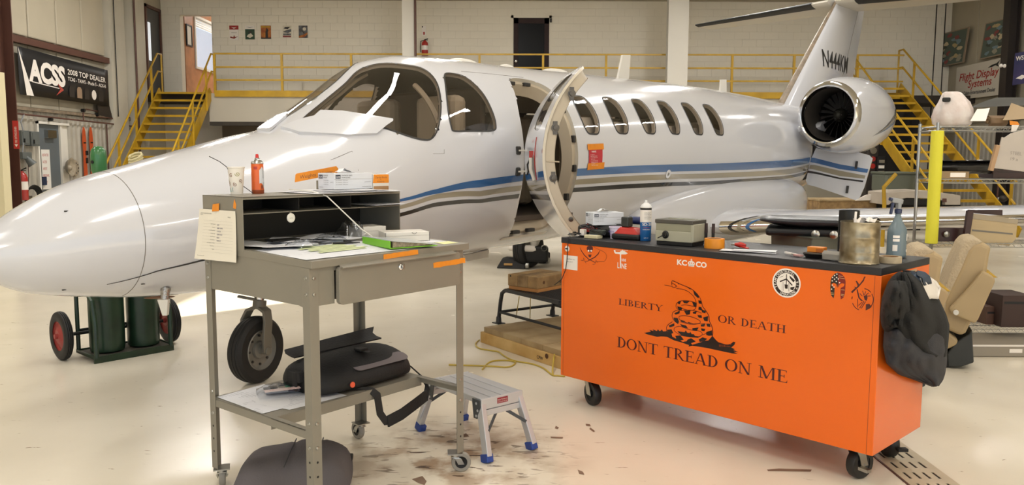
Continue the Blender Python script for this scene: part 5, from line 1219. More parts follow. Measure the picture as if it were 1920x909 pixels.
mb = MB(); mb.box((-.305, .02, .08), (.03, .10, .05)); mb.box((-.32, .0, .06), (.01, .03, .09)); mb.build('side_pocket', M_web, t, bevel=.006)
mb = MB(); pts = [(.27, -.05, .05), (.31, -.1, .03), (.33, -.17, -.02), (.325, -.22, -.07), (.29, -.24, -.11)]
mb.strap(pts, [(0, 1, .3)]*5, .036, .004); mb.build('shoulder_strap', M_web, t); mb = MB(); mb.strap([(-.10, -.17, .012), (-.05, -.205, .004), (-.02, -.228, -.03), (-.01, -.235, -.12), (.02, -.24, -.165), (.05, -.24, -.17)], [(1, -.2, .1), (1, -.3, .2), (1, 0, .3), (1, 0, .2), (.5, 0, 1), (0, 0, 1)], .04, .004)
mb.build('shoulder_strap', M_web, t)
mb = MB(); mb.strap([(.03, -.242, -.17), (.12, -.245, -.155), (.22, -.243, -.125), (.30, -.24, -.10)], [(0, .2, 1)]*4, .055, .014); mb.build('strap_pad', M_nylon, t, bevel=.004)
# ================================================================ orange rolling cabinet
CA = .8019; CW, CD, CZB, CZT, CTOP = 1.939, .594, .169, 1.005, 1.04
CX = Vector((math.cos(CA), -math.sin(CA), 0)); CY = Vector((math.sin(CA), math.cos(CA), 0)); CO = Vector((1.6566, 3.5868, 0))-CX*CW
CRZ = -CA; CX = Vector((math.cos(CRZ), math.sin(CRZ), 0))
cab = thing('rolling_cabinet', 'long glossy orange rolling cabinet with black worktop and snake emblem', 'cabinet', CO, CRZ)
M_or = mat('orange_gloss', 'e8691a', .25, coat=.15, spec=.35, var=.05, vs=1.5)
M_wt = mat('worktop_charcoal', '232326', .5, bump=.08, bs=150)
mb = MB(); mb.bb((0, 0, CZB), (CW, CD, CZT)); mb.build('body', M_or, cab, bevel=.003)
for x in (.02, CW-.03): MB().bb((x, -.0005, CZB+.004), (x+.002, 0, CZT-.005)).build('panel_joint', mat('orange_dark', '8f3a10', .6), cab)
MB().bb((-.002, -.004, CZT), (CW, CD, CTOP)).build('worktop', M_wt, cab, bevel=.003)
M_cw = mat('caster_black', '1a1a1a', .5)
for x, y, a, mt in ((.16, .10, -.35, mat('fork_cream', 'b9b3a2', .4, metal=.4)), (CW-.12, .10, 1.3, M_steel), (CW-.10, CD-.09, 2.4, M_black), (.16, CD-.1, 0, M_steel)):
    c = caster(cab, x, y, CZB, .074, .046, a, mt=mt, wheel=M_cw, name='caster', offs=.035)
    if x > 1: MB().box((x+.06, y-.03, .07), (.03, .05, .015), rz=a).build('brake_lever', M_steel if y < .3 else M_black, c)
def CF(px, py, y=0.0):
    w = FP(px, py, CO+CY*y, CY)-CO; return (w.dot(CX), w.z)
def CT(px, py, z=CTOP):
    w = FZ(px, py, z)-CO; return (w.dot(CX), w.dot(CY))
def CWd(x, y, z): return CO+CX*x+CY*y+Vector((0, 0, z))
M_dk = mat('decal_black', '1e0f0c', .35, coat=.3); M_wh = mat('decal_white', 'e9e2da', .4, coat=.3); M_mar = mat('decal_maroon', '4a100c', .35, coat=.3)
def arc(cx, cy, rx, ry, a0, a1, n=10): return [(cx+rx*math.cos(math.radians(lerp(a0, a1, k/n))), cy+ry*math.sin(math.radians(lerp(a0, a1, k/n)))) for k in range(n+1)]
def ringp(cx, cy, ro, ri, a0, a1, n=12):
    o, i = arc(cx, cy, *ro, a0, a1, n), arc(cx, cy, *ri, a0, a1, n); return [[o[k], o[k+1], i[k+1], i[k]] for k in range(n)]
def rc(x0, y0, x1, y1): return [(x0, y0), (x1, y0), (x1, y1), (x0, y1)]
def dg(x0, y0, x1, y1, w_): return [(x0-w_/2, y0), (x0+w_/2, y0), (x1+w_/2, y1), (x1-w_/2, y1)]
t_, T_ = .055, .145
def sf(a, b, y): return rc(a, y, b, y+t_*.8) if y < .5 else rc(a, y-t_*.8, b, y)
def stem(x, y0=0, y1=1): return [rc(x, y0, x+T_, y1)]
SER = {
 'D': (stem(.12)+[sf(.02, .36, 0), sf(.02, .36, 1)]+ringp(.27, .5, (.46, .5), (.31, .45), -90, 90), .80),
 'O': (ringp(.43, .5, (.42, .51), (.27, .46), 0, 360, 24), .88),
 'N': ([rc(.12, 0, .12+t_, 1), rc(.70, 0, .70+t_, 1), dg(.14, 1, .70, 0, .15), sf(0, .22, 1), sf(.02, .30, 0), sf(.58, .88, 1)], .90),
 'T': (stem(.30)+[rc(.02, 1-t_, .73, 1), [(.02, 1), (.02, .74), (.06, .945)], [(.73, 1), (.73, .74), (.69, .945)], sf(.2, .55, 0)], .76),
 'R': (stem(.12)+[sf(.02, .36, 0), sf(.02, .30, 1)]+ringp(.26, .74, (.36, .26), (.22, .21), -90, 90)+[dg(.36, .50, .72, 0, .15), sf(.62, .84, 0)], .84),
 'E': (stem(.12)+[rc(.02, 1-t_, .62, 1), rc(.02, 0, .66, t_), rc(.26, .48, .50, .48+t_), [(.62, 1), (.62, .76), (.57, .94)], [(.66, 0), (.69, .27), (.60, .05)], rc(.46, .38, .50, .64)], .72),
 'A': ([dg(.40, 1, .10, 0, t_), dg(.42, 1, .72, 0, .15), rc(.20, .30, .60, .30+t_), sf(0, .24, 0), sf(.58, .88, 0)], .88),
 'M': ([rc(.12, 0, .12+t_, 1), rc(.86, 0, 1.0, 1), dg(.18, 1, .52, .02, .15), dg(.52, .02, .88, 1, t_), sf(0, .25, 1), sf(.0, .30, 0), sf(.84, 1.1, 1), sf(.78, 1.1, 0)], 1.12),
 'L': (stem(.12)+[sf(.02, .38, 1), rc(.02, 0, .62, t_), [(.62, 0), (.65, .30), (.56, .05)]], .66),
 'I': (stem(.12)+[sf(.02, .37, 0), sf(.02, .37, 1)], .40),
 'B': (stem(.12)+[sf(.02, .34, 0), sf(.02, .32, 1)]+ringp(.26, .75, (.30, .25), (.17, .20), -90, 90)+ringp(.26, .27, (.38, .27), (.24, .22), -90, 90), .70),
 'Y': ([dg(.10, 1, .38, .46, .15), dg(.70, 1, .42, .46, t_)]+stem(.32, 0, .50)+[sf(.22, .57, 0), sf(0, .28, 1), sf(.58, .82, 1)], .80),
 'H': (stem(.12)+stem(.62)+[rc(.2, .47, .68, .47+t_), sf(.02, .37, 0), sf(.02, .37, 1), sf(.52, .87, 0), sf(.52, .87, 1)], .90),
 ' ': ([], .42)}
def serif(D, m, s, x0, x1, y0, h, y1=None):
    tot = sum(SER[c][1] for c in s); k = (x1-x0)/tot; x = 0
    for c in s:
        for p in SER[c][0]: D.poly(m, [(x0+(x+q[0])*k, y0+q[1]*h) for q in p])
        x += SER[c][1]
FD = lambda: Decal((0, 0, 0), (1, 0, 0), (0, 0, 1))
D = FD(); D.L = 1; serif(D, M_mar, 'LIBERTY', .452, .763, .678, .036); lab(D.build('lettering', cab), 'lettering LIBERTY')
D = FD(); serif(D, M_mar, 'OR DEATH', 1.114, 1.497, .672, .040); lab(D.build('lettering', cab), 'lettering OR DEATH')
tot = sum(SER[c][1] for c in 'DONT TREAD ON ME'); xx = .446; kk = 1.07/tot
for wd_ in ('DONT', 'TREAD', 'ON', 'ME'):
    ww_ = sum(SER[c][1] for c in wd_)*kk; D = FD(); serif(D, M_mar, wd_, xx, xx+ww_, .425, .062); lab(D.build('lettering', cab), 'lettering '+wd_); xx += ww_+SER[' '][1]*kk
# coiled snake, drawn from its outline
def Z2(x, y): return CF(1240+x/5.681, 515+y/5.681)
def Z1(x, y): return CF(1140+x/4.783, 510+y/4.783)
D = FD(); P2 = lambda l: [Z2(*p) for p in l]
def ln(l, w_): D.line(M_mar, smooth_line(P2(l)), w_)
def smooth_line(p, n=5):
    out = []; N = len(p)
    for i in range(N-1):
        a, b, c, d = p[max(i-1, 0)], p[i], p[i+1], p[min(i+2, N-1)]
        for k in range(n):
            t = k/n; t2 = t*t; t3 = t2*t; out.append(tuple(.5*((2*b[q])+(-a[q]+c[q])*t+(2*a[q]-5*b[q]+4*c[q]-d[q])*t2+(-a[q]+3*b[q]-3*c[q]+d[q])*t3) for q in (0, 1)))
    return out+[p[-1]]
grass = [Z1(325, 545), Z1(385, 533), Z1(370, 517), Z1(410, 527), Z1(400, 512), Z1(440, 528), Z1(447, 512), Z1(465, 530), Z1(485, 514), Z1(495, 532), Z1(520, 530), Z2(60, 590), Z2(75, 560), Z2(95, 600), Z2(125, 600), Z2(150, 650), Z2(260, 690), Z2(380, 700), Z2(500, 700), Z2(545, 650), Z2(600, 715), Z2(680, 740), Z2(740, 745), Z2(770, 715), Z2(790, 715), Z2(780, 745), Z2(745, 775), Z2(785, 792), Z2(765, 800), Z2(822, 822), Z2(770, 820), Z2(815, 842), Z2(760, 838), Z2(640, 812), Z2(480, 778), Z2(400, 765), Z2(330, 755), Z2(290, 765), Z2(295, 748), Z2(200, 715), Z2(140, 700), Z2(60, 660), Z2(0, 655), Z1(440, 580), Z1(350, 557)]
D.poly(M_dk, grass); D.up()
# body mass in orange over the grass, then outlines and patches
D.poly(M_or, P2([(115, 505), (60, 550), (65, 600), (100, 600), (120, 660), (230, 715), (300, 700), (330, 745), (480, 700), (530, 670), (545, 620), (540, 550), (512, 490), (300, 480)])); D.up()
D.poly(M_dk, P2([(170, 600), (250, 610), (262, 590), (275, 615), (300, 620), (310, 605), (325, 632), (345, 630), (360, 650), (400, 655), (440, 640), (390, 670), (300, 665), (220, 650)])); D.up()
for l, w_ in (([(35, 108), (90, 118), (125, 127)], .0025), ([(115, 110), (111, 85), (120, 64), (155, 76), (200, 98), (260, 122), (320, 150), (375, 195), (412, 245), (430, 290), (438, 335)], .0035), ([(111, 85), (150, 108), (162, 122), (135, 137), (120, 127)], .003), ([(160, 145), (230, 155), (290, 180), (340, 225), (362, 262), (372, 300)], .0028),
              ([(438, 335), (480, 390), (508, 440), (512, 490), (540, 550), (550, 610), (545, 655)], .004), ([(370, 300), (330, 285), (265, 275), (200, 280), (165, 305), (158, 340), (175, 365)], .003), ([(215, 325), (260, 320), (320, 330), (365, 345), (350, 372), (300, 378), (240, 365), (205, 345)], .003),
              ([(175, 375), (130, 395), (115, 430), (125, 470), (150, 495)], .003), ([(195, 440), (250, 435), (330, 450), (390, 475), (418, 500), (400, 518), (330, 520), (250, 505), (200, 480), (188, 455), (195, 440)], .003), ([(120, 500), (70, 535), (55, 570), (66, 605)], .003),
              ([(145, 560), (200, 548), (260, 570), (330, 590), (410, 600), (438, 635), (390, 668)], .003), ([(145, 560), (138, 590), (170, 620), (220, 650)], .003), ([(545, 655), (590, 705), (640, 735), (700, 745), (745, 735), (770, 712)], .003), ([(180, 375), (240, 380), (300, 375), (372, 385), (430, 410)], .0025), ([(200, 500), (260, 515), (330, 530), (410, 520), (470, 520)], .0025), ([(440, 640), (490, 620), (540, 600)], .0025)):
    ln(l, w_)
D.up()
for p in ([(340, 170), (365, 185), (405, 235), (395, 250), (355, 215)], [(395, 270), (425, 275), (430, 310), (400, 305)], [(270, 125), (330, 155), (300, 150)], [(178, 90), (190, 96), (185, 106)],
          [(180, 290), (210, 280), (200, 312), (180, 310)], [(232, 278), (300, 282), (275, 305), (240, 300)], [(330, 290), (378, 300), (375, 345), (345, 330)], [(170, 335), (225, 350), (215, 380), (185, 375)],
          [(140, 410), (200, 380), (195, 410), (155, 425)], [(245, 385), (310, 378), (305, 420), (270, 428), (255, 405)], [(335, 395), (380, 385), (370, 415), (340, 412)], [(385, 430), (430, 430), (435, 460), (400, 455)], [(430, 365), (475, 385), (470, 410), (435, 400)], [(400, 340), (430, 345), (435, 380), (395, 370)],
          [(130, 455), (175, 460), (190, 500), (180, 525), (145, 500)], [(205, 480), (260, 495), (240, 505), (215, 500)], [(280, 500), (350, 520), (300, 520)], [(445, 455), (500, 440), (495, 495), (460, 490)], [(200, 525), (265, 540), (285, 570), (230, 560)], [(330, 570), (400, 560), (380, 595), (335, 590)], [(420, 530), (470, 520), (460, 550), (425, 550)], [(480, 520), (520, 520), (525, 555), (490, 550)], [(425, 570), (470, 575), (460, 600), (430, 595)],
          [(80, 540), (140, 515), (140, 545), (90, 560)], [(60, 585), (110, 580), (130, 620), (100, 630)], [(150, 650), (205, 645), (240, 690), (190, 705), (165, 690)], [(280, 690), (320, 675), (370, 710), (310, 730), (270, 715)], [(400, 690), (440, 665), (490, 680), (460, 710), (410, 715)], [(480, 610), (540, 590), (545, 645), (510, 650), (480, 640)]):
    D.poly(M_dk, P2(p))
D.up(); 
for k in range(9): D.line(M_or, P2([(618+14*k, 742+2*k), (622+14*k, 765+.5*k)]), .0012)
lab(D.build('snake_emblem', cab), 'black coiled rattlesnake emblem on grass')
# skull and crossed cutlasses with red lasso
def Zt(x, y): return CF(1020+x/11.367, 420+y/11.367)
D = FD(); p = lambda l: [Zt(*q) for q in l]
D.poly(M_mar, p([(912, 540), (915, 490), (950, 462), (1000, 460), (1040, 490), (1045, 540), (1020, 575), (1018, 605), (960, 605), (945, 580)])).poly(M_mar, p([(940, 650), (1015, 650), (1000, 705), (960, 705)]))
D.up().poly(M_wh, p(ell(952, 568, 18, 22, 10))).poly(M_wh, p(ell(1008, 568, 18, 22, 10))).poly(M_or, p([(975, 585), (990, 600), (968, 602)])).poly(M_or, p([(945, 628), (1015, 628), (1010, 640), (950, 640)]))
D.up()
for l, w_ in (([(765, 490), (800, 570), (860, 660), (950, 745), (1090, 815)], [.001, .005, .006, .005, .003]), ([(1192, 560), (1160, 630), (1090, 700), (1000, 750), (930, 790), (880, 790)], [.001, .006, .006, .005, .003, .003]), ([(790, 770), (840, 780), (850, 720), (870, 800), (905, 835)], .002), ([(1150, 820), (1110, 770), (1090, 850), (1040, 860)], .002)): D.line(M_mar, p(l), w_)
D.line(M_mar, smooth_line(p([(1050, 465), (1120, 520), (1230, 565), (1310, 620), (1338, 700), (1290, 790), (1200, 800), (1110, 790)])), .0016)
lab(D.build('skull_emblem', cab), 'dark red skull over crossed cutlasses')
# helicopter and NINE LINE
D = FD(); p = lambda l: [CF(1060+x/5.647, 360+y/5.647) for x, y in l]
D.poly(M_wh, p([(512, 612), (530, 615), (535, 635), (575, 635), (590, 622), (625, 622), (650, 640), (662, 650), (640, 660), (585, 660), (560, 655), (530, 652), (520, 640)])).line(M_wh, p([(530, 612), (665, 618)]), .0018).poly(M_wh, p(rc(600, 610, 610, 624)))
D.poly(M_wh, p([(578, 660), (592, 660), (590, 805), (578, 803)]))
a = CF(1060+597/5.647, 360+732/5.647); b = CF(1060+643/5.647, 360+735/5.647); D.text(M_wh, 'NINE', a[0], a[1], .024, fit=b[0]-a[0], off=.012)
a = CF(1060+552/5.647, 360+803/5.647); b = CF(1060+646/5.647, 360+812/5.647); D.text(M_wh, 'L', a[0], a[1], .048, fit=.015, off=.015).text(M_wh, 'INE', a[0]+.024, a[1], .044, fit=b[0]-a[0]-.022, off=.015)
lab(D.build('helicopter_decal', cab), 'white helicopter decal over NINE LINE')
# KC crown CO
D = FD(); a = CF(1269.5, 495); b = CF(1325, 500); wd = b[0]-a[0]; D.text(M_wh, 'KC', a[0], a[1]-.002, .040, fit=wd*.34, off=.035).text(M_wh, 'CO', a[0]+wd*.64, a[1]-.002, .040, fit=wd*.36, off=.035)
cx, cy = a[0]+wd*.49, a[1]+.012; D.poly(M_wh, ell(cx, cy, .022, .014, 20)).poly(M_wh, [(cx-.018, cy-.016), (cx+.018, cy-.016), (cx+.017, cy-.006), (cx-.017, cy-.006)]).poly(M_wh, rc(cx-.002, cy+.01, cx+.002, cy+.026)).poly(M_wh, rc(cx-.007, cy+.017, cx+.007, cy+.020))
D.up()
for q in (-.012, 0, .012): D.poly(M_or, ell(cx+q, cy+.002, .0035, .004, 8))
lab(D.build('crown_decal', cab), 'white KC crown CO decal')
# round sticker
c0 = CF(1474.5, 530.5); tp = CF(1474.5, 503); rr = CF(1501.5, 531)
ry = tp[1]-c0[1]; rx = rr[0]-c0[0]; D = FD(); E = lambda k, n=36, a0=0, a1=360: ell(c0[0], c0[1], rx*k, ry*k, n, a0, a1)
D.poly(M_wh, E(1)).up().poly(M_dk, E(.90)).up().poly(M_wh, E(.68)).up()
D.line(M_dk, [(c0[0], c0[1]+ry*.6), (c0[0], c0[1]-ry*.15)], .004).line(M_dk, [(c0[0]-rx*.45, c0[1]+ry*.05), (c0[0], c0[1]+ry*.28), (c0[0]+rx*.42, c0[1]-ry*.1)], .006)
D.poly(M_dk, [(c0[0]-rx*.12, c0[1]-ry*.1), (c0[0]+rx*.12, c0[1]-ry*.1), (c0[0]+rx*.1, c0[1]-ry*.38), (c0[0]-rx*.08, c0[1]-ry*.38)]).poly(M_dk, [(c0[0]+rx*.3, c0[1]-ry*.25), (c0[0]+rx*.6, c0[1]-ry*.18), (c0[0]+rx*.5, c0[1]-ry*.45), (c0[0]+rx*.3, c0[1]-ry*.4)])
for q in (-.28, -.2, .17, .25): D.line(M_dk, [(c0[0]+rx*q, c0[1]+ry*.05), (c0[0]+rx*q, c0[1]-ry*.55)], .0015)
D.poly(M_dk, [(c0[0]+rx*.2, c0[1]+ry*.55), (c0[0]+rx*.6, c0[1]+ry*.25), (c0[0]+rx*.5, c0[1]+ry*.1), (c0[0]+rx*.25, c0[1]+ry*.35)]).poly(M_dk, [(c0[0]-rx*.55, c0[1]+ry*.3), (c0[0]-rx*.2, c0[1]+ry*.5), (c0[0]-rx*.3, c0[1]+ry*.4)])
D.up()
def arctext(s, a0, a1, R_, size, flip=False):
    for i, ch in enumerate(s):
        if ch == ' ': continue
        a = math.radians(lerp(a0, a1, i/(len(s)-1))); v, f, w_, h_ = text_geo(ch, size, .01); up_ = (math.cos(a), math.sin(a))
        if flip: up_ = (-up_[0], -up_[1])
        rt = (up_[1], -up_[0]); cx, cy = c0[0]+rx*R_*math.cos(a), c0[1]+ry*R_*math.sin(a)
        D.mbm(M_wh).add([D.P((cx+rt[0]*(q[0]-w_/2)+up_[0]*(q[1]-h_/2), cy+rt[1]*(q[0]-w_/2)+up_[1]*(q[1]-h_/2))) for q in v], f)
arctext('OVERTRAVEL', 145, 50, .79, .017); arctext('TEAM', 205, 165, .79, .017); arctext('OPERATIONS', 245, 320, .79, .016, True); arctext('AIR', 340, 372, .79, .016, True)
lab(D.build('round_sticker', cab), 'round black and white travel sticker')
# helmet with stars and stripes
def Zr(x, y): return CF(1420+x/8, 490+y/8)
D = FD(); p = lambda l: [Zr(*q) for q in l]; M_red2 = mat('decal_red', '7c1f16', .4); M_tn = mat('decal_tan', 'c9a874', .4)
D.poly(M_dk, p([(1210, 165), (1160, 185), (1115, 235), (1100, 300), (1095, 400), (1100, 455), (1110, 510), (1145, 555), (1155, 500), (1160, 400), (1125, 370), (1115, 335), (1150, 320), (1185, 340), (1200, 400), (1212, 330)]))
D.poly(M_red2, p([(1212, 165), (1270, 190), (1310, 240), (1325, 300), (1320, 400), (1312, 490), (1290, 545), (1252, 570), (1245, 500), (1250, 400), (1300, 370), (1308, 335), (1270, 325), (1235, 345), (1212, 395)]))
D.up()
for x, y in ((1195, 190), (1160, 212), (1130, 240), (1190, 240), (1160, 265), (1215, 262), (1125, 290), (1185, 300), (1235, 318), (1125, 355), (1150, 385), (1115, 415)): D.poly(M_wh, p(ell(x, y, 11, 11, 5)))
for l in ([(1225, 215), (1290, 225)], [(1225, 245), (1310, 262)], [(1255, 425), (1310, 430)], [(1105, 470), (1152, 475)], [(1105, 490), (1150, 498)], [(1255, 490), (1305, 500)], [(1255, 510), (1295, 520)]): D.line(M_tn, p(l), .0022)
lab(D.build('helmet_decal', cab), 'helmet-shaped stars and stripes decal')
# statue with rifle in a broken ring
D = FD(); cx, cy = 1580, 570
for a0, a1 in ((80, 40), (30, -45), (200, 250), (165, 178)): D.line(M_mar, p(arc(cx, cy, 160, -165, a0, a1, 12)), .0035)
D.poly(M_mar, p([(1405, 455), (1425, 475), (1480, 420), (1520, 385), (1600, 290), (1615, 240), (1632, 238), (1612, 225), (1598, 235), (1590, 265), (1530, 345), (1495, 290), (1475, 295), (1505, 360), (1490, 385), (1450, 378), (1470, 395)]))
D.poly(M_mar, p([(1490, 420), (1505, 415), (1535, 540), (1575, 580), (1600, 600), (1555, 590), (1515, 545)])).poly(M_mar, p([(1595, 520), (1640, 500), (1655, 545), (1640, 590), (1610, 575)]))
for l in ([(1600, 510), (1580, 440)], [(1610, 500), (1625, 450)], [(1575, 520), (1540, 480)], [(1630, 505), (1670, 470)], [(1640, 520), (1700, 518)], [(1600, 600), (1535, 700)], [(1625, 600), (1560, 705)], [(1505, 560), (1508, 690)], [(1570, 610), (1520, 660)]): D.line(M_mar, p(l), .003)
D.poly(M_mar, p([(1630, 640), (1680, 635), (1715, 680), (1680, 710), (1625, 735)]))
lab(D.build('statue_decal', cab), 'statue with rifle decal in a broken ring')
# paper tag and lock at the left end
D = FD(); a, b = CF(1057, 477.5), CF(1082, 507); D.poly(M_wh, rc(a[0], b[1], b[0]+.004, a[1])).up().text(M_ink, 'EQUIPMENT TAG', a[0]+.03, a[1]-.026, .010, fit=.06).text(M_ink, 'No. 0417', a[0]+.03, a[1]-.042, .009, fit=.045); lab(D.build('paper_tag', cab), 'white paper tag')
c = CF(1063.5, 466); mb = MB(); mb.lathe([(.0, .004), (.012, .004), (.0175, .003), (.0185, 0)], (c[0], 0, c[1]), (0, -1, 0), 20, cap=False); lk = mb.build('cabinet_lock', M_wh, cab, smooth=True); MB().box((c[0], -.0052, c[1]), (.022, .002, .008)).build('lock_slot', M_black, lk)
mb = MB(); a = Vector((CW+.0006, .30, .965)); mb.bb((CW, .30, .955), (CW+.001, .42, .998)); lab(mb.build('side_label', mat('kraft2', 'b59a78', .6), cab), 'tan paper label')

# ---------------- things on the worktop
ZT2 = CTOP+.0006
glovebox(CWd(.14, .24, CTOP+.075), .30, 'white glove box standing on the black tool case at the cabinet end', d=(.205, .12, .077))
def rb(name, label, cat, loc, d, rz, m, bev=.008, pname='case_body'):
    t = thing(name, label, cat, loc, rz); MB().box((0, 0, d[2]/2), d).build(pname, m, t, bevel=bev, seg=3); return t
M_plast = mat('black_plastic', '101110', .45); M_redp = mat('red_plastic', 'b32a22', .35)
t = rb('tool_case', 'black tool case lying under the white glove box', 'case', CWd(.135, .24, ZT2), (.30, .16, .072), CRZ+.42, M_plast, .02)
MB().box((-.09, -.088, .04), (.06, .012, .02)).build('case_latch', M_redp, t, bevel=.003); MB().box((.06, -.088, .04), (.04, .012, .02)).build('case_latch', M_black, t, bevel=.003)
MB().box((0, 0, .073), (.22, .03, .012)).build('case_handle', M_black, t, bevel=.004)
t = thing('battery_charger', 'red and black battery charger with a battery on it beside the blue can', 'charger', CWd(.37, .20, ZT2), CRZ+.15)
mb = MB(); mb.box((0, 0, .018), (.19, .12, .036)); mb.build('charger_base', M_black, t, bevel=.012)
mb = MB(); mb.add([(-.09, -.055, .03), (.09, -.055, .03), (.09, .055, .03), (-.09, .055, .03), (-.055, -.03, .075), (.05, -.035, .07), (.045, .035, .072), (-.05, .035, .078)], [(0, 3, 2, 1), (4, 5, 6, 7), (0, 1, 5, 4), (1, 2, 6, 5), (2, 3, 7, 6), (3, 0, 4, 7)]); mb.build('charger_shell', M_redp, t, bevel=.01, seg=3)
MB().box((-.02, .0, .105), (.05, .06, .06)).build('battery', mat('battery_grey', '2e302e', .4), t, bevel=.006)
t = rb('charger', 'small dark green charger block in front of the tool case', 'charger', CWd(.20, .105, ZT2+.022), (.09, .055, .03), CRZ+.2, mat('dark_green', '2c332c', .5), .005, 'block'); MB().box((.0, 0, .031), (.05, .03, .004)).build('block_cap', M_black, t)
t = rb('wooden_block', 'cream block lying under the green charger at the worktop edge', 'block', CWd(.19, .075, ZT2), (.10, .06, .022), CRZ+.1, mat('cream_block', 'c9c09c', .6), .006, 'block'); MB().box((0, 0, .0225), (.06, .03, .001)).build('block_label', M_paper, t)
t = thing('plastic_tub', 'small white plastic tub with purple print behind the red charger', 'tub', CWd(.285, .17, ZT2), CRZ)
mb = MB(); mb.lathe([(0, 0), (.030, 0), (.036, .065), (.040, .066), (.040, .074), (.036, .074), (.030, .005), (0, .005)], n=24, cap=False); mb.build('tub_wall', mat('tub_white', 'cfc8dc', .4), t, smooth=True, angle=40)
t.location.z += .0; D = Decal((-.024, -.0355, .02), (1, 0, 0), (0, -.08, 1)); D.text(mat('purple', '5b4a9c', .5), 'GREASE', 0, .02, .014, fit=.045).text(MATS['purple'], 'CLEAN', .008, .004, .012, fit=.03); D.build('tub_print', t)
t = thing('blue_roll', 'dark blue cylinder lying behind the white glove box', 'roll', CWd(.33, .33, CTOP+.115), CRZ+.1); mb = MB(); mb.lathe([(.0, -.06), (.022, -.06), (.025, -.055), (.025, .055), (.018, .06), (0, .06)], (0, 0, 0), (1, 0, 0), 20, cap=False); mb.build('roll_body', mat('deep_blue', '1c2a5c', .35), t, smooth=True); MB().cyl((.06, 0, 0), (.066, 0, 0), .012).build('roll_cap', M_black, t)
t.location.z = CTOP+.105
t = thing('plug_adapter', 'white plug adapter among the black cables at the cabinet corner', 'plug', CWd(.095, .09, ZT2), CRZ); mb = MB(); mb.box((0, 0, .03), (.035, .03, .04)); mb.build('plug_body', M_wh, t, bevel=.005); MB().cyl((-.02, -.01, .008), (-.045, -.02, .008), .006).build('plug_lead', M_wh, t)
# black cables
rnd = random.Random(21)
for k, lb_ in enumerate(('black cable tangle nearest the cabinet corner', 'black cable looping over the tool case', 'dark red cable among the black ones')):
    pts = []; cx, cy = (.05, .16, .13)[k], (.05, .09, .14)[k]
    for i in range(34):
        a = i*.55+k; r_ = (.05, .09, .07)[k]*(.6+.4*math.sin(i*.37)); pts.append(CWd(cx+r_*math.cos(a)*(1.1), cy+r_*.55*math.sin(a)*.9+.01, CTOP+.006+(.0, .06, .05)[k]*abs(math.sin(a*.5))+.0008*i))
    mb = MB(); mb.tube(pts, .0032, 6); tag(mb.build('cable', M_redp if k == 2 else M_black, smooth=True), lb_, 'cable')
mb = MB(); mb.tube([CWd(.05, .02, CTOP+.006), CWd(.06, -.008, CTOP+.004), CWd(.060, -.012, .98), CWd(.055, -.012, .90), CWd(.045, -.013, .84), CWd(.02, -.02, .78), CWd(-.03, -.03, .74)], .0028, 6); tag(mb.build('cable', M_black, smooth=True), 'thin black cable hanging down the left front of the cabinet', 'cable')
# SD-20 can
t = thing('spray_can', 'tall blue and white spray can marked SD-20 on the cabinet', 'spray can', CWd(.487, .20, ZT2), 0)
M_bl = mat('can_blue', '1f5f9e', .3)
mb = MB(); mb.lathe([(0, 0), (.031, 0), (.0335, .004), (.0335, .112)], n=32, cap=False); mb.build('can_lower', M_bl, t, smooth=True)
mb = MB(); mb.lathe([(.0336, .111), (.0336, .198)], n=32, cap=False); mb.build('can_upper', M_wh, t, smooth=True)
mb = MB(); mb.lathe([(.0337, .184), (.0337, .196)], n=32, cap=False); mb.build('black_band', M_black, t, smooth=True)
mb = MB(); mb.lathe([(.0335, .197), (.034, .201), (.031, .206), (.027, .214), (.018, .221), (.014, .222), (.014, .228), (.008, .23), (.008, .24), (0, .24)], n=28, cap=False); mb.build('dome', mat('cap_white', 'd9d9d9', .3), t, smooth=True, angle=30)
def cyl_text(parent, s, a0, z, size, r, m, name='can_print', rz=0, fit=None):
    v, f, w_, h_ = text_geo(s, size, .012); k = fit/w_ if fit else 1; mb = MB(); mb.add([(math.cos(a0+q[0]*k/r)*(r+.0006), math.sin(a0+q[0]*k/r)*(r+.0006), z+q[1]) for q in v], f); return mb.build(name, m, parent)
cyl_text(t, 'SD-20', -2.35, .092, .022, .0336, M_wh, fit=.062); cyl_text(t, 'ALL PURPOSE', -2.2, .078, .008, .0336, M_redp, fit=.04); cyl_text(t, 'CLEANER DEGREASER', -2.25, .066, .008, .0336, M_wh, fit=.045)
for k in range(6): cyl_text(t, 'CONTENTS UNDER PRESSURE', -2.0, .17-.008*k, .005, .0336, M_ink, fit=.045-.006*(k % 2))
cyl_text(t, 'NET WT', -2.0, .016, .007, .0336, M_wh)
# grey instrument case
t = thing('instrument_case', 'grey-beige instrument case with dark lid and a black cable gland', 'case', CWd(.755, .165, ZT2), CRZ+.12)
t.scale = (.9, 1, 1)
M_ic = mat('instrument_grey', '8a8874', .45); M_il = mat('instrument_light', 'a09e8c', .45)
MB().box((0, 0, .012), (.245, .15, .024)).build('case_foot', M_black, t, bevel=.004)
MB().box((0, 0, .052), (.255, .16, .060)).build('case_lower', M_il, t, bevel=.004); MB().box((0, 0, .102), (.253, .158, .044)).build('case_upper', M_ic, t, bevel=.004)
MB().box((0, 0, .134), (.262, .168, .022)).build('case_lid', mat('lid_dark', '4b4842', .45), t, bevel=.004); MB().box((.125, 0, .075), (.02, .162, .098)).build('end_cheek', M_il, t, bevel=.004)
mb = MB(); mb.lathe([(.022, 0), (.022, .006), (.016, .010), (.014, .018), (.006, .018), (.006, .01)], (-.055, -.080, .06), (0, -1, 0), 20, cap=False); mb.build('cable_gland', M_black, t, smooth=True); mb = MB(); mb.tube([(-.06, -.095, .058), (-.075, -.105, .05), (-.095, -.105, .04)], .003, 6); mb.build('gland_lead', M_black, t)
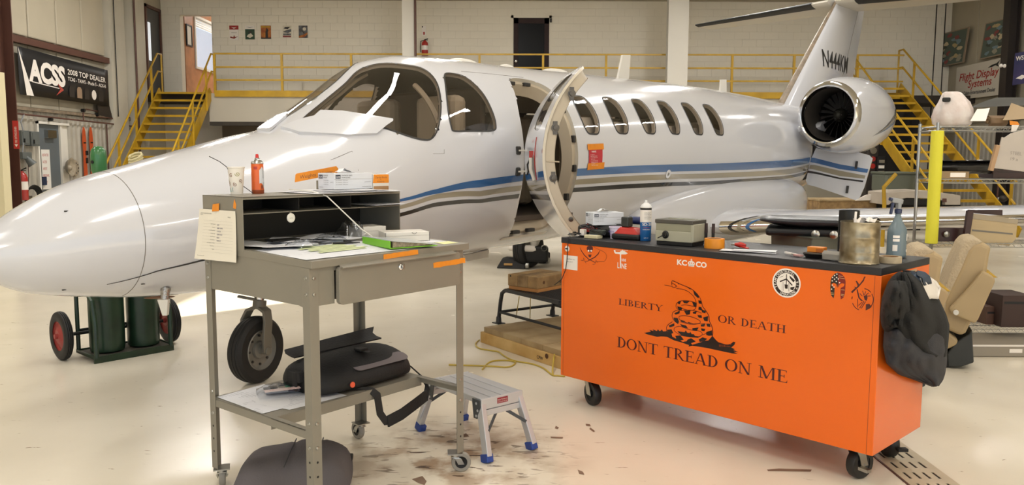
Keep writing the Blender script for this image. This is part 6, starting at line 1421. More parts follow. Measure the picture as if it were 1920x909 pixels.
MB().box((.02, .0, .146), (.20, .02, .003)).build('lid_rib', M_ic, t)
# tape rolls
def roll(name, label, loc, R_, ri, h, m, core, tilt=None):
    t = thing(name, label, 'tape', loc); mb = MB(); mb.lathe([(ri+.004, 0), (R_, 0), (R_, h), (ri+.004, h), (ri+.004, 0)], n=36, cap=False); mb.build('tape_wrap', m, t, smooth=True, angle=30); mb = MB(); mb.lathe([(ri, .001), (ri+.0042, .001), (ri+.0042, h-.001), (ri, h-.001), (ri, .001)], n=28, cap=False); mb.build('core', core, t, smooth=True, angle=30); return t
roll('tape_roll', 'roll of orange tape standing flat beside the instrument case', CWd(.98, .16, ZT2), .054, .036, .052, mat('tape_orange2', 'dd8a1c', .45), mat('kraft', ''))
roll('tape_roll', 'roll of beige masking tape beside the dented tin', CWd(1.885, .225, ZT2), .052, .036, .030, mat('masking_beige', 'b7a689', .6, var=.2, vs=30), mat('kraft', ''))
for k, (px, lb_) in enumerate(((1321.5, 'left black marker pen standing upright behind the orange tape'), (1335, 'right black marker pen standing upright behind the orange tape'))):
    x, z = CF(px+2, 447, .24); t = thing('marker_pen', lb_, 'marker pen', CWd(x, .24, ZT2)); hh = .125; MB().cyl((0, 0, 0), (0, 0, hh*.6), .0085, n=14).build('pen_barrel', M_black, t, smooth=True); MB().cyl((0, 0, hh*.58), (0, 0, hh), .0095, .0085, n=14).build('pen_cap', mat('brown_black', '2a1512', .5), t, smooth=True)
sheetq('paper_sheet', 'folded white sheets lying on the middle of the cabinet top', 'paper', [CWd(1.04, .15, ZT2+.001), CWd(1.30, .24, ZT2+.001), CWd(1.36, .13, ZT2+.001), CWd(1.09, .03, ZT2+.001)], curl=.006, sd=5)
sheetq('paper_sheet', 'narrow white sheet lying over the folded ones on the cabinet', 'paper', [CWd(1.12, .13, ZT2+.008), CWd(1.33, .20, ZT2+.008), CWd(1.35, .14, ZT2+.008), CWd(1.13, .08, ZT2+.008)], curl=.006, sd=8)
t = thing('red_connector', 'small red cable connector lying behind the white sheets', 'connector', CWd(1.08, .26, ZT2+.012), CRZ)
mb = MB(); mb.lathe([(0, -.03), (.008, -.03), (.012, -.015), (.016, 0), (.012, .012), (.006, .03), (0, .03)], (0, 0, .006), (1, .2, 0), 12, cap=False); mb.build('connector_body', M_redp, t, smooth=True); mb = MB(); mb.beam((.0, 0, .0), (.06, -.03, -.006), .02, .006); mb.build('red_tab', M_redp, t); MB().cyl((-.03, -.006, .006), (-.05, -.01, .004), .004).build('connector_pin', M_steel, t)
t = rb('orange_block', 'small orange sanding block on the black tray', 'block', CWd(1.555, .17, ZT2+.026), (.082, .05, .026), CRZ+.12, mat('orange_box', 'cf7a1c', .5), .003, 'block'); MB().box((.02, -.0252, .010), (.035, .001, .018)).build('block_print', mat('dark_orange', 'a85a10', .5), t)
t = thing('black_tray', 'shallow black dish with tools under the orange block', 'tray', CWd(1.56, .155, ZT2), CRZ); mb = MB(); mb.lathe([(0, .004), (.045, .004), (.062, .022), (.065, .022), (.05, 0), (0, 0)], n=28, cap=False); mb.build('dish', M_black, t, smooth=True); mb = MB(); mb.box((-.0, -.03, .022), (.08, .014, .006)); mb.build('scraper', M_steel, t); MB().box((.02, .0, .012), (.06, .02, .01)).build('dark_tool', M_plast, t)
t = thing('brush', 'small pinkish brush with a white handle lying left of the black tray', 'brush', CWd(1.47, .115, ZT2+.004), CRZ-.35); mb = MB(); mb.beam((-.07, 0, .01), (.01, 0, .006), .012, .008); mb.build('handle', M_wh, t); MB().box((.02, 0, .004), (.05, .025, .010)).build('bristles', mat('pinkish', 'b58a86', .8), t, bevel=.003); MB().box((-.01, 0, .006), (.012, .022, .009)).build('ferrule', M_steel, t)
t = thing('rag_roll', 'rolled greyish rag lying against the dented tin', 'rag', CWd(1.675, .095, ZT2), CRZ); mb = MB()
rs = [[(x, (.02+.004*math.sin(k*1.3))*math.cos(2*math.pi*k/16), .022+(.02+.003*math.sin(k*2))*math.sin(2*math.pi*k/16)) for k in range(16)] for x in (-.05, -.02, .02, .05)]; mb.rings(rs, False, False); mb.build('roll', mat('rag_grey', '8f8b84', .9), t, smooth=True, solid=.003); mb = MB(); mb.tube([(-.05, .012*math.cos(a*.8)*(1-a*.06), .022+.012*math.sin(a*.8)*(1-a*.06)) for a in range(14)], .002, 5); mb.build('inner_fold', mat('rag_grey', ''), t)
# dented tin
t = thing('metal_tin', 'dented old metal tin with ribs holding paper and sticks', 'tin', CWd(1.79, .105, ZT2), .3)
M_tinm = mat('old_tin', 'a8a08c', .28, metal=.85, var=.5, vs=11, col2='77694f', bump=.5, bs=9)
RTN = .087; hh = .195; mb = MB(); rs = []
for z, k in ((0, 1.03), (.004, 1.04), (.008, 1.0), (.05, .995), (.056, 1.015), (.062, .995), (.118, 1), (.124, 1.02), (.130, 1.0), (.185, 1.0), (.19, 1.02), (.195, 1.02), (.195, .98), (.02, .97)):
    r = []
    for i in range(48):
        a = 2*math.pi*i/48; d = 1-.05*math.exp(-((a-4.4)**2)/.08)*math.exp(-((z-.06)**2)/.002)-.03*math.exp(-((a-4.9)**2)/.1)*math.exp(-((z-.15)**2)/.001); r.append((RTN*k*d*math.cos(a), RTN*k*d*math.sin(a), z))
    rs.append(r)
mb.rings(rs, True, True); mb.build('tin_wall', M_tinm, t, smooth=True, angle=50)
rnd = random.Random(2); g = [[(lerp(-.02, .06, i/6), lerp(-.04, .03, j/5), .18+rnd.uniform(0, .035)) for j in range(6)] for i in range(7)]; mb = MB(); mb.sheet(g); mb.build('crumpled_paper', M_wh, t, smooth=False)
MB().cyl((-.035, 0, .15), (-.02, .01, .24), .0055, n=8).build('white_stick', M_wh, t); mb = MB(); mb.strap([(.03, .03, .19), (.07, .02, .203), (.095, .01, .21), (.105, .0, .198)], (0, 1, 0), .02, .003); mb.build('bent_strip', M_black, t)
MB().lathe([(0, .175), (.084, .175)], n=24, cap=False).build('contents', M_dark, t)
# tall black cylinder
t = thing('black_tube', 'tall open black plastic tube standing behind the tin', 'tube', CWd(1.60, .42, ZT2)); mb = MB(); mb.lathe([(0, 0), (.048, 0), (.05, .004), (.05, .225), (.046, .225), (.046, .02), (0, .02)], n=32, cap=False); mb.build('tube_wall', M_plast, t, smooth=True, angle=40); MB().lathe([(.0503, .10), (.0503, .103)], n=32, cap=False).build('tube_ring', M_black, t)
# spray bottle
t = thing('spray_bottle', 'grey translucent spray bottle with blue trigger at the far end of the cabinet', 'bottle', CWd(1.825, .46, ZT2), .2)
mb = MB(); prof = [(0, 0), (.044, 0), (.049, .006), (.049, .02), (.0475, .024), (.048, .12), (.047, .135), (.040, .152), (.028, .172), (.020, .19), (.015, .205), (.013, .225), (0, .225)]
rs = [[(r*math.cos(2*math.pi*k/32), r*.8*math.sin(2*math.pi*k/32), z) for k in range(32)] for r, z in prof[1:-1]]; mb.rings(rs); mb.build('bottle', mat('bottle_grey', '66757c', .25, spec=.5), t, smooth=True, angle=50)
M_trg = mat('trigger_navy', '27304f', .4)
mb = MB(); mb.lathe([(.015, 0), (.017, .002), (.017, .02), (.012, .024)], (0, 0, .218), (0, 0, 1), 18, cap=False); mb.build('collar', M_trg, t, smooth=True)
mb = MB(); mb.beam((.02, 0, .275), (-.04, 0, .285), .022, .026); mb.beam((0, 0, .235), (.0, 0, .28), .02, .025); mb.build('spray_head', mat('head_grey', '8a8c8e', .4), t, bevel=.006); mb = MB(); mb.beam((-.03, 0, .278), (-.042, 0, .215), .014, .012); mb.build('trigger', M_trg, t, bevel=.004); MB().cyl((-.04, 0, .288), (-.052, 0, .29), .008).build('spray_tip', M_trg, t)
for (a0, z, ww, h2) in ((-2.5, .10, .03, .012), (-2.5, .082, .03, .013), (-2.5, .035, .022, .03), (-.95, .085, .02, .034), (-.95, .03, .015, .012)):
    mb = MB(); mb.sheet([[(math.cos(a)*.0495, math.sin(a)*.0495*.8, zz) for zz in (z, z+h2)] for a in np.linspace(a0, a0+ww/.045, 5)]); mb.build('bottle_label', M_wh, t)
cyl_text(t, 'SPRAY', -.93, .095, .012, .0500, M_ink, 'bottle_print'); 
# ---- jacket on the side
jk = thing('jacket', 'black fleece and charcoal jacket hanging from the end of the orange cabinet', 'jacket', CO, CRZ)
def JP(px, py, off): w = FP(px, py, CO+CX*(CW+off), CX)-CO; return (w.dot(CY), w.z)
def cloth(rows, m, name, off, bulge, sd, fold=7, thick=.012):
    rnd = random.Random(sd); nx, ny = 26, 34; ys = [r[0] for r in rows]; g = []
    for j in range(ny+1):
        y = lerp(ys[0], ys[-1], j/ny); l = interp(ys, [r[1] for r in rows], y); r_ = interp(ys, [r[2] for r in rows], y); row = []
        for i in range(nx+1):
            u = i/nx; px = lerp(l, r_, u); n1 = noise.noise(Vector((u*3.2+sd, j/ny*2.2, sd))); n2 = noise.noise(Vector((u*8+sd, j/ny*5, sd*2)))
            x = CW+off*.25+bulge*(math.sin(math.pi*min(max(u, .0), 1))**.6)*(.55+.45*math.sin(math.pi*min(j/ny*1.1+.08, 1)))+.035*n1+.018*n2+.012*math.sin(u*fold+j/ny*3)
            x = max(x, CW+.012); a = JP(px, y, x-CW); row.append((x, a[0], a[1]))
        g.append(row)
    mb = MB(); mb.sheet(g, t=0); return mb.build(name, m, jk, smooth=True, solid=thick, angle=80)
cloth([(618, 1660, 1772), (650, 1658, 1774), (680, 1664, 1773), (700, 1685, 1770), (712, 1720, 1766), (723, 1748, 1758)], mat('charcoal_cloth', '2b2b30', .85, bump=.3, bs=140), 'lining', .09, .09, 3)
cloth([(511, 1686, 1706), (520, 1674, 1722), (532, 1666, 1738), (560, 1656, 1758), (590, 1653, 1772), (610, 1655, 1778), (640, 1672, 1776), (658, 1700, 1774), (668, 1740, 1772)], mat('black_fleece', '080808', .95, bump=.5, bs=180), 'fleece', .13, .11, 8, fold=11)
cloth([(528, 1668, 1712), (550, 1660, 1720), (580, 1655, 1722), (600, 1657, 1716), (612, 1664, 1706)], mat('black_fleece', ''), 'sleeve', .19, .13, 14, fold=5)
mb = MB(); mb.box((CW+.02, .26, 1.0), (.05, .03, .012)); mb.tube([(CW+.04, .26, 1.0), (CW+.06, .26, .985), (CW+.05, .26, .965)], .005, 6); mb.build('hanger_loop', M_black, jk)
t = thing('work_glove', 'white and blue work glove stuck on the rear corner of the cabinet', 'glove', CO, CRZ)
def GP(px, py, off=.2): a = JP(px, py, off); return (CW+off*.6, a[0], a[1])
mb = MB(); g = [[GP(lerp(a, b, i/6), y, .12+.03*math.sin(i)) for i in range(7)] for y, a, b in ((522, 1748, 1758), (532, 1750, 1772), (542, 1754, 1779), (552, 1760, 1776), (562, 1764, 1774))]; mb.sheet(g); mb.build('palm', M_wh, t, smooth=True, solid=.02)
mb = MB(); g = [[GP(lerp(a, b, i/5), y, .14+.02*math.sin(i*2)) for i in range(6)] for y, a, b in ((514, 1733, 1752), (520, 1734, 1760), (528, 1738, 1763), (534, 1745, 1764))]; mb.sheet(g); lab(mb.build('cuff', mat('cuff_blue', '26364a', .6), t, smooth=True, solid=.025), 'dark blue cuff')
# ================================================================ floor-standing things in the middle ground
M_pine = mat('pine_light', 'd6b67a', .6, var=.18, vs=4, col2='b8904e'); M_ply = mat('old_plank', 'b09a74', .75, var=.3, vs=5, col2='947c58'); M_tim = mat('timber_old', 'a98a5c', .7, var=.35, vs=9, col2='7d6240')
M_tankg = mat('tank_green', '1f3a26', .35, var=.3, vs=7, col2='15281b'); M_redw = mat('wheel_red', '9c3a34', .5, var=.15, vs=8)
# ---- grey seat cushion
t = thing('seat_cushion', 'grey fabric seat cushion lying on the floor under the desk', 'cushion', FZ(556, 893, .0)+Vector((0, .02, 0)), .12)
mb = MB(); g = []; nx, ny = 20, 14
for j in range(ny+1):
    r = []
    for i in range(nx+1):
        u, v = i/nx*2-1, j/ny*2-1; w_ = .275*(1-.10*(v+1)/2*.0)*(1-.05*v*v); e = max(0, 1-abs(u)**5)*max(0, 1-abs(v)**5); seam = .012*(math.exp(-((u+.12)/.03)**2)+math.exp(-((u-.42)/.03)**2))
        r.append((u*w_*(1-.09*(v*.5+.5)), v*.23, .015+.105*e**.5-seam+.012*math.sin(u*4+v)))
    g.append(r)
mb.sheet(g); mb.build('cushion_cover', mat('cushion_grey', '5f5a5c', .95, var=.12, vs=4, bump=.25, bs=120), t, smooth=True, angle=80)
MB().box((0, 0, .012), (.50, .42, .02)).build('cushion_base', M_black, t, bevel=.006)
mb = MB()
for u in (-.12, .42): mb.tube([(u*.27*(1-.09*(v*.5+.5)), v*.2, .118-.004*v*v) for v in np.linspace(-.95, .95, 10)], .003, 5)
tag(mb.build('seam_piping', M_ink, t), kind='stuff')
# ---- aluminium step platform
F1, F2, F3, F4 = Vector((-.516, 4.419, 0)), Vector((-.12, 3.932, 0)), Vector((.111, 4.122, 0)), Vector((-.285, 4.609, 0))
Cc = (F1+F2+F3+F4)/4; lx = (F2-F1).normalized(); ly = Vector((-lx.y, lx.x, 0)); rz_ = math.atan2(lx.y, lx.x)
st = thing('step_platform', 'low folding aluminium step platform with blue feet beside the grey desk', 'step stool', Cc, rz_)
M_alu = mat('aluminium', 'c2c4c8', .3, metal=.45, spec=.5); M_alud = mat('alu_dark', '3f4246', .5); M_bf = mat('foot_blue', '1f3f8a', .45)
HX, HYs, HT = .235, .135, .305
for k in range(4):
    y0 = -HYs+.0675*k; MB().bb((-HX, y0+.0025, HT-.03), (HX, y0+.064, HT)).build('tread_plank', M_alu, st, bevel=.003)
for sx in (-1, 1):
    MB().box((sx*(HX+.006), 0, HT-.028), (.012, .275, .058)).build('end_cap', M_alu, st, bevel=.004)
    for sy in (-1, 1):
        a = Vector((sx*(HX-.01), sy*(HYs-.012), HT-.03)); ft = (F1, F4, F2, F3)[(0 if sx < 0 else 2)+(0 if sy < 0 else 1)]-Cc; f = Vector((ft.dot(lx), ft.dot(ly), 0)); d = (f-a)
        MB().beam(a, f+Vector((0, 0, .03)), .030, .045, upv=(1, 0, 0)).build('leg', M_alu, st, bevel=.003)
        q = a+d*.82; mb = MB(); mb.beam(a+d*.85, f+Vector((0, 0, .0)), .042, .058, upv=(1, 0, 0)); mb.build('foot', M_bf, st, bevel=.005)
        mb = MB(); pl_ = [(-.03, .0), (.035, .0), (.035, -.02), (.022, -.10), (-.004, -.10), (-.03, -.03)]
        mb.prism([(p[0]*sx*-1, p[1]) for p in pl_], (sx*(HX-.02), sy*(HYs+.004) if sy < 0 else HYs+.001, HT-.005), (1, 0, 0), (0, 0, 1), .006); hg = mb.build('hinge_plate', M_alud, st, fixn=True)
        for z, x in ((-.015, .0), (-.05, -.012), (-.08, .0)): MB().cyl((sx*(HX-.02)-sx*x, sy*(HYs+.004), HT+z-.01), (sx*(HX-.02)-sx*x, sy*(HYs+.012), HT+z-.01), .007, n=10).build('rivet', M_alu, hg)
    a = Vector((sx*(HX-.0), -HYs, HT-.06)); MB().beam((sx*(HX+.004), -HYs+.01, HT-.075), (sx*(HX+.004), HYs-.01, HT-.075), .02, .03).build('cross_bar', M_alu, st, bevel=.002)
    for sy in (-1, 1): MB().beam((sx*(HX+.0), sy*.03, HT-.085), (sx*(HX+.055), sy*.125, .15), .008, .016).build('stay', M_alud, st)
D = Decal((HX+.0125, -.035, HT-.035), (0, 1, 0), (0, 0, 1)); D.poly(mat('warn_red', '8a2430', .4), rc(0, -.004, .07, .026)).up().text(M_wh, 'Step Platform', .004, .012, .009, fit=.06).text(M_wh, 'MAX LOAD 300 LBS', .004, .001, .007, fit=.06); lab(D.build('warning_label', st), 'dark red warning label')
a = F1-Cc; mb = MB(); mb.beam((a.dot(lx)*.72-.024, a.dot(ly)*.96-.001, .16), (a.dot(lx)*.86-.024, a.dot(ly)*.98-.001, .075), .036, .001); mb.build('leg_label', M_print, st)
# ---- oxygen cylinder trolley
cdx = Vector((.67, .742, 0)); crz = math.atan2(cdx.y, cdx.x); C0 = Vector((-3.093, 5.86, 0)); tr = thing('cylinder_trolley', 'dark green cylinder trolley with red-hubbed wheels under the aircraft nose', 'trolley', C0, crz)
MB().bb((0, 0, .035), (.60, .33, .045)).build('base_plate', mat('plate_dirty', '4a463c', .8, var=.4, vs=12), tr)
mb = MB(); mb.bb((0, -.012, .0), (.60, 0, .05)); mb.bb((0, 0, .03), (.012, .33, .055)); mb.bb((.588, 0, .03), (.6, .33, .055)); mb.bb((0, .33, .03), (.6, .34, .055)); mb.build('base_frame', M_tankg, tr)
for x in (.02, .58):
    MB().tube([(x, -.005, .04), (x, -.005, .30), (x-.0, .03, .46), (x, .30, .62), (x, .34, 1.15)], .018, 8).build('frame_tube', M_tankg, tr, smooth=True)
    MB().tube([(x, .34, .03), (x, .34, 1.2)], .016, 8).build('frame_tube', M_tankg, tr, smooth=True)
for z in (.20, .62, 1.0): MB().tube([(.02, .34, z), (.58, .34, z)], .011, 8).build('cross_tube', M_black, tr, smooth=True)
MB().tube([(-.14, .30, .185), (.74, .30, .185)], .014, 8).build('axle', M_black, tr)
for x in (-.11, .71):
    c = Vector((x, .30, .185)); mb = MB(); tire(mb, c, (1, 0, 0), .185, .06, 36); w_ = mb.build('wheel', M_rub, tr, smooth=True, angle=30)
    mb = MB(); mb.lathe([(.135, -.018), (.13, -.022), (.10, -.008), (.06, -.018), (.045, -.03), (.02, -.03), (.018, -.05), (0, -.05)], c, (1, 0, 0), 28, cap=False); mb.lathe([(0, .05), (.018, .05), (.02, .03), (.045, .03), (.06, .018), (.10, .008), (.13, .022), (.135, .018)], c, (1, 0, 0), 28, cap=False); mb.build('wheel_disc', M_redw, w_, smooth=True, angle=30)
def tank(name, label, x, y, R_, H_, cap):
    p = C0+cdx*x+Vector((-cdx.y, cdx.x, 0))*y; t = thing(name, label, 'gas cylinder', (p.x, p.y, .046)); mb = MB(); mb.lathe([(0, .006), (R_*.8, .0), (R_*.96, .012), (R_, .05), (R_, H_-.24), (R_*.93, H_-.17), (R_*.66, H_-.10), (R_*.42, H_-.065), (R_*.40, H_-.03), (0, H_-.03)], n=36, cap=False); mb.build('cylinder_body', M_tankg, t, smooth=True, angle=50)
    if cap:
        mb = MB(); c_ = [(.048, H_-.06), (.048, H_+.0), (.055, H_+.015), (.056, H_+.13), (.050, H_+.17), (.03, H_+.195), (0, H_+.20)]; mb.lathe(c_, n=24, cap=False); mb.build('valve_cap', mat('cap_green', '2c6b38', .3, coat=.3), t, smooth=True, angle=50); mb = MB(); mb.lathe([(0, 0), (.013, 0), (.013, .004), (0, .004)], (-.02, -.053, H_+.08), (-.3, -1, 0), 12); mb.build('cap_hole', M_black, t)
    else:
        MB().lathe([(.02, H_-.05), (.02, H_+.02), (.035, H_+.03), (.035, H_+.05), (0, H_+.05)], n=14, cap=False).build('valve', M_steel, t, smooth=True)
        mb = MB(); mb.tube([(.05*math.cos(a*.9), .03*math.sin(a*.9), H_+.035+.05*(.5+.5*math.sin(a*.9+.5))+.003*a) for a in range(26)], .011, 6); lab(mb.build('hose_coil', mat('hose_cream', 'c9bd92', .6), t, smooth=True), 'cream hose coil')
tank('gas_cylinder', 'green gas cylinder with domed valve cap rising behind the aircraft nose', .165, .16, .125, 1.36, True)
tank('gas_cylinder', 'green gas cylinder on the right of the trolley with a cream hose coil', .44, .16, .118, 1.36, False)
# ---- timber platform
T0 = FZ(897, 642, 0); fx = Vector((.579, -.815, 0)); frz = math.atan2(fx.y, fx.x)
tp = thing('timber_platform', 'low timber platform of planks on pine beams behind the orange cabinet', 'platform', T0, frz)
LP, DP = 1.55, .98
for k in range(3): MB().bb((0, .02+.42*k, 0), (LP, .11+.42*k, .090)).build('beam', M_pine, tp, bevel=.003)
xs_ = [0.03, .30, .56, .83, 1.10, 1.33, LP]
for k in range(6): MB().bb((xs_[k]+.002, .035, .0905), (xs_[k+1]-.002, DP, .135)).build('plank', M_ply, tp, bevel=.002)
D = Decal((.78, .0195, .045), (1, 0, 0), (0, 0, 1)); D.text(M_dk, 'CPW', 0, -.02, .035, fit=.075, off=.02); lab(D.build('stencil', tp), 'black stencil letters'); MB().lathe([(0, .001), (.02, .001), (.018, 0)], (.90, .0195, .065), (0, -1, 0), 12).build('knot', mat('knot_brown', '5a3a22', .8), tp)
# ---- black low work bench on it
ZP = .1355; a = FZ(935, 606, ZP); b = FZ(1028, 590, ZP); bx = (fx); brz = frz
bn = thing('low_bench', 'low black steel work bench with mesh top standing on the timber platform', 'bench', a, frz)
yv = Vector((-fx.y, fx.x, 0)); dB = (b-a); dpth = max(.42, dB.dot(yv)); BL_, BH = .95, .30; M_bb = mat('bench_black', '22252a', .45)
for x in (.0, BL_):
    for y in (.0, dpth):
        MB().box((x, y, .004), (.09, .075, .008)).build('foot_plate', M_bb, bn); MB().lathe([(.024, .008), (.022, .05), (.018, .06)], (x, y, 0), n=12).build('leg_socket', M_bb, bn, smooth=True)
        MB().tube([(x, y, .04), (x+(.03 if x == 0 else -.03), y, .20), (x+(.05 if x == 0 else -.05), y, BH-.035), (x+(.09 if x == 0 else -.09), y, BH-.008), (x+(.16 if x == 0 else -.16), y, BH)], .017, 8).build('leg', M_bb, bn, smooth=True)
for y in (0, dpth): MB().tube([(.01, y, .10), (BL_-.01, y, .10)], .012, 8).build('rail', M_bb, bn); MB().box((BL_/2, y, BH), (BL_-.24, .035, .03)).build('top_rail', M_bb, bn)
for x in (.0, BL_): MB().tube([(x+(.012 if x == 0 else -.012), 0, .10), (x+(.012 if x == 0 else -.012), dpth, .10)], .012, 8).build('rail', M_bb, bn)
mb = MB()
for k in range(30): mb.box((lerp(.12, BL_-.12, k/29), dpth/2, BH+.012), (.006, dpth, .006))
for k in range(12): mb.box((BL_/2, lerp(.01, dpth-.01, k/11), BH+.009), (BL_-.24, .006, .006))
tag(mb.build('mesh_top', M_bb, bn), kind='stuff')
# ---- block of timbers on the bench
zt_ = ZP+BH+.016; c0 = FZ(1008, 549, zt_); c1 = FZ(952, 541, zt_); e1 = (c0-c1).normalized(); e2 = Vector((-e1.y, e1.x, 0)); trz = math.atan2(e1.y, e1.x); wdt = (c0-c1).length
tb = thing('timber_stack', 'block of old timbers bolted together lying on the black bench', 'timber', c1, trz)
lw = wdt/3
for k in range(3): MB().bb((k*lw+.001, 0, .028), ((k+1)*lw-.001, .42, .028+.095)).build('timber', M_tim if k != 1 else mat('timber_b', '9a7f58', .7, var=.3, vs=10, col2='6e5638'), tb, bevel=.004)
MB().bb((.008, .004, 0), (wdt-.002, .42, .027)).build('base_board', mat('board_orange', 'b9834c', .6, var=.2, vs=6), tb, bevel=.002)
for y, z in ((.08, .075), (.30, .06)): MB().lathe([(0, .001), (.014, .001), (.013, 0)], (wdt-.001, y, z), (1, 0, 0), 12).build('knot', MATS['knot_brown'], tb)
MB().cyl((.03, -.001, .11), (.03, .003, .11), .008, n=8).build('nail', M_black, tb)
# ---- yellow extension cord
def Z6(x, y, z=.006): return FZ(890+x/4.13, 490+y/4.13, z)
def smooth3(p, n=5):
    out = []; N = len(p)
    for i in range(N-1):
        a, b, c, d = p[max(i-1, 0)], p[i], p[i+1], p[min(i+2, N-1)]
        for k in range(n): t = k/n; out.append(.5*((2*b)+(c-a)*t+(2*a-5*b+4*c-d)*t*t+(-a+3*b-3*c+d)*t**3))
    return out+[p[-1]]
M_cord = mat('cord_yellow', 'b8a040', .5)
for l, lb_ in (([(60, 835), (100, 790), (150, 770), (240, 766), (300, 775), (315, 785), (290, 808), (240, 818), (150, 812), (0, 806), (-200, 800)], 'olive yellow cord looped beside the step platform'),
               ([(35, 608), (10, 632), (12, 655), (45, 675), (130, 690), (185, 700), (220, 725), (265, 752), (320, 772), (440, 792), (530, 825), (600, 878), (640, 884), (700, 890)], 'olive yellow cord running from the timber platform to the cabinet')):
    mb = MB(); mb.tube(smooth3([Z6(*p) for p in l]), .0065, 6); tag(mb.build('extension_cord', M_cord, smooth=True), lb_, 'cord')
mb = MB(); mb.tube(smooth3([Z6(605, 882), Z6(604, 830, .03), Z6(615, 740, .08), Z6(640, 665, .12), Z6(655, 630, .13)]), .0065, 6); tag(mb.build('extension_cord', M_cord, smooth=True), 'olive yellow cord rising beside the left end of the cabinet', 'cord')
mb = MB(); mb.tube([Z6(345, 270, .45), Z6(330, 370, .30), Z6(318, 440, .14)], .0035, 5); tag(mb.build('cord', M_cord), 'left thin cord hanging under the black bench', 'cord')
mb = MB(); mb.tube([Z6(432, 285, .43), Z6(430, 360, .28), Z6(428, 450, .14)], .0035, 5); tag(mb.build('cord', M_cord), 'right thin cord hanging under the black bench', 'cord')
# ---- chocks and cover by the far main wheel
def rbox(name, label, cat, c, d, rz, m, bev=.01, pn='body'):
    t = thing(name, label, cat, c, rz); MB().box((0, 0, d[2]/2), d).build(pn, m, t, bevel=bev, seg=3); return t
a = FZ(962, 502, 0); t = thing('wheel_chock', 'black ribbed wheel chock lying nearest under the far landing gear', 'chock', a, -.2)
mb = MB(); mb.add([(-.22, -.12, 0), (.2, -.12, 0), (.2, .14, 0), (-.22, .14, 0), (-.14, -.06, .15), (.18, -.02, .14), (.18, .10, .14), (-.12, .10, .15)], [(0, 3, 2, 1), (4, 5, 6, 7), (0, 1, 5, 4), (1, 2, 6, 5), (2, 3, 7, 6), (3, 0, 4, 7)]); mb.build('chock_body', M_rub, t, bevel=.02); mb = MB(); mb.box((-.05, -.10, .06), (.12, .01, .03), R=Matrix.Rotation(-.4, 3, 'X')); mb.build('chock_label', mat('gold_print', 'a57c3c', .5), t); MB().cyl((.2, -.1, .05), (.24, -.1, .05), .04, n=14).build('roller', M_steel, t)
t = rbox('wheel_chock', 'black wheel chock on the right under the far landing gear', 'chock', FZ(1010, 492, 0), (.30, .2, .16), -.5, M_rub, .03, 'chock_body'); MB().cyl((.16, -.05, .05), (.2, -.05, .05), .04, n=14).build('roller', M_steel, t)
t = thing('hose_bundle', 'white pipes and black bellows hanging at the far landing gear', 'hose', FY(985, 468, 11.2)); mb = MB(); mb.tube([(-.22, 0, .03), (-.1, -.02, .02), (.05, -.03, .02), (.18, 0, .0)], [.04, .045, .05, .04], 10); mb.build('white_pipe', M_wh, t, smooth=True)
for k in range(5): MB().cyl((-.16+.035*k, -.02, -.02), (-.15+.035*k, -.0, -.17), .018, n=8).build('bellow_rib', M_rub, t)
mb = MB(); mb.box((.12, .05, -.06), (.4, .2, .22)); mb.build('gear_box', M_black, t, bevel=.03); mb = MB(); mb.lathe([(.035, 0), (.045, .01), (.035, .02)], (.26, -.05, .03), (0, -1, 0), 14, cap=False); mb.build('clamp_ring', M_steel, t)
# ---- floor drain
dr_ = thing('floor_drain', 'slotted trench drain grate in the floor beside the cabinet', 'drain', (1.99, 3.7, 0)); mb = MB(); mb.bb((-.115, -1.1, .0005), (.12, .75, .0012)); mb.build('pit_shade_plate', M_dark, dr_)  # dark plate on the solid floor paints the shade of the pit
M_gr = mat('grate_cream', 'b8ab92', .5, var=.15, vs=8); y = -1.1; 
for k in range(5): x = -.115+.047*k+.0; MB().bb((x-.0, -1.1, .0012), (x+.034 if k < 4 else x+.047, .75, .0045)).build('grate_bar', M_gr, dr_)
k = 0
while y < .75:
    MB().bb((-.115, y, .0012), (.12, y+.055, .0044)).build('grate_web', M_gr, dr_); y += .135; k += 1
MB().bb((-.125, -1.1, .0), (-.116, .75, .005)).build('grate_edge', M_brown, dr_)
# ---- aircraft seats beside the rack
M_lea = mat('seat_tan', 'a8926c', .5, var=.08, vs=4); M_fl = mat('fleece_cream', 'b9a88c', .95, bump=1.0, bs=70, var=.1, vs=20)
def prof(pts, Y, th_, off=Vector()): return [FY(x, y, Y) for x, y in pts]
def slabY(pts, Y0, Y1, m, name, par, bev=.02, o=Vector((0, 0, 0)), sm=False):
    q = [FY(x, y, Y0) for x, y in pts]; mb = MB(); A = [Vector((p.x, Y0, p.z))-o for p in q]; B = [Vector((p.x, Y1, p.z))-o for p in q]; n = len(q); mb.add(A+B, [tuple(range(n)), tuple(reversed(range(n, 2*n)))]+[(i, n+i, n+(i+1) % n, (i+1) % n) for i in range(n)]); return mb.build(name, m, par, bevel=bev, fixn=True, seg=3)
so_ = Vector((3.4, 5.95, 0)); seat = thing('aircraft_seat', 'large tan leather aircraft seat with fleece front standing beside the wire rack', 'seat', so_)
SY0, SY1 = 5.72, 6.2
bk = slabY([(1868, 455), (1884, 462), (1880, 480), (1874, 520), (1866, 560), (1850, 600), (1838, 626), (1830, 633), (1802, 622), (1797, 600), (1800, 570), (1812, 540), (1828, 505), (1842, 470), (1852, 457)], SY0, SY1, M_lea, 'backrest', seat, .03, so_)
slabY([(1855, 448), (1868, 452), (1856, 470), (1840, 505), (1822, 540), (1808, 572), (1802, 600), (1800, 622), (1791, 612), (1789, 590), (1793, 560), (1806, 520), (1818, 490), (1830, 462), (1840, 450)], SY0+.01, SY1-.01, M_fl, 'fleece_cover', seat, .025, so_)
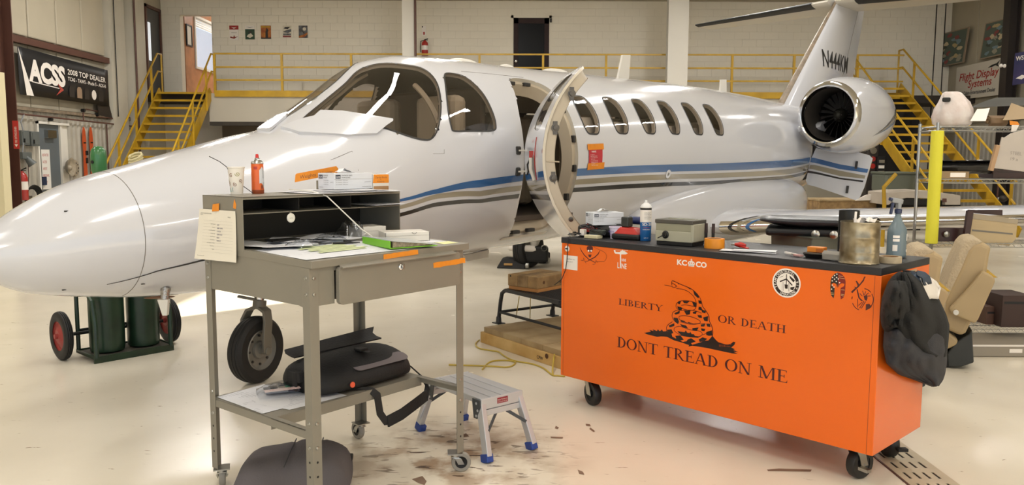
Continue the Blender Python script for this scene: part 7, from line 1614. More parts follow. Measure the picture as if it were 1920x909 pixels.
slabY([(1877, 508), (1896, 518), (1899, 526), (1868, 600), (1862, 608), (1828, 595), (1819, 590), (1817, 583), (1845, 550)], SY0-.07, SY0-.005, M_lea, 'arm_panel', seat, .02, so_); slabY([(1869, 510), (1880, 511), (1894, 519), (1880, 520)], SY0, SY1, M_yellow, 'label_strap', seat, .004, so_)
mb = MB(); p = FY(1829, 589, SY0-.075); mb.lathe([(0, .012), (.016, .012), (.020, .006), (.020, 0)], p-so_, (0, -1, 0), 18, cap=False); mb.build('arm_pivot', M_white, seat, smooth=True)
slabY([(1768, 603), (1786, 600), (1806, 628), (1822, 640), (1819, 650), (1798, 662), (1772, 655), (1760, 630)], SY0+.02, SY1-.02, M_lea, 'seat_cushion', seat, .02, so_)
mb = MB(); p = FY(1793, 648, SY0+.01); mb.lathe([(0, .012), (.014, .012), (.018, .004), (.018, 0)], p-so_, (0, -1, 0), 16, cap=False); mb.build('hinge_knob', M_white, seat, smooth=True)
slabY([(1838, 628), (1845, 618), (1848, 680), (1825, 690), (1802, 692), (1800, 668), (1815, 645)], SY0+.03, SY1-.03, mat('base_grey', '2c2e2c', .5), 'seat_shell', seat, .01, so_)
slabY([(1765, 665), (1800, 660), (1806, 692), (1772, 690), (1766, 684)], SY0+.04, SY1-.04, M_black, 'seat_base', seat, .006, so_)
for k in range(2): a = FY(1773+k*12, 668, SY0+.03)-so_; b = FY(1783+k*12, 660, SY0+.03)-so_; MB().beam(a, b, .01, .012, upv=(0, 1, 0)).build('base_strut', M_steel, seat)
slabY([(1762, 590), (1785, 596), (1782, 603), (1762, 600)], SY0+.05, SY1-.05, M_lea, 'leg_rest', seat, .008, so_)
seat.rotation_euler = (0, 0, -.40); seat.scale = (.93, 1, 1)
s2 = dup(seat, None, (so_.x-.68, so_.y-.62, .0)); s2['label'] = 'second tan aircraft seat half hidden behind the jacket and cabinet'; s2.rotation_euler = (0, 0, -.34)
for o_ in (seat, s2): o_['group'] = 'tan aircraft seats on the floor'
# ---- wire rack
RX0, RY0, RY1 = FY(1755, 300, 6.4).x, 6.4, 6.68; RX1 = RX0+1.22; ro = Vector((RX0, RY0, 0)); rack = thing('wire_rack', 'chrome wire rack with a yellow foam sleeve on its front post', 'rack', ro)
RZ = [FY(1800, 237, 6.4).z, FY(1800, 336, 6.4).z, FY(1800, 456, 6.4).z, FY(1880, 617, 6.4).z]
for x in (0, 1.22):
    for y in (0, .28): MB().cyl((x, y, .02), (x, y, RZ[0]+.03), .0127, n=12).build('post', M_steel, rack); MB().lathe([(.02, 0), (.022, .01), (.012, .02)], (x, y, 0), n=12).build('post_foot', M_black, rack)
for z in RZ:
    mb = MB()
    for y in (0, .28):
        for dz in (0, -.03): mb.tube([(0, y, z+dz), (1.22, y, z+dz)], .0035, 6)
        mb.tube([(x*.0305, y, z-(0 if x % 2 else .03)) for x in range(41)], .0025, 5)
    for x in (0, 1.22):
        for dz in (0, -.03): mb.tube([(x, 0, z+dz), (x, .28, z+dz)], .0035, 6)
    for k in range(36): mb.tube([(1.22*(k+.5)/36, 0, z+.003), (1.22*(k+.5)/36, .28, z+.003)], .0018, 4)
    mb.build('wire_shelf', M_steel, rack)
za, zb2 = FY(1754, 245, 6.4).z, FY(1754, 456, 6.4).z; mb = MB(); mb.cyl((0, 0, zb2), (0, 0, za), .046, n=24); lab(mb.build('foam_sleeve', mat('foam_yellow', 'd8d23a', .7, bump=.15, bs=60), rack, smooth=True, bevel=.004), 'yellow foam sleeve')
def onrack(px, lvl, y=.2): return Vector((FY(px, 300, RY0+y).x, RY0+y, RZ[lvl]+.006))
# things on the rack
t = thing('plastic_bag', 'stuffed white plastic bag on the top left of the wire rack', 'bag', onrack(1783, 0, .2)); rs = []
for z, r_, tw in ((0, .11, 0), (.02, .142, .1), (.08, .152, .2), (.14, .14, .4), (.19, .118, .5), (.22, .098, .6), (.245, .082, .8), (.262, .07, .9), (.27, .05, 1.0)):
    rs.append([((r_*(1+.10*math.sin(5*a+tw*3)+.05*math.sin(9*a+z*30)))*math.cos(a)-.35*max(z-.19, 0), r_*.8*(1+.08*math.sin(4*a+tw*5))*math.sin(a), z*1.03) for a in [2*math.pi*k/36 for k in range(36)]])
mb = MB(); mb.rings(rs); mb.build('bag_film', mat('bag_white', 'd8d2ce', .28, bump=.5, bs=25, var=.12, vs=9, col2='cfc0ba'), t, smooth=True, angle=80); mb = MB(); mb.box((-.105, -.075, .21), (.06, .03, .035)); mb.build('black_handle', M_black, t, bevel=.01)
t = thing('cardboard_roll', 'brown rolled corrugated cardboard on the top shelf of the rack', 'cardboard', onrack(1868, 0, .2)+Vector((0, 0, .05)), .1); mb = MB(); pts = [(0, (.008+.0035*a)*math.cos(a*.9), (.008+.0035*a)*math.sin(a*.9)) for a in range(14)]; mb.sheet([[Vector((x, p[1], p[2])) for p in pts] for x in (-.10, -.05, .0, .05)]); mb.build('roll', mat('kraft3', '7d6448', .7, var=.2, vs=12), t, smooth=True, solid=.004); MB().lathe([(.03, -.09), (.034, .0), (.03, .05)], (0, 0, 0), (1, 0, 0), 14).build('roll_core', M_ply, t)
sheetq('kraft_paper', 'large tan kraft paper sheet curling on the right of the top rack shelf', 'paper', [FY(1880, 226, 6.5), FY(1935, 226, 6.5), FY(1925, 205, 6.7), FY(1896, 196, 6.75)], m=mat('kraft4', '9a8464', .7), curl=.02, sd=4)
sheetq('dark_sheet', 'dark grey folded sheets lying behind the bag on the top rack shelf', 'sheet', [FY(1818, 205, 6.75), FY(1940, 198, 6.75), FY(1940, 184, 6.95), FY(1868, 186, 6.95)], m=mat('sheet_dark', '3a3934', .6), curl=.02, sd=6)
sheetq('paper_sheet', 'white sheet leaning on the cardboard roll on the rack', 'paper', [FY(1819, 228, 6.42), FY(1848, 228, 6.42), FY(1856, 203, 6.5), FY(1832, 206, 6.5)], m=M_wh, curl=.01, sd=9)
t = thing('white_board', 'tilted white board with faint handwriting leaning on the front of the rack', 'board', FY(1890, 290, 6.3)); o_ = FY(1890, 290, 6.3)
def bpoly(pts, Y, th_, m, nm, par, o, bev=.002): return slabY(pts, Y, Y+th_, m, nm, par, bev, o)
bpoly([(1879, 257), (1884, 258), (1896, 250), (1930, 240), (1930, 323), (1864, 315)], 6.3, .012, mat('board_white', 'b9b0a6', .6, var=.06, vs=5), 'board', t, o_); bpoly([(1869, 271), (1876, 273), (1863, 321), (1856, 319)], 6.27, .03, mat('wood_edge', 'ab8a68', .6), 'wood_edge', t, o_)
D = Decal(FY(1892, 300, 6.299)-o_, Vector((1, 0, -.1)), Vector((.1, 0, 1))); D.text(mat('faint_pencil', '948c86', .8), 'STEEL', 0, .045, .035, fit=.09).text(MATS['faint_pencil'], '19 x', .01, 0, .035, fit=.06); D.build('handwriting', t)
t = thing('paper_note', 'small white note hanging from orange tape on the top rack shelf edge', 'note', FY(1901, 240, 6.36)); bpoly([(1893, 226), (1908, 228), (1912, 234), (1894, 234)], 6.36, .002, M_tapeo, 'tape', t, FY(1901, 240, 6.36), 0); bpoly([(1897, 234), (1911, 234), (1905, 246), (1896, 247)], 6.362, .001, M_wh, 'note', t, FY(1901, 240, 6.36), 0)
t = thing('foil_roll', 'long black shiny foil-wrapped roll on the second rack shelf', 'roll', onrack(1815, 1, .2)+Vector((0, 0, .09)), 0); mb = MB(); rs = [[(x, .055*(1+.12*math.sin(3*a+x*9))*math.cos(a), .05*(1+.15*math.sin(4*a+x*14))*math.sin(a)) for a in [2*math.pi*k/24 for k in range(24)]] for x in np.linspace(-.24, .26, 14)]; mb.rings(rs); mb.build('foil', mat('black_foil', '2c2b2a', .18, metal=.3, bump=.5, bs=18), t, smooth=True, angle=80); mb = MB(); mb.box((0, 0, .05), (.5, .2, .006)); mb.build('foil_flap', MATS['black_foil'], t, bevel=.002)
t = rbox('kraft_box', 'flat kraft box with white label on the left of the second rack shelf', 'box', onrack(1780, 1, .1), (.22, .2, .055), 0, mat('kraft5', '8f7858', .7), .003); MB().box((.02, -.101, .028), (.12, .001, .035)).build('box_label', M_wh, t)
t = rbox('dark_case', 'dark red wooden box on the right of the second rack shelf', 'box', onrack(1905, 1, .25), (.48, .2, .085), 0, mat('dark_red', '2e100e', .4), .003); MB().box((-.05, -.101, .05), (.3, .002, .004)).build('box_seam', M_black, t)
t = rbox('wooden_box', 'dark wooden drawer front with a round knob on the third rack shelf', 'drawer', onrack(1785, 2, .1), (.27, .05, .11), 0, mat('dark_red', ''), .003, 'drawer_front'); mb = MB(); mb.lathe([(.012, 0), (.022, .012), (.024, .02), (.016, .028), (0, .03)], (-.03, -.025, .06), (0, -1, 0), 16, cap=False); mb.build('knob', M_steel, t, smooth=True)
o_ = FY(1850, 430, 6.35); t = thing('tan_tray', 'tilted tan panel with a slot leaning on the third rack shelf', 'panel', o_); bpoly([(1825, 400), (1909, 411), (1905, 448), (1893, 461), (1817, 452)], 6.42, .02, mat('tan_panel', 'b09c78', .55), 'panel', t, o_, .004); bpoly([(1823, 430), (1899, 437), (1899, 440), (1823, 433)], 6.417, .003, M_line, 'slot_strip', t, o_, 0); bpoly([(1825, 400), (1909, 411), (1908, 420), (1824, 410)], 6.416, .004, mat('tan_panel2', '9c8f78', .5), 'upper_band', t, o_, 0)
o_ = FY(1815, 430, 6.38); t = thing('dark_upright', 'dark red wooden upright beside the tan panel on the rack', 'panel', o_); bpoly([(1815, 395), (1826, 397), (1816, 459), (1806, 458)], 6.38, .03, mat('dark_red', ''), 'upright', t, o_); bpoly([(1816, 393), (1880, 393), (1880, 404), (1830, 400), (1816, 398)], 6.62, .02, mat('dark_red', ''), 'back_board', t, o_)
t = rbox('brown_box', 'dark brown box on the bottom right shelf of the rack', 'box', onrack(1905, 3, .2), (.25, .3, .26), 0, mat('brown_box', '3a2620', .6), .004); MB().box((0, -.151, .2), (.22, .002, .02)).build('box_rim', M_black, t)
t = rbox('brown_box', 'smaller brown box behind the tan seat on the bottom shelf', 'box', onrack(1868, 3, .25), (.12, .2, .15), 0, mat('brown_box2', '54382a', .6), .004); MB().box((0, -.101, .1), (.1, .002, .015)).build('box_rim', M_black, t)
t = rbox('plastic_tray', 'long clear-grey plastic tray on the floor under the rack', 'tray', FZ(1900, 668, 0)+Vector((.2, .2, 0)), (1.1, .45, .10), 0, mat('tray_grey', '8f8678', .25), .01); MB().box((0, -.226, .09), (1.08, .004, .012)).build('tray_rim', M_wh, t)
MB().box((-.2, -.227, .05), (.1, .001, .03)).build('tray_label', M_wh, t)
# blue lattice cart
o_ = FY(1786, 545, 7.4); t = thing('blue_crate', 'blue lattice side of a small crate behind the tan seats', 'crate', Vector((o_.x, 7.4, 0))); M_blc = mat('crate_blue', '27356e', .4)
z0, z1 = FY(1786, 563, 7.4).z, FY(1786, 525, 7.4).z; w2 = .16
for z in (z0, z1): MB().beam((-w2, 0, z), (w2, 0, z), .02, .018).build('bar', M_blc, t)
for x in (-w2, 0, w2): MB().beam((x, 0, 0 if x else z0), (x, 0, z1+.06 if x else z1), .016, .016, upv=(0, 1, 0)).build('upright', M_blc, t)
for k in (-1, 0):
    a, b = k*w2, (k+1)*w2
    for p, q in (((a, z0), (b, z1)), ((b, z0), (a, z1))): MB().beam((p[0], 0, p[1]), (q[0], 0, q[1]), .012, .014, upv=(0, 1, 0)).build('lattice', M_blc, t)
# grey bin behind the cabinet
bp_ = CO+CX*1.13+CY*(CD+.40); t = thing('grey_bin', 'large grey bin with a dished black lid standing behind the cabinet', 'bin', bp_, CRZ+.45)
zt_ = 1.165; mb = MB(); mb.lathe([(.20, 0), (.235, zt_-.10), (.25, zt_-.09)], n=4); mb.v = [tuple(Matrix.Rotation(math.pi/4, 3, 'Z')@Vector(v)) for v in mb.v]; mb.build('bin_body', mat('bin_grey', '55594f', .5, var=.1, vs=5), t, bevel=.03)
mb = MB(); g = []
for j in range(9):
    g.append([((i/8*2-1)*.30*(1-.16*((j/8*2-1)**4)), (j/8*2-1)*.2*(1-.16*((i/8*2-1)**4)), zt_-.05*(1-(i/8*2-1)**2)*(1-(j/8*2-1)**2)) for i in range(9)])
mb.sheet(g, t=0); mb.build('lid', mat('lid_charcoal', '303135', .35), t, smooth=True, solid=.02); MB().box((0, 0, zt_-.07), (.52, .34, .05)).build('lid_rim', M_black, t, bevel=.02)
for x in (.02, .12): mb = MB(); mb.lathe([(.02, 0), (.024, .01), (.01, .02), (0, .02)], (x, -.172, zt_-.075), (0, -1, 0), 14, cap=False); mb.build('lid_knob', M_steel, t, smooth=True)

# scuffs on the floor paint
M_scf = mat('scuff_dark', '7a6250', .6)
for pts in ([(1438, 880), (1460, 878), (1522, 880), (1520, 884), (1462, 883), (1440, 883)], [(1083, 880), (1093, 884), (1096, 890), (1086, 888)], [(1098, 794), (1106, 795), (1108, 799), (1099, 798)], [(1107, 801), (1116, 808), (1113, 810), (1105, 804)], [(772, 898), (792, 892), (800, 902), (796, 909), (784, 905)], [(1042, 798), (1048, 801), (1046, 804), (1040, 803)], [(1032, 818), (1056, 819), (1055, 822), (1033, 821)], [(865, 815), (874, 812), (880, 818), (868, 820)]):
    q = [FZ(x, y, .0012) for x, y in pts]; mb = MB(); mb.add(q, [tuple(range(len(q)))]); mb.build('scuff_mark', M_scf, fl)
# ================================================================ far end of the hangar
# ---- stairs to the mezzanine
def stairs(label, x0, x1, ztop, n, run, loc_y, rails, drop=.205):
    """flight coming towards the camera from the mezzanine edge"""
    t = thing('metal_stairs', label, 'stairs', (x0, loc_y, 0)); w_ = x1-x0
    nst = int(round(ztop/drop)); dy = run
    for k in range(nst):
        z = ztop-drop*k; y = -dy*k
        mb = MB(); mb.bb((.03, y-.24, z-.03), (w_-.03, y, z)); mb.bb((.03, y-.245, z-.05), (w_-.03, y-.235, z)); mb.build('tread', M_yellow, t)
    L_ = Vector((0, -dy*(nst), -ztop)); up_ = L_.normalized()
    for x in (0.012, w_-.012): MB().beam((x, .05, ztop+.02), (x, -dy*nst-.1, .06), .03, .28, upv=(1, 0, 0) if False else (0, .7, .7)).build('stringer', M_yellow, t)
    for sx in rails:
        x = .0 if sx == 0 else w_; off = -.03 if sx == 0 else .03; P = lambda y, h: Vector((x+off, y, ztop*(1-(-y)/(dy*nst))+h) if y < 0 else (x+off, y, ztop+h))
        ye = -dy*nst+.15
        for h in (1.0, .55): MB().tube([P(.25, h), P(.02, h), P(ye, h)] if sx else [P(.25, h), P(.02, h), P(ye, h)], .024, 8).build('handrail', M_yellow, t, smooth=True)
        MB().tube([P(.25, 1.0), P(.25, -.1)], .024, 8).build('post', M_yellow, t)
        for f in (.12, .42, .72, .97): MB().bb((x+off-.022, ye*f-.022, P(ye*f, 0).z-.12), (x+off+.022, ye*f+.022, P(ye*f, .98).z)).build('post', M_yellow, t)
    return t
xa, xb = FY(300, 178, YM).x, FY(396, 178, YM).x
stairs('yellow steel stairs on the left going up to the orange office', xa, xb, ZM, 9, .205, YM-.02, (0, 1))
xa2, xb2 = FY(1590, 165, YM).x, FY(1688, 165, YM).x
stairs('yellow steel stairs on the right going up behind the engine', xa2, xb2, ZM+.17, 9, .325, YM-.02, (0, 1))
# ---- notices on the back wall
def poster(name, label, x0, y0, x1, y1, base, marks, Y=YB-.014, cat='poster'):
    a, b = FY(x0, y0, Y), FY(x1, y1, Y); c = (a+b)/2; w_, h_ = b.x-a.x, a.z-b.z; t = thing(name, label, cat, (c.x, Y, c.z)); MB().box((0, -.004, 0), (w_, .008, h_)).build('sheet', base, t)
    D = Decal((-w_/2, -.0085, -h_/2), (1, 0, 0), (0, 0, 1))
    for m, pts in marks: D.poly(m, [(p[0]*w_, p[1]*h_) for p in pts]).up()
    D.build('print', t); return t
pr, pg, po, pdk, pcr = mat('p_red', '9c2c26', .6), mat('p_green', '23402c', .6), mat('p_orange', 'c07a2c', .6, var=.35, vs=9, col2='8a3c1c'), mat('p_dark', '2c2622', .6), mat('p_cream', 'cfc7b4', .6)
psl = mat('p_slate', '6f7478', .6, var=.5, vs=11, col2='3a3230')
poster('poster', 'white notice with a red top band and red aeroplane, leftmost on the back wall', 430, 48, 448, 75, M_wh, [(pr, rc(0, .72, 1, 1)), (M_wh, [(.2, .9), (.5, .78), (.8, .9), (.5, .86)]), (M_red2, [(.05, .15), (.5, .08), (.95, .25), (.6, .2), (.5, .35), (.4, .18), (.1, .25)]), (pdk, rc(.2, .5, .8, .52))])
poster('poster', 'dark green notice with a white landscape, second from the left on the back wall', 459.5, 48, 478, 74, M_wh, [(pg, rc(0, 0, 1, .74)), (pdk, [(.1, .92), (.5, .84), (.9, .92), (.5, .88)]), (pcr, [(.15, .2), (.5, .1), (.85, .25), (.6, .45), (.3, .35)]), (pdk, ell(.5, .52, .2, .08, 12))])
poster('poster', 'orange and yellow poster with a dark figure on the back wall', 489, 48, 508.5, 73, po, [(pdk, [(.45, .1), (.7, .1), (.68, .5), (.75, .65), (.6, .85), (.5, .65), (.45, .5)]), (pdk, rc(0, 0, 1, .1)), (M_yellow, rc(.05, .85, .95, .95))])
poster('poster', 'pale poster with dark brown streaks, fourth from the left on the back wall', 530, 48, 546.5, 70, pcr, [(psl, [(0, .45), (.6, .35), (1, .5), (1, .7), (.4, .6)]), (M_red2, rc(0, 0, .95, .14)), (pdk, [(.1, .75), (.6, .7), (.9, .9), (.3, .88)]), (psl, rc(.05, .18, .95, .32))])
poster('poster', 'slate blue and orange poster, rightmost of the row on the back wall', 560, 48, 577, 71, psl, [(po, [(0, 0), (.6, .05), (1, .3), (1, .45), (.5, .25), (0, .15)]), (pdk, [(.1, .9), (.5, .4), (.8, .3), (.4, .6)]), (pcr, ell(.65, .72, .2, .14, 12))])
M_exr = mat('extinguisher_red', 'a82620', .3, coat=.4)
def extinguisher(label, p, R_=.085, H_=.5, rz=0):
    t = thing('fire_extinguisher', label, 'fire extinguisher', p, rz); mb = MB(); mb.lathe([(0, 0), (R_*.9, 0), (R_, .015), (R_, H_*.7), (R_*.8, H_*.8), (R_*.35, H_*.86), (R_*.3, H_*.9), (0, H_*.9)], n=20, cap=False); mb.build('cylinder_body', M_exr, t, smooth=True, angle=50)
    mb = MB(); mb.lathe([(R_*1.01, H_*.32), (R_*1.01, H_*.58)], n=20, cap=False); mb.build('instruction_label', M_wh, t, smooth=True); mb = MB(); mb.beam((-.02, 0, H_*.92), (.09, 0, H_*1.0), .02, .02); mb.beam((-.02, 0, H_*.9), (.08, 0, H_*.92), .02, .015); mb.build('lever', M_black, t)
    mb = MB(); mb.tube([(-.02, 0, H_*.9), (-R_*1.2, 0, H_*.85), (-R_*1.35, 0, H_*.5), (-R_*1.2, 0, H_*.2)], .012, 8); mb.build('hose', M_black, t, smooth=True); return t
p = FY(796.5, 104, YB-.16); extinguisher('red fire extinguisher hanging on the back wall right of the white column', (p.x, YB-.13, p.z), .09, .46)
t = poster('instruction_plate', 'small white fire extinguisher pictogram plates on the back wall', 791, 49, 799, 67, M_wh, [(pr, rc(.3, .1, .7, .4)), (pdk, rc(0, .85, .25, 1))], cat='sign')
# ---- banner on the left wall
BX = XL+.16
def LX(px, py): return FX(px, py, BX)
ban = [LX(30, 85), LX(199, 128), LX(212, 200), LX(188, 196), LX(55, 176)]
yA, yB_ = LX(32, 85).y, LX(200, 128).y; zA, zB_ = LX(32, 85).z, LX(198, 128).z; o = Vector((BX, yA, LX(52, 176).z)); hB = .98
t = thing('banner', 'black dealer banner with white lettering and red arrow hanging on the left wall', 'banner', (BX, yA, 0))
M_bbk = mat('banner_black', '17171a', .45, bump=.15, bs=4)
z_tl, z_tr, z_bl, z_br = LX(32, 86).z, LX(198, 131).z, LX(32, 176).z, LX(205, 199).z; wB = yB_-yA
def bz(u, v): return lerp(lerp(z_bl, z_br, u), lerp(z_tl, z_tr, u), v)
mb = MB(); mb.sheet([[Vector((.006*math.sin(u*9), u*wB*1.01, bz(u, v))) for u in np.linspace(0, 1, 20)] for v in np.linspace(0, 1, 5)], t=0); bo = mb.build('banner_cloth', M_bbk, t, smooth=True, solid=.004)
def bt(mb, s, u, v, hv, fitu, off=.012, shear=0):
    vv, ff, w_, h_ = text_geo(s, 1, off); mb.add([(.012, (u+(p[0]+p[1]*shear)/w_*fitu)*wB, bz(u+p[0]/w_*fitu, v+p[1]/h_*hv)) for p in vv], ff)
mb = MB(); bt(mb, 'ACSS', .09, .34, .46, .38, .05, 0); lab(mb.build('large_lettering', M_wh, t), 'white letters ACSS')
mb = MB(); bt(mb, '2008 TOP DEALER', .50, .64, .13, .47, .015); bt(mb, 'TCAS - TAWS - Mode S - ADS-B', .50, .49, .09, .47, .012); tag(mb.build('small_lettering', M_wh, t), kind='stuff')
def bp2(u, v): return (.010, u*wB, bz(u, v))
mb = MB(); mb.add([bp2(0, 1), bp2(.13, .0), bp2(.06, .0), bp2(.035, .5)], [(0, 3, 2, 1)]); mb.add([bp2(.12, .30), bp2(.12, .32), bp2(.40, .27), bp2(.40, .25)], [(0, 3, 2, 1)]); mb.build('white_sweep', M_wh, t)
mb = MB(); mb.add([bp2(.38, .38), bp2(.45, .24), bp2(.36, .08), bp2(.41, .24)], [(0, 3, 2, 1)]); lab(mb.build('arrow_head', mat('arrow_red', 'a8443a', .5), t), 'red arrow head')
for k, (u, m, nm) in enumerate(((.54, pdk, 'aerial_picture'), (.63, mat('pic_tan', '8f7862', .6), 'device_picture'), (.72, pdk, 'device_picture'), (.81, M_wh, 'disc_picture'), (.90, pdk, 'aerial_picture'))):
    mb = MB(); pp_ = ell(u, .24, .030, .13, 14) if k in (3,) else [(u-.03, .10), (u+.03, .10), (u+.03, .32), (u+.015, .38), (u-.015, .38), (u-.03, .32)]; mb.add([bp2(*q) for q in pp_], [tuple(range(len(pp_)))]); mb.build(nm, m, t)
ob = thing('dark_screen', 'dark torn netting hanging below the right end of the black banner', 'netting', (BX-.03, FX(183, 200, BX).y, 0)); mb = MB(); q = [FX(x, y, BX-.03) for x, y in ((180, 190), (204, 194), (211, 222), (186, 215))]; mb.add([Vector(p)-Vector(ob.location) for p in q], [(0, 1, 2, 3)]); mb.build('net', pdk, ob, solid=.004); MB().beam((0, 0, q[2].z), (0, .9, q[2].z), .02, .02).build('batten', M_brown, ob)
# ---- skis, lights, electrical gear on the left wall
for k, (px0, px1, lb_) in enumerate(((152, 163, 'left orange ski hanging on the corrugated wall'), (165, 176, 'right orange ski hanging on the corrugated wall'))):
    a = FX((px0+px1)/2, 238, XL+.12); b = FX((px0+px1)/2+2, 331, XL+.12); t = thing('ski', lb_, 'ski', (XL+.10, a.y, 0), group=None); w_ = .075; zt1, zb1 = a.z, b.z-.15; n = 10
    mb = MB(); pr_ = [(-w_*.2, zt1), (-w_*.7, zt1-.10), (-w_*.95, zt1-.3), (-w_*.7, (zt1+zb1)/2), (-w_*.9, zb1+.2), (-w_*.8, zb1), (w_*.8, zb1), (w_*.9, zb1+.2), (w_*.7, (zt1+zb1)/2), (w_*.95, zt1-.3), (w_*.7, zt1-.10), (w_*.2, zt1)]
    mb.prism(pr_, (0, 0, 0), (0, 1, 0), (0, 0, 1), .018); mb.build('ski_body', mat('ski_orange', 'c4532c', .4, var=.15, vs=3), t)
    mb = MB(); mb.box((.03, .05 if k == 0 else -.05, (zt1+zb1)/2+.05), (.03, .08, .10)); mb.box((.03, .04 if k == 0 else -.04, (zt1+zb1)/2-.12), (.03, .06, .12)); mb.build('binding', M_black, t, bevel=.005); MB().box((.022, 0, zt1-.35), (.004, .1, .03)).build('dark_band', M_black, t)
for px, lb_, kind in ((135, 'left dusty white dish lamp on the corrugated wall', 0), (149, 'right round vented dish on the corrugated wall', 1)):
    c = FX(px, 313 if kind == 0 else 315, XL+.2); t = thing('dish_lamp', lb_, 'lamp', (XL+.06, c.y, c.z)); M_ds = mat('dusty_white', 'a89c88', .6, var=.3, vs=14)
    mb = MB(); mb.lathe([(.03, 0), (.14, .05), (.20, .13), (.19, .13), (.03, .02)] if kind == 0 else [(0, .06), (.17, .06), (.185, .04), (.185, 0), (0, 0)], (0, 0, 0), (1, .1, 0), 24, cap=False); mb.build('dish', M_ds, t, smooth=True, angle=40)
    if kind:
        for k in range(9): a_ = k*2*math.pi/9; MB().cyl((.062, .11*math.cos(a_), .11*math.sin(a_)), (.066, .11*math.cos(a_), .11*math.sin(a_)), .016, n=8).build('vent_hole', M_black, t)
    else: MB().ball((.08, 0, -.02), .06).build('lamp_bulb', M_ds, t, smooth=True)
def lwbox(name, label, cat, px0, py0, px1, py1, d, m, pn='box_body'):
    a, b = FX(px0, py0, XL+.1), FX(px1, py1, XL+.1); t = thing(name, label, cat, (XL+.06, (a.y+b.y)/2, (a.z+b.z)/2)); MB().box((d/2, 0, 0), (d, abs(b.y-a.y), abs(a.z-b.z))).build(pn, m, t, bevel=.01); return t, abs(b.y-a.y), abs(a.z-b.z)
M_eg = mat('elec_grey', '5f6462', .5, var=.15, vs=6)
for (a_, lb_) in (((31, 244, 47, 272), 'left grey electrical box on the corrugated wall'), ((49, 246, 66, 274), 'right grey electrical box beside the grey door')):
    t, w_, h_ = lwbox('electrical_box', lb_, 'electrical box', *a_, .14, M_eg); MB().box((.145, 0, 0), (.01, w_*.8, h_*.8)).build('box_door', M_eg, t, bevel=.004); MB().box((.155, -w_*.3, -h_*.2), (.02, .03, .08)).build('box_switch', M_black, t)
t, w_, h_ = lwbox('siren', 'grey horn siren mounted below the electrical boxes', 'siren', 35, 285, 53, 298, .12, M_eg); mb = MB(); mb.lathe([(.04, 0), (.06, .08), (.09, .2), (.085, .2)], (.08, .0, -.02), (.5, .3, -.8), 16, cap=False); mb.build('horn', M_eg, t, smooth=True)
mb = MB(); mb.tube([FX(45, 215, XL+.15), FX(39, 228, XL+.15), FX(45, 250, XL+.17), FX(44, 268, XL+.2), FX(42, 285, XL+.18)], .014, 8); tag(mb.build('grey_cable', mat('cable_grey', '8c8f92', .5), smooth=True), 'grey cable hanging in front of the electrical boxes', 'cable')
mb = MB(); mb.tube([FX(52, 300, XL+.1), FX(54, 330, XL+.1), FX(52, 362, XL+.1)], .008, 6); tag(mb.build('thin_cable', M_brown, smooth=True), 'thin brown cable hanging under the grey siren', 'cable')
p = FX(44, 375, XL+.25); extinguisher('red and white fire extinguisher behind the aircraft nose on the left wall', (XL+.25, p.y, p.z), .095, .62)
t = thing('hose_reel', 'coiled black hose hanging low on the left wall beside the extinguisher', 'hose', FX(60, 372, XL+.18)); mb = MB()
for k in range(4): mb.tube([(.02*k, (.22+.02*k)*math.cos(a), (.2+.02*k)*math.sin(a)) for a in np.linspace(0, 2*math.pi, 22)], .015, 6)
tag(mb.build('hose_coil', M_black, t, smooth=True), kind='stuff'); MB().box((-.05, 0, 0), (.06, .1, .1)).build('hose_bracket', M_steel, t)
# red vertical sign on the brown column
a, b = FY(21, 226, 13.97), FY(31, 279, 13.97); t = thing('vertical_sign', 'narrow red vertical sign with white lettering on the brown column', 'sign', (a.x, 13.999, b.z)); w_, h_ = .10, a.z-b.z; MB().bb((0, -.004, 0), (w_, 0, h_)).build('sign_plate', mat('sign_red', 'b8302c', .4), t)
D = Decal((w_*.78, -.0045, .06), (0, 0, 1), (-1, 0, 0)); D.text(M_wh, 'FIRE EXTINGUISHER', .04, .01, .055, fit=h_-.2).poly(M_wh, [(-.03, .03), (.02, .0), (.02, .06)]); D.build('sign_lettering', t)
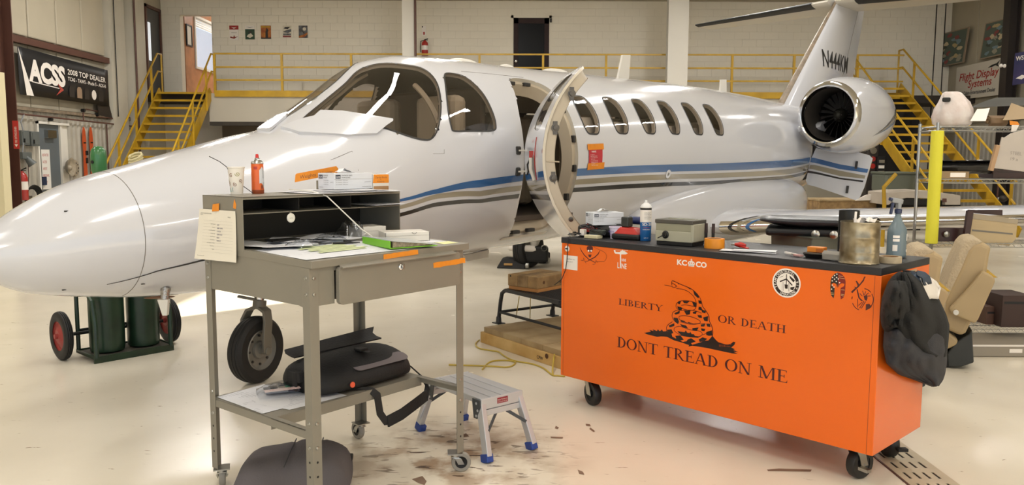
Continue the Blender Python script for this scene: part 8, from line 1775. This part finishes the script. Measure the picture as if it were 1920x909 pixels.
# ---- right wall: picture boards and banners
def rwq(name, label, cat, q, m, th_=.03, X=XR-.18, parts=()):
    P = [FX(x, y, X) for x, y in q]; c = sum(P, Vector())/len(P); t = thing(name, label, cat, (X, c.y, 0)); mb = MB(); A = [p-Vector((X, c.y, 0)) for p in P]; n = len(A)
    mb.add(A+[p+Vector((th_, 0, 0)) for p in A], [tuple(range(n)), tuple(reversed(range(n, 2*n)))]+[(i, n+i, n+(i+1) % n, (i+1) % n) for i in range(n)]); mb.build('panel', m, t, fixn=True); return t, A
def quadp(A, u, v, off=-.006): return A[0].lerp(A[1], u).lerp(A[3].lerp(A[2], u), v)+Vector((off, 0, 0))
cols = [mat('r%d' % i, c_, .7) for i, c_ in enumerate(('6b7f86', '3a4038', 'a8946c', '7f3f3c', '8f8a78', '4f5a50', 'b8a888'))]
for (q, lb_, sd) in (([(1764, 64), (1817, 50), (1806, 117), (1752, 128)], 'left picture board of wildlife scenes on the right wall', 1), ([(1848, 44), (1893, 32), (1889, 100), (1836, 112)], 'right picture board of wildlife scenes on the right wall', 6)):
    t, A = rwq('picture_board', lb_, 'picture', q, mat('board_frame', '8a7864', .5)); rnd = random.Random(sd)
    mb = MB(); mb.add([quadp(A, u, v, -.004) for u, v in ((.04, .03), (.96, .03), (.96, .97), (.04, .97))], [(0, 1, 2, 3)]); mb.build('picture_ground', cols[5], t)
    for k in range(26):
        cu, cv, a_ = rnd.uniform(.15, .85), rnd.uniform(.1, .9), rnd.uniform(0, 3); pts = [(cu+rnd.uniform(.05, .14)*math.cos(a), cv+rnd.uniform(.03, .09)*math.sin(a)) for a in [2*math.pi*i/7+a_ for i in range(7)]]
        mb = MB(); mb.add([quadp(A, min(max(u, .05), .95), min(max(v, .04), .96), -.005-.0006*k) for u, v in pts], [tuple(range(7))]); mb.build('picture_patch', cols[(k+sd) % 7], t)
t, A = rwq('banner', 'white banner with red lettering and a black bird on the right wall', 'banner', [(1794, 127), (1879, 108), (1873, 178), (1790, 188)], mat('banner_white', 'b9b2a4', .5, bump=.2, bs=3), .008)
def qtext(mb, A, s, u, v, w_, h_, off=.012, sh=0):
    vv, ff, tw, th = text_geo(s, 1, off); mb.add([quadp(A, u+(p[0]+p[1]*sh)/tw*w_, v-p[1]/th*h_, -.007) for p in vv], [tuple(f) for f in ff])
mb = MB(); qtext(mb, A, 'Flight Display', .09, .44, .86, .22, .012, .15); qtext(mb, A, 'Systems', .30, .68, .52, .22, .012, .15); lab(mb.build('red_lettering', pr, t), 'red lettering Flight Display Systems')
mb = MB(); qtext(mb, A, 'World Cabin Entertainment Dealer', .02, .88, .90, .11, .01); tag(mb.build('black_lettering', M_ink, t), kind='stuff')
mb = MB(); mb.add([quadp(A, u, v, -.008) for u, v in ((.72, .20), (.80, .14), (.90, .12), (.97, .05), (.93, .16), (.97, .24), (.88, .17), (.80, .20))], [tuple(range(8))]); lab(mb.build('bird_mark', M_black, t), 'black bird mark')
t, A = rwq('banner', 'dark blue poster cut off at the right edge of the photograph', 'banner', [(1903, 100), (1960, 88), (1960, 150), (1898, 160)], mat('poster_blue', '242c55', .45, var=.4, vs=3, col2='3a3560'), .008, X=XR-.5)
mb = MB(); qtext(mb, A, 'WSI', .06, .25, .3, .14, .02); mb.build('white_lettering', M_wh, t)
mb = MB(); mb.add([quadp(A, u, v, -.007) for u, v in ((.1, .8), (.3, .72), (.45, .78), (.3, .86))], [(0, 1, 2, 3)]); mb.build('wing_mark', M_wh, t)
for z in (3.6,):
    for dy_ in (-.14, .14): c = FX(1892 if dy_ < 0 else 1899, 120, XR-.46); 
for k, px in enumerate((1889, 1898)):
    c = FX(px, 120, XR-.52); t = thing('round_lamp', ('left', 'right')[k]+' small round white lamp on the dark column at the right wall', 'lamp', (XR-.452, FX(1896, 80, XR-.3).y+(.07 if k == 0 else -.07), c.z)); mb = MB(); mb.lathe([(0, .05), (.03, .045), (.045, .02), (.045, 0)], (0, 0, 0), (-1, 0, 0), 14, cap=False); mb.build('lamp_glass', M_wh, t, smooth=True); MB().cyl((0, 0, 0), (.01, 0, 0), .05, n=14).build('lamp_base', M_brown, t)
# ---- store of things under the right-hand stairs
def box2(name, label, cat, px0, py0, px1, py1, Y, dep, m, pn='body', bev=.01, floor=False):
    a, b = FY(px0, py0, Y), FY(px1, py1, Y); z0 = 0 if floor else b.z; t = thing(name, label, cat, ((a.x+b.x)/2, Y+dep/2, z0)); w_, h_ = b.x-a.x, a.z-z0; MB().box((0, 0, h_/2), (w_, dep, h_)).build(pn, m, t, bevel=bev); return t, w_, h_
uw2 = MB().bb((FY(1640, 300, 21).x, 21.05, 0), (10.5, 21.12, 3.0)).build('dark_backing_understairs', M_dark); tag(uw2, kind='structure')  # dark backing panel, its colour standing in for shade under the stairs
tag(MB().bb((4.6, YM+.9, 0), (FY(1640, 300, 21).x, YM+1.0, 2.46)).build('wall_partition', mat('partition', 'a39c8c', .7, var=.08, vs=1.5)), kind='structure')
t, w_, h_ = box2('control_cabinet', 'tall dark control cabinet with round dials under the right stairs', 'cabinet', 1628, 268, 1644, 352, 19.5, .4, mat('cabinet_dark', '35302e', .5, var=.4, vs=8), floor=True)
for k, (z, r_, m) in enumerate(((h_-.18, .08, M_steel), (h_-.38, .06, R_), (h_-.55, .06, M_redp), (h_-.75, .05, M_ink))): MB().lathe([(0, .02), (r_, .015), (r_, 0)], (0, -.205, z), (0, -1, 0), 16, cap=False).build('dial', m, t)
t, w_, h_ = box2('switch_panel', 'narrow panel of white switches right of the control cabinet', 'panel', 1646, 293, 1658, 350, 19.4, .2, M_black, floor=True)
for k in range(6): MB().box((0, -.105, h_-.12-.13*k), (w_*.7, .02, .07)).build('switch_plate', M_wh if k % 2 else M_steel, t)
t, w_, h_ = box2('plastic_tote', 'grey-green plastic tote under the right stairs', 'tote', 1660, 330, 1742, 365, 17.5, .7, mat('tote_grey', '5c6156', .5), floor=False, bev=.06); MB().box((0, 0, h_+.01), (w_*1.03, .74, .05)).build('tote_lid', mat('tote_grey', ''), t, bevel=.02)
t.location.z = 0; 
for c_ in t.children: c_.location.z = FY(1700, 360, 17.5).z-.0
MB().box((0, 0, t.children[0].location.z/2), (w_*.8, .5, t.children[0].location.z)).build('tote_stand', M_dark, t)
o_ = Vector((FY(1735, 370, 14.5).x, 14.5, 0)); t = thing('white_cart', 'white utility cart with an arched black opening behind the wing', 'cart', o_); M_cw2 = mat('cart_white', 'b5aa9c', .5, var=.1, vs=4)
def s14(pts, Y0, Y1, m, nm, bev=.01): return slabY(pts, Y0, Y1, m, nm, t, bev, o_)
s14([(1664, 361), (1700, 358), (1737, 357), (1801, 366), (1801, 384), (1772, 384), (1772, 376), (1740, 372), (1700, 371), (1676, 376), (1667, 384), (1662, 384)], 14.5, 15.3, M_cw2, 'body')
s14([(1668, 384), (1680, 377), (1700, 372.5), (1735, 373), (1770, 378), (1770, 384)], 14.6, 14.7, M_black, 'arch_opening', 0); s14([(1770, 378), (1801, 374), (1801, 392), (1664, 392), (1664, 385)], 14.75, 15.2, M_dark, 'underside', 0)
s14([(1768, 372), (1775, 372), (1775, 379), (1768, 379)], 14.48, 14.5, M_brown, 'socket', 0)
for x in (1670, 1795): a = FY(x, 384, 14.9); MB().bb((a.x-o_.x-.03, .35, 0), (a.x-o_.x+.03, .41, a.z)).build('cart_leg', M_steel, t)
mb = MB(); mb.tube([FY(1680, 326, 14.2), FY(1657, 351, 14.2), FY(1658, 385, 14.2), Vector((FY(1658, 385, 14.2).x, 14.2, 0))], .035, 8); tag(mb.build('yellow_handle', M_yellow, smooth=True), 'bent yellow pipe handle standing left of the white cart', 'handle')
t, w_, h_ = box2('wooden_crate', 'low worn wooden crate with boards behind the wing under the baggage door', 'crate', 1537, 377, 1644, 386, 15.2, .8, M_tim, floor=True)
MB().box((0, 0, h_+.015), (w_*1.02, .84, .03)).build('crate_lid', M_ply, t); o_ = FY(1625, 372, 15.0); mb = MB(); q = [FY(x, y, 15.15)-Vector(t.location) for x, y in ((1604, 376), (1626, 365), (1638, 364), (1639, 375))]; mb.add(q+[v+Vector((0, .05, 0)) for v in q], [(0, 1, 2, 3), (7, 6, 5, 4), (0, 4, 5, 1), (1, 5, 6, 2), (2, 6, 7, 3), (3, 7, 4, 0)]); lab(mb.build('white_fin', M_wh, t, fixn=True), 'white plastic piece lying on the crate')
# dark valve cluster low on the right stairs
t = thing('wall_pump', 'small dark pump on a pipe beside the foot of the right stairs', 'pump', FY(1881, 372, 17.8)); MB().ball((0, 0, 0), .09, sc=(1, 1, .8)).build('pump_body', mat('pump_dark', '3c352e', .5, metal=.3), t, smooth=True); MB().cyl((-.1, .05, -t.location.z), (-.1, .05, .5), .02).build('pipe', M_brown, t); MB().cyl((-.1, .05, 0), (.05, 0, 0), .03).build('pump_inlet', M_steel, t)
# extra leaning poster pieces near the left stairs
t, w_, h_ = box2('door_panel', 'dark recess door under the left end of the walkway', 'door', 352, 300, 372, 340, 21.2, .05, M_dark, floor=True); MB().box((w_*.3, -.03, 1.0), (.03, .03, .1)).build('pull_handle', M_steel, t)
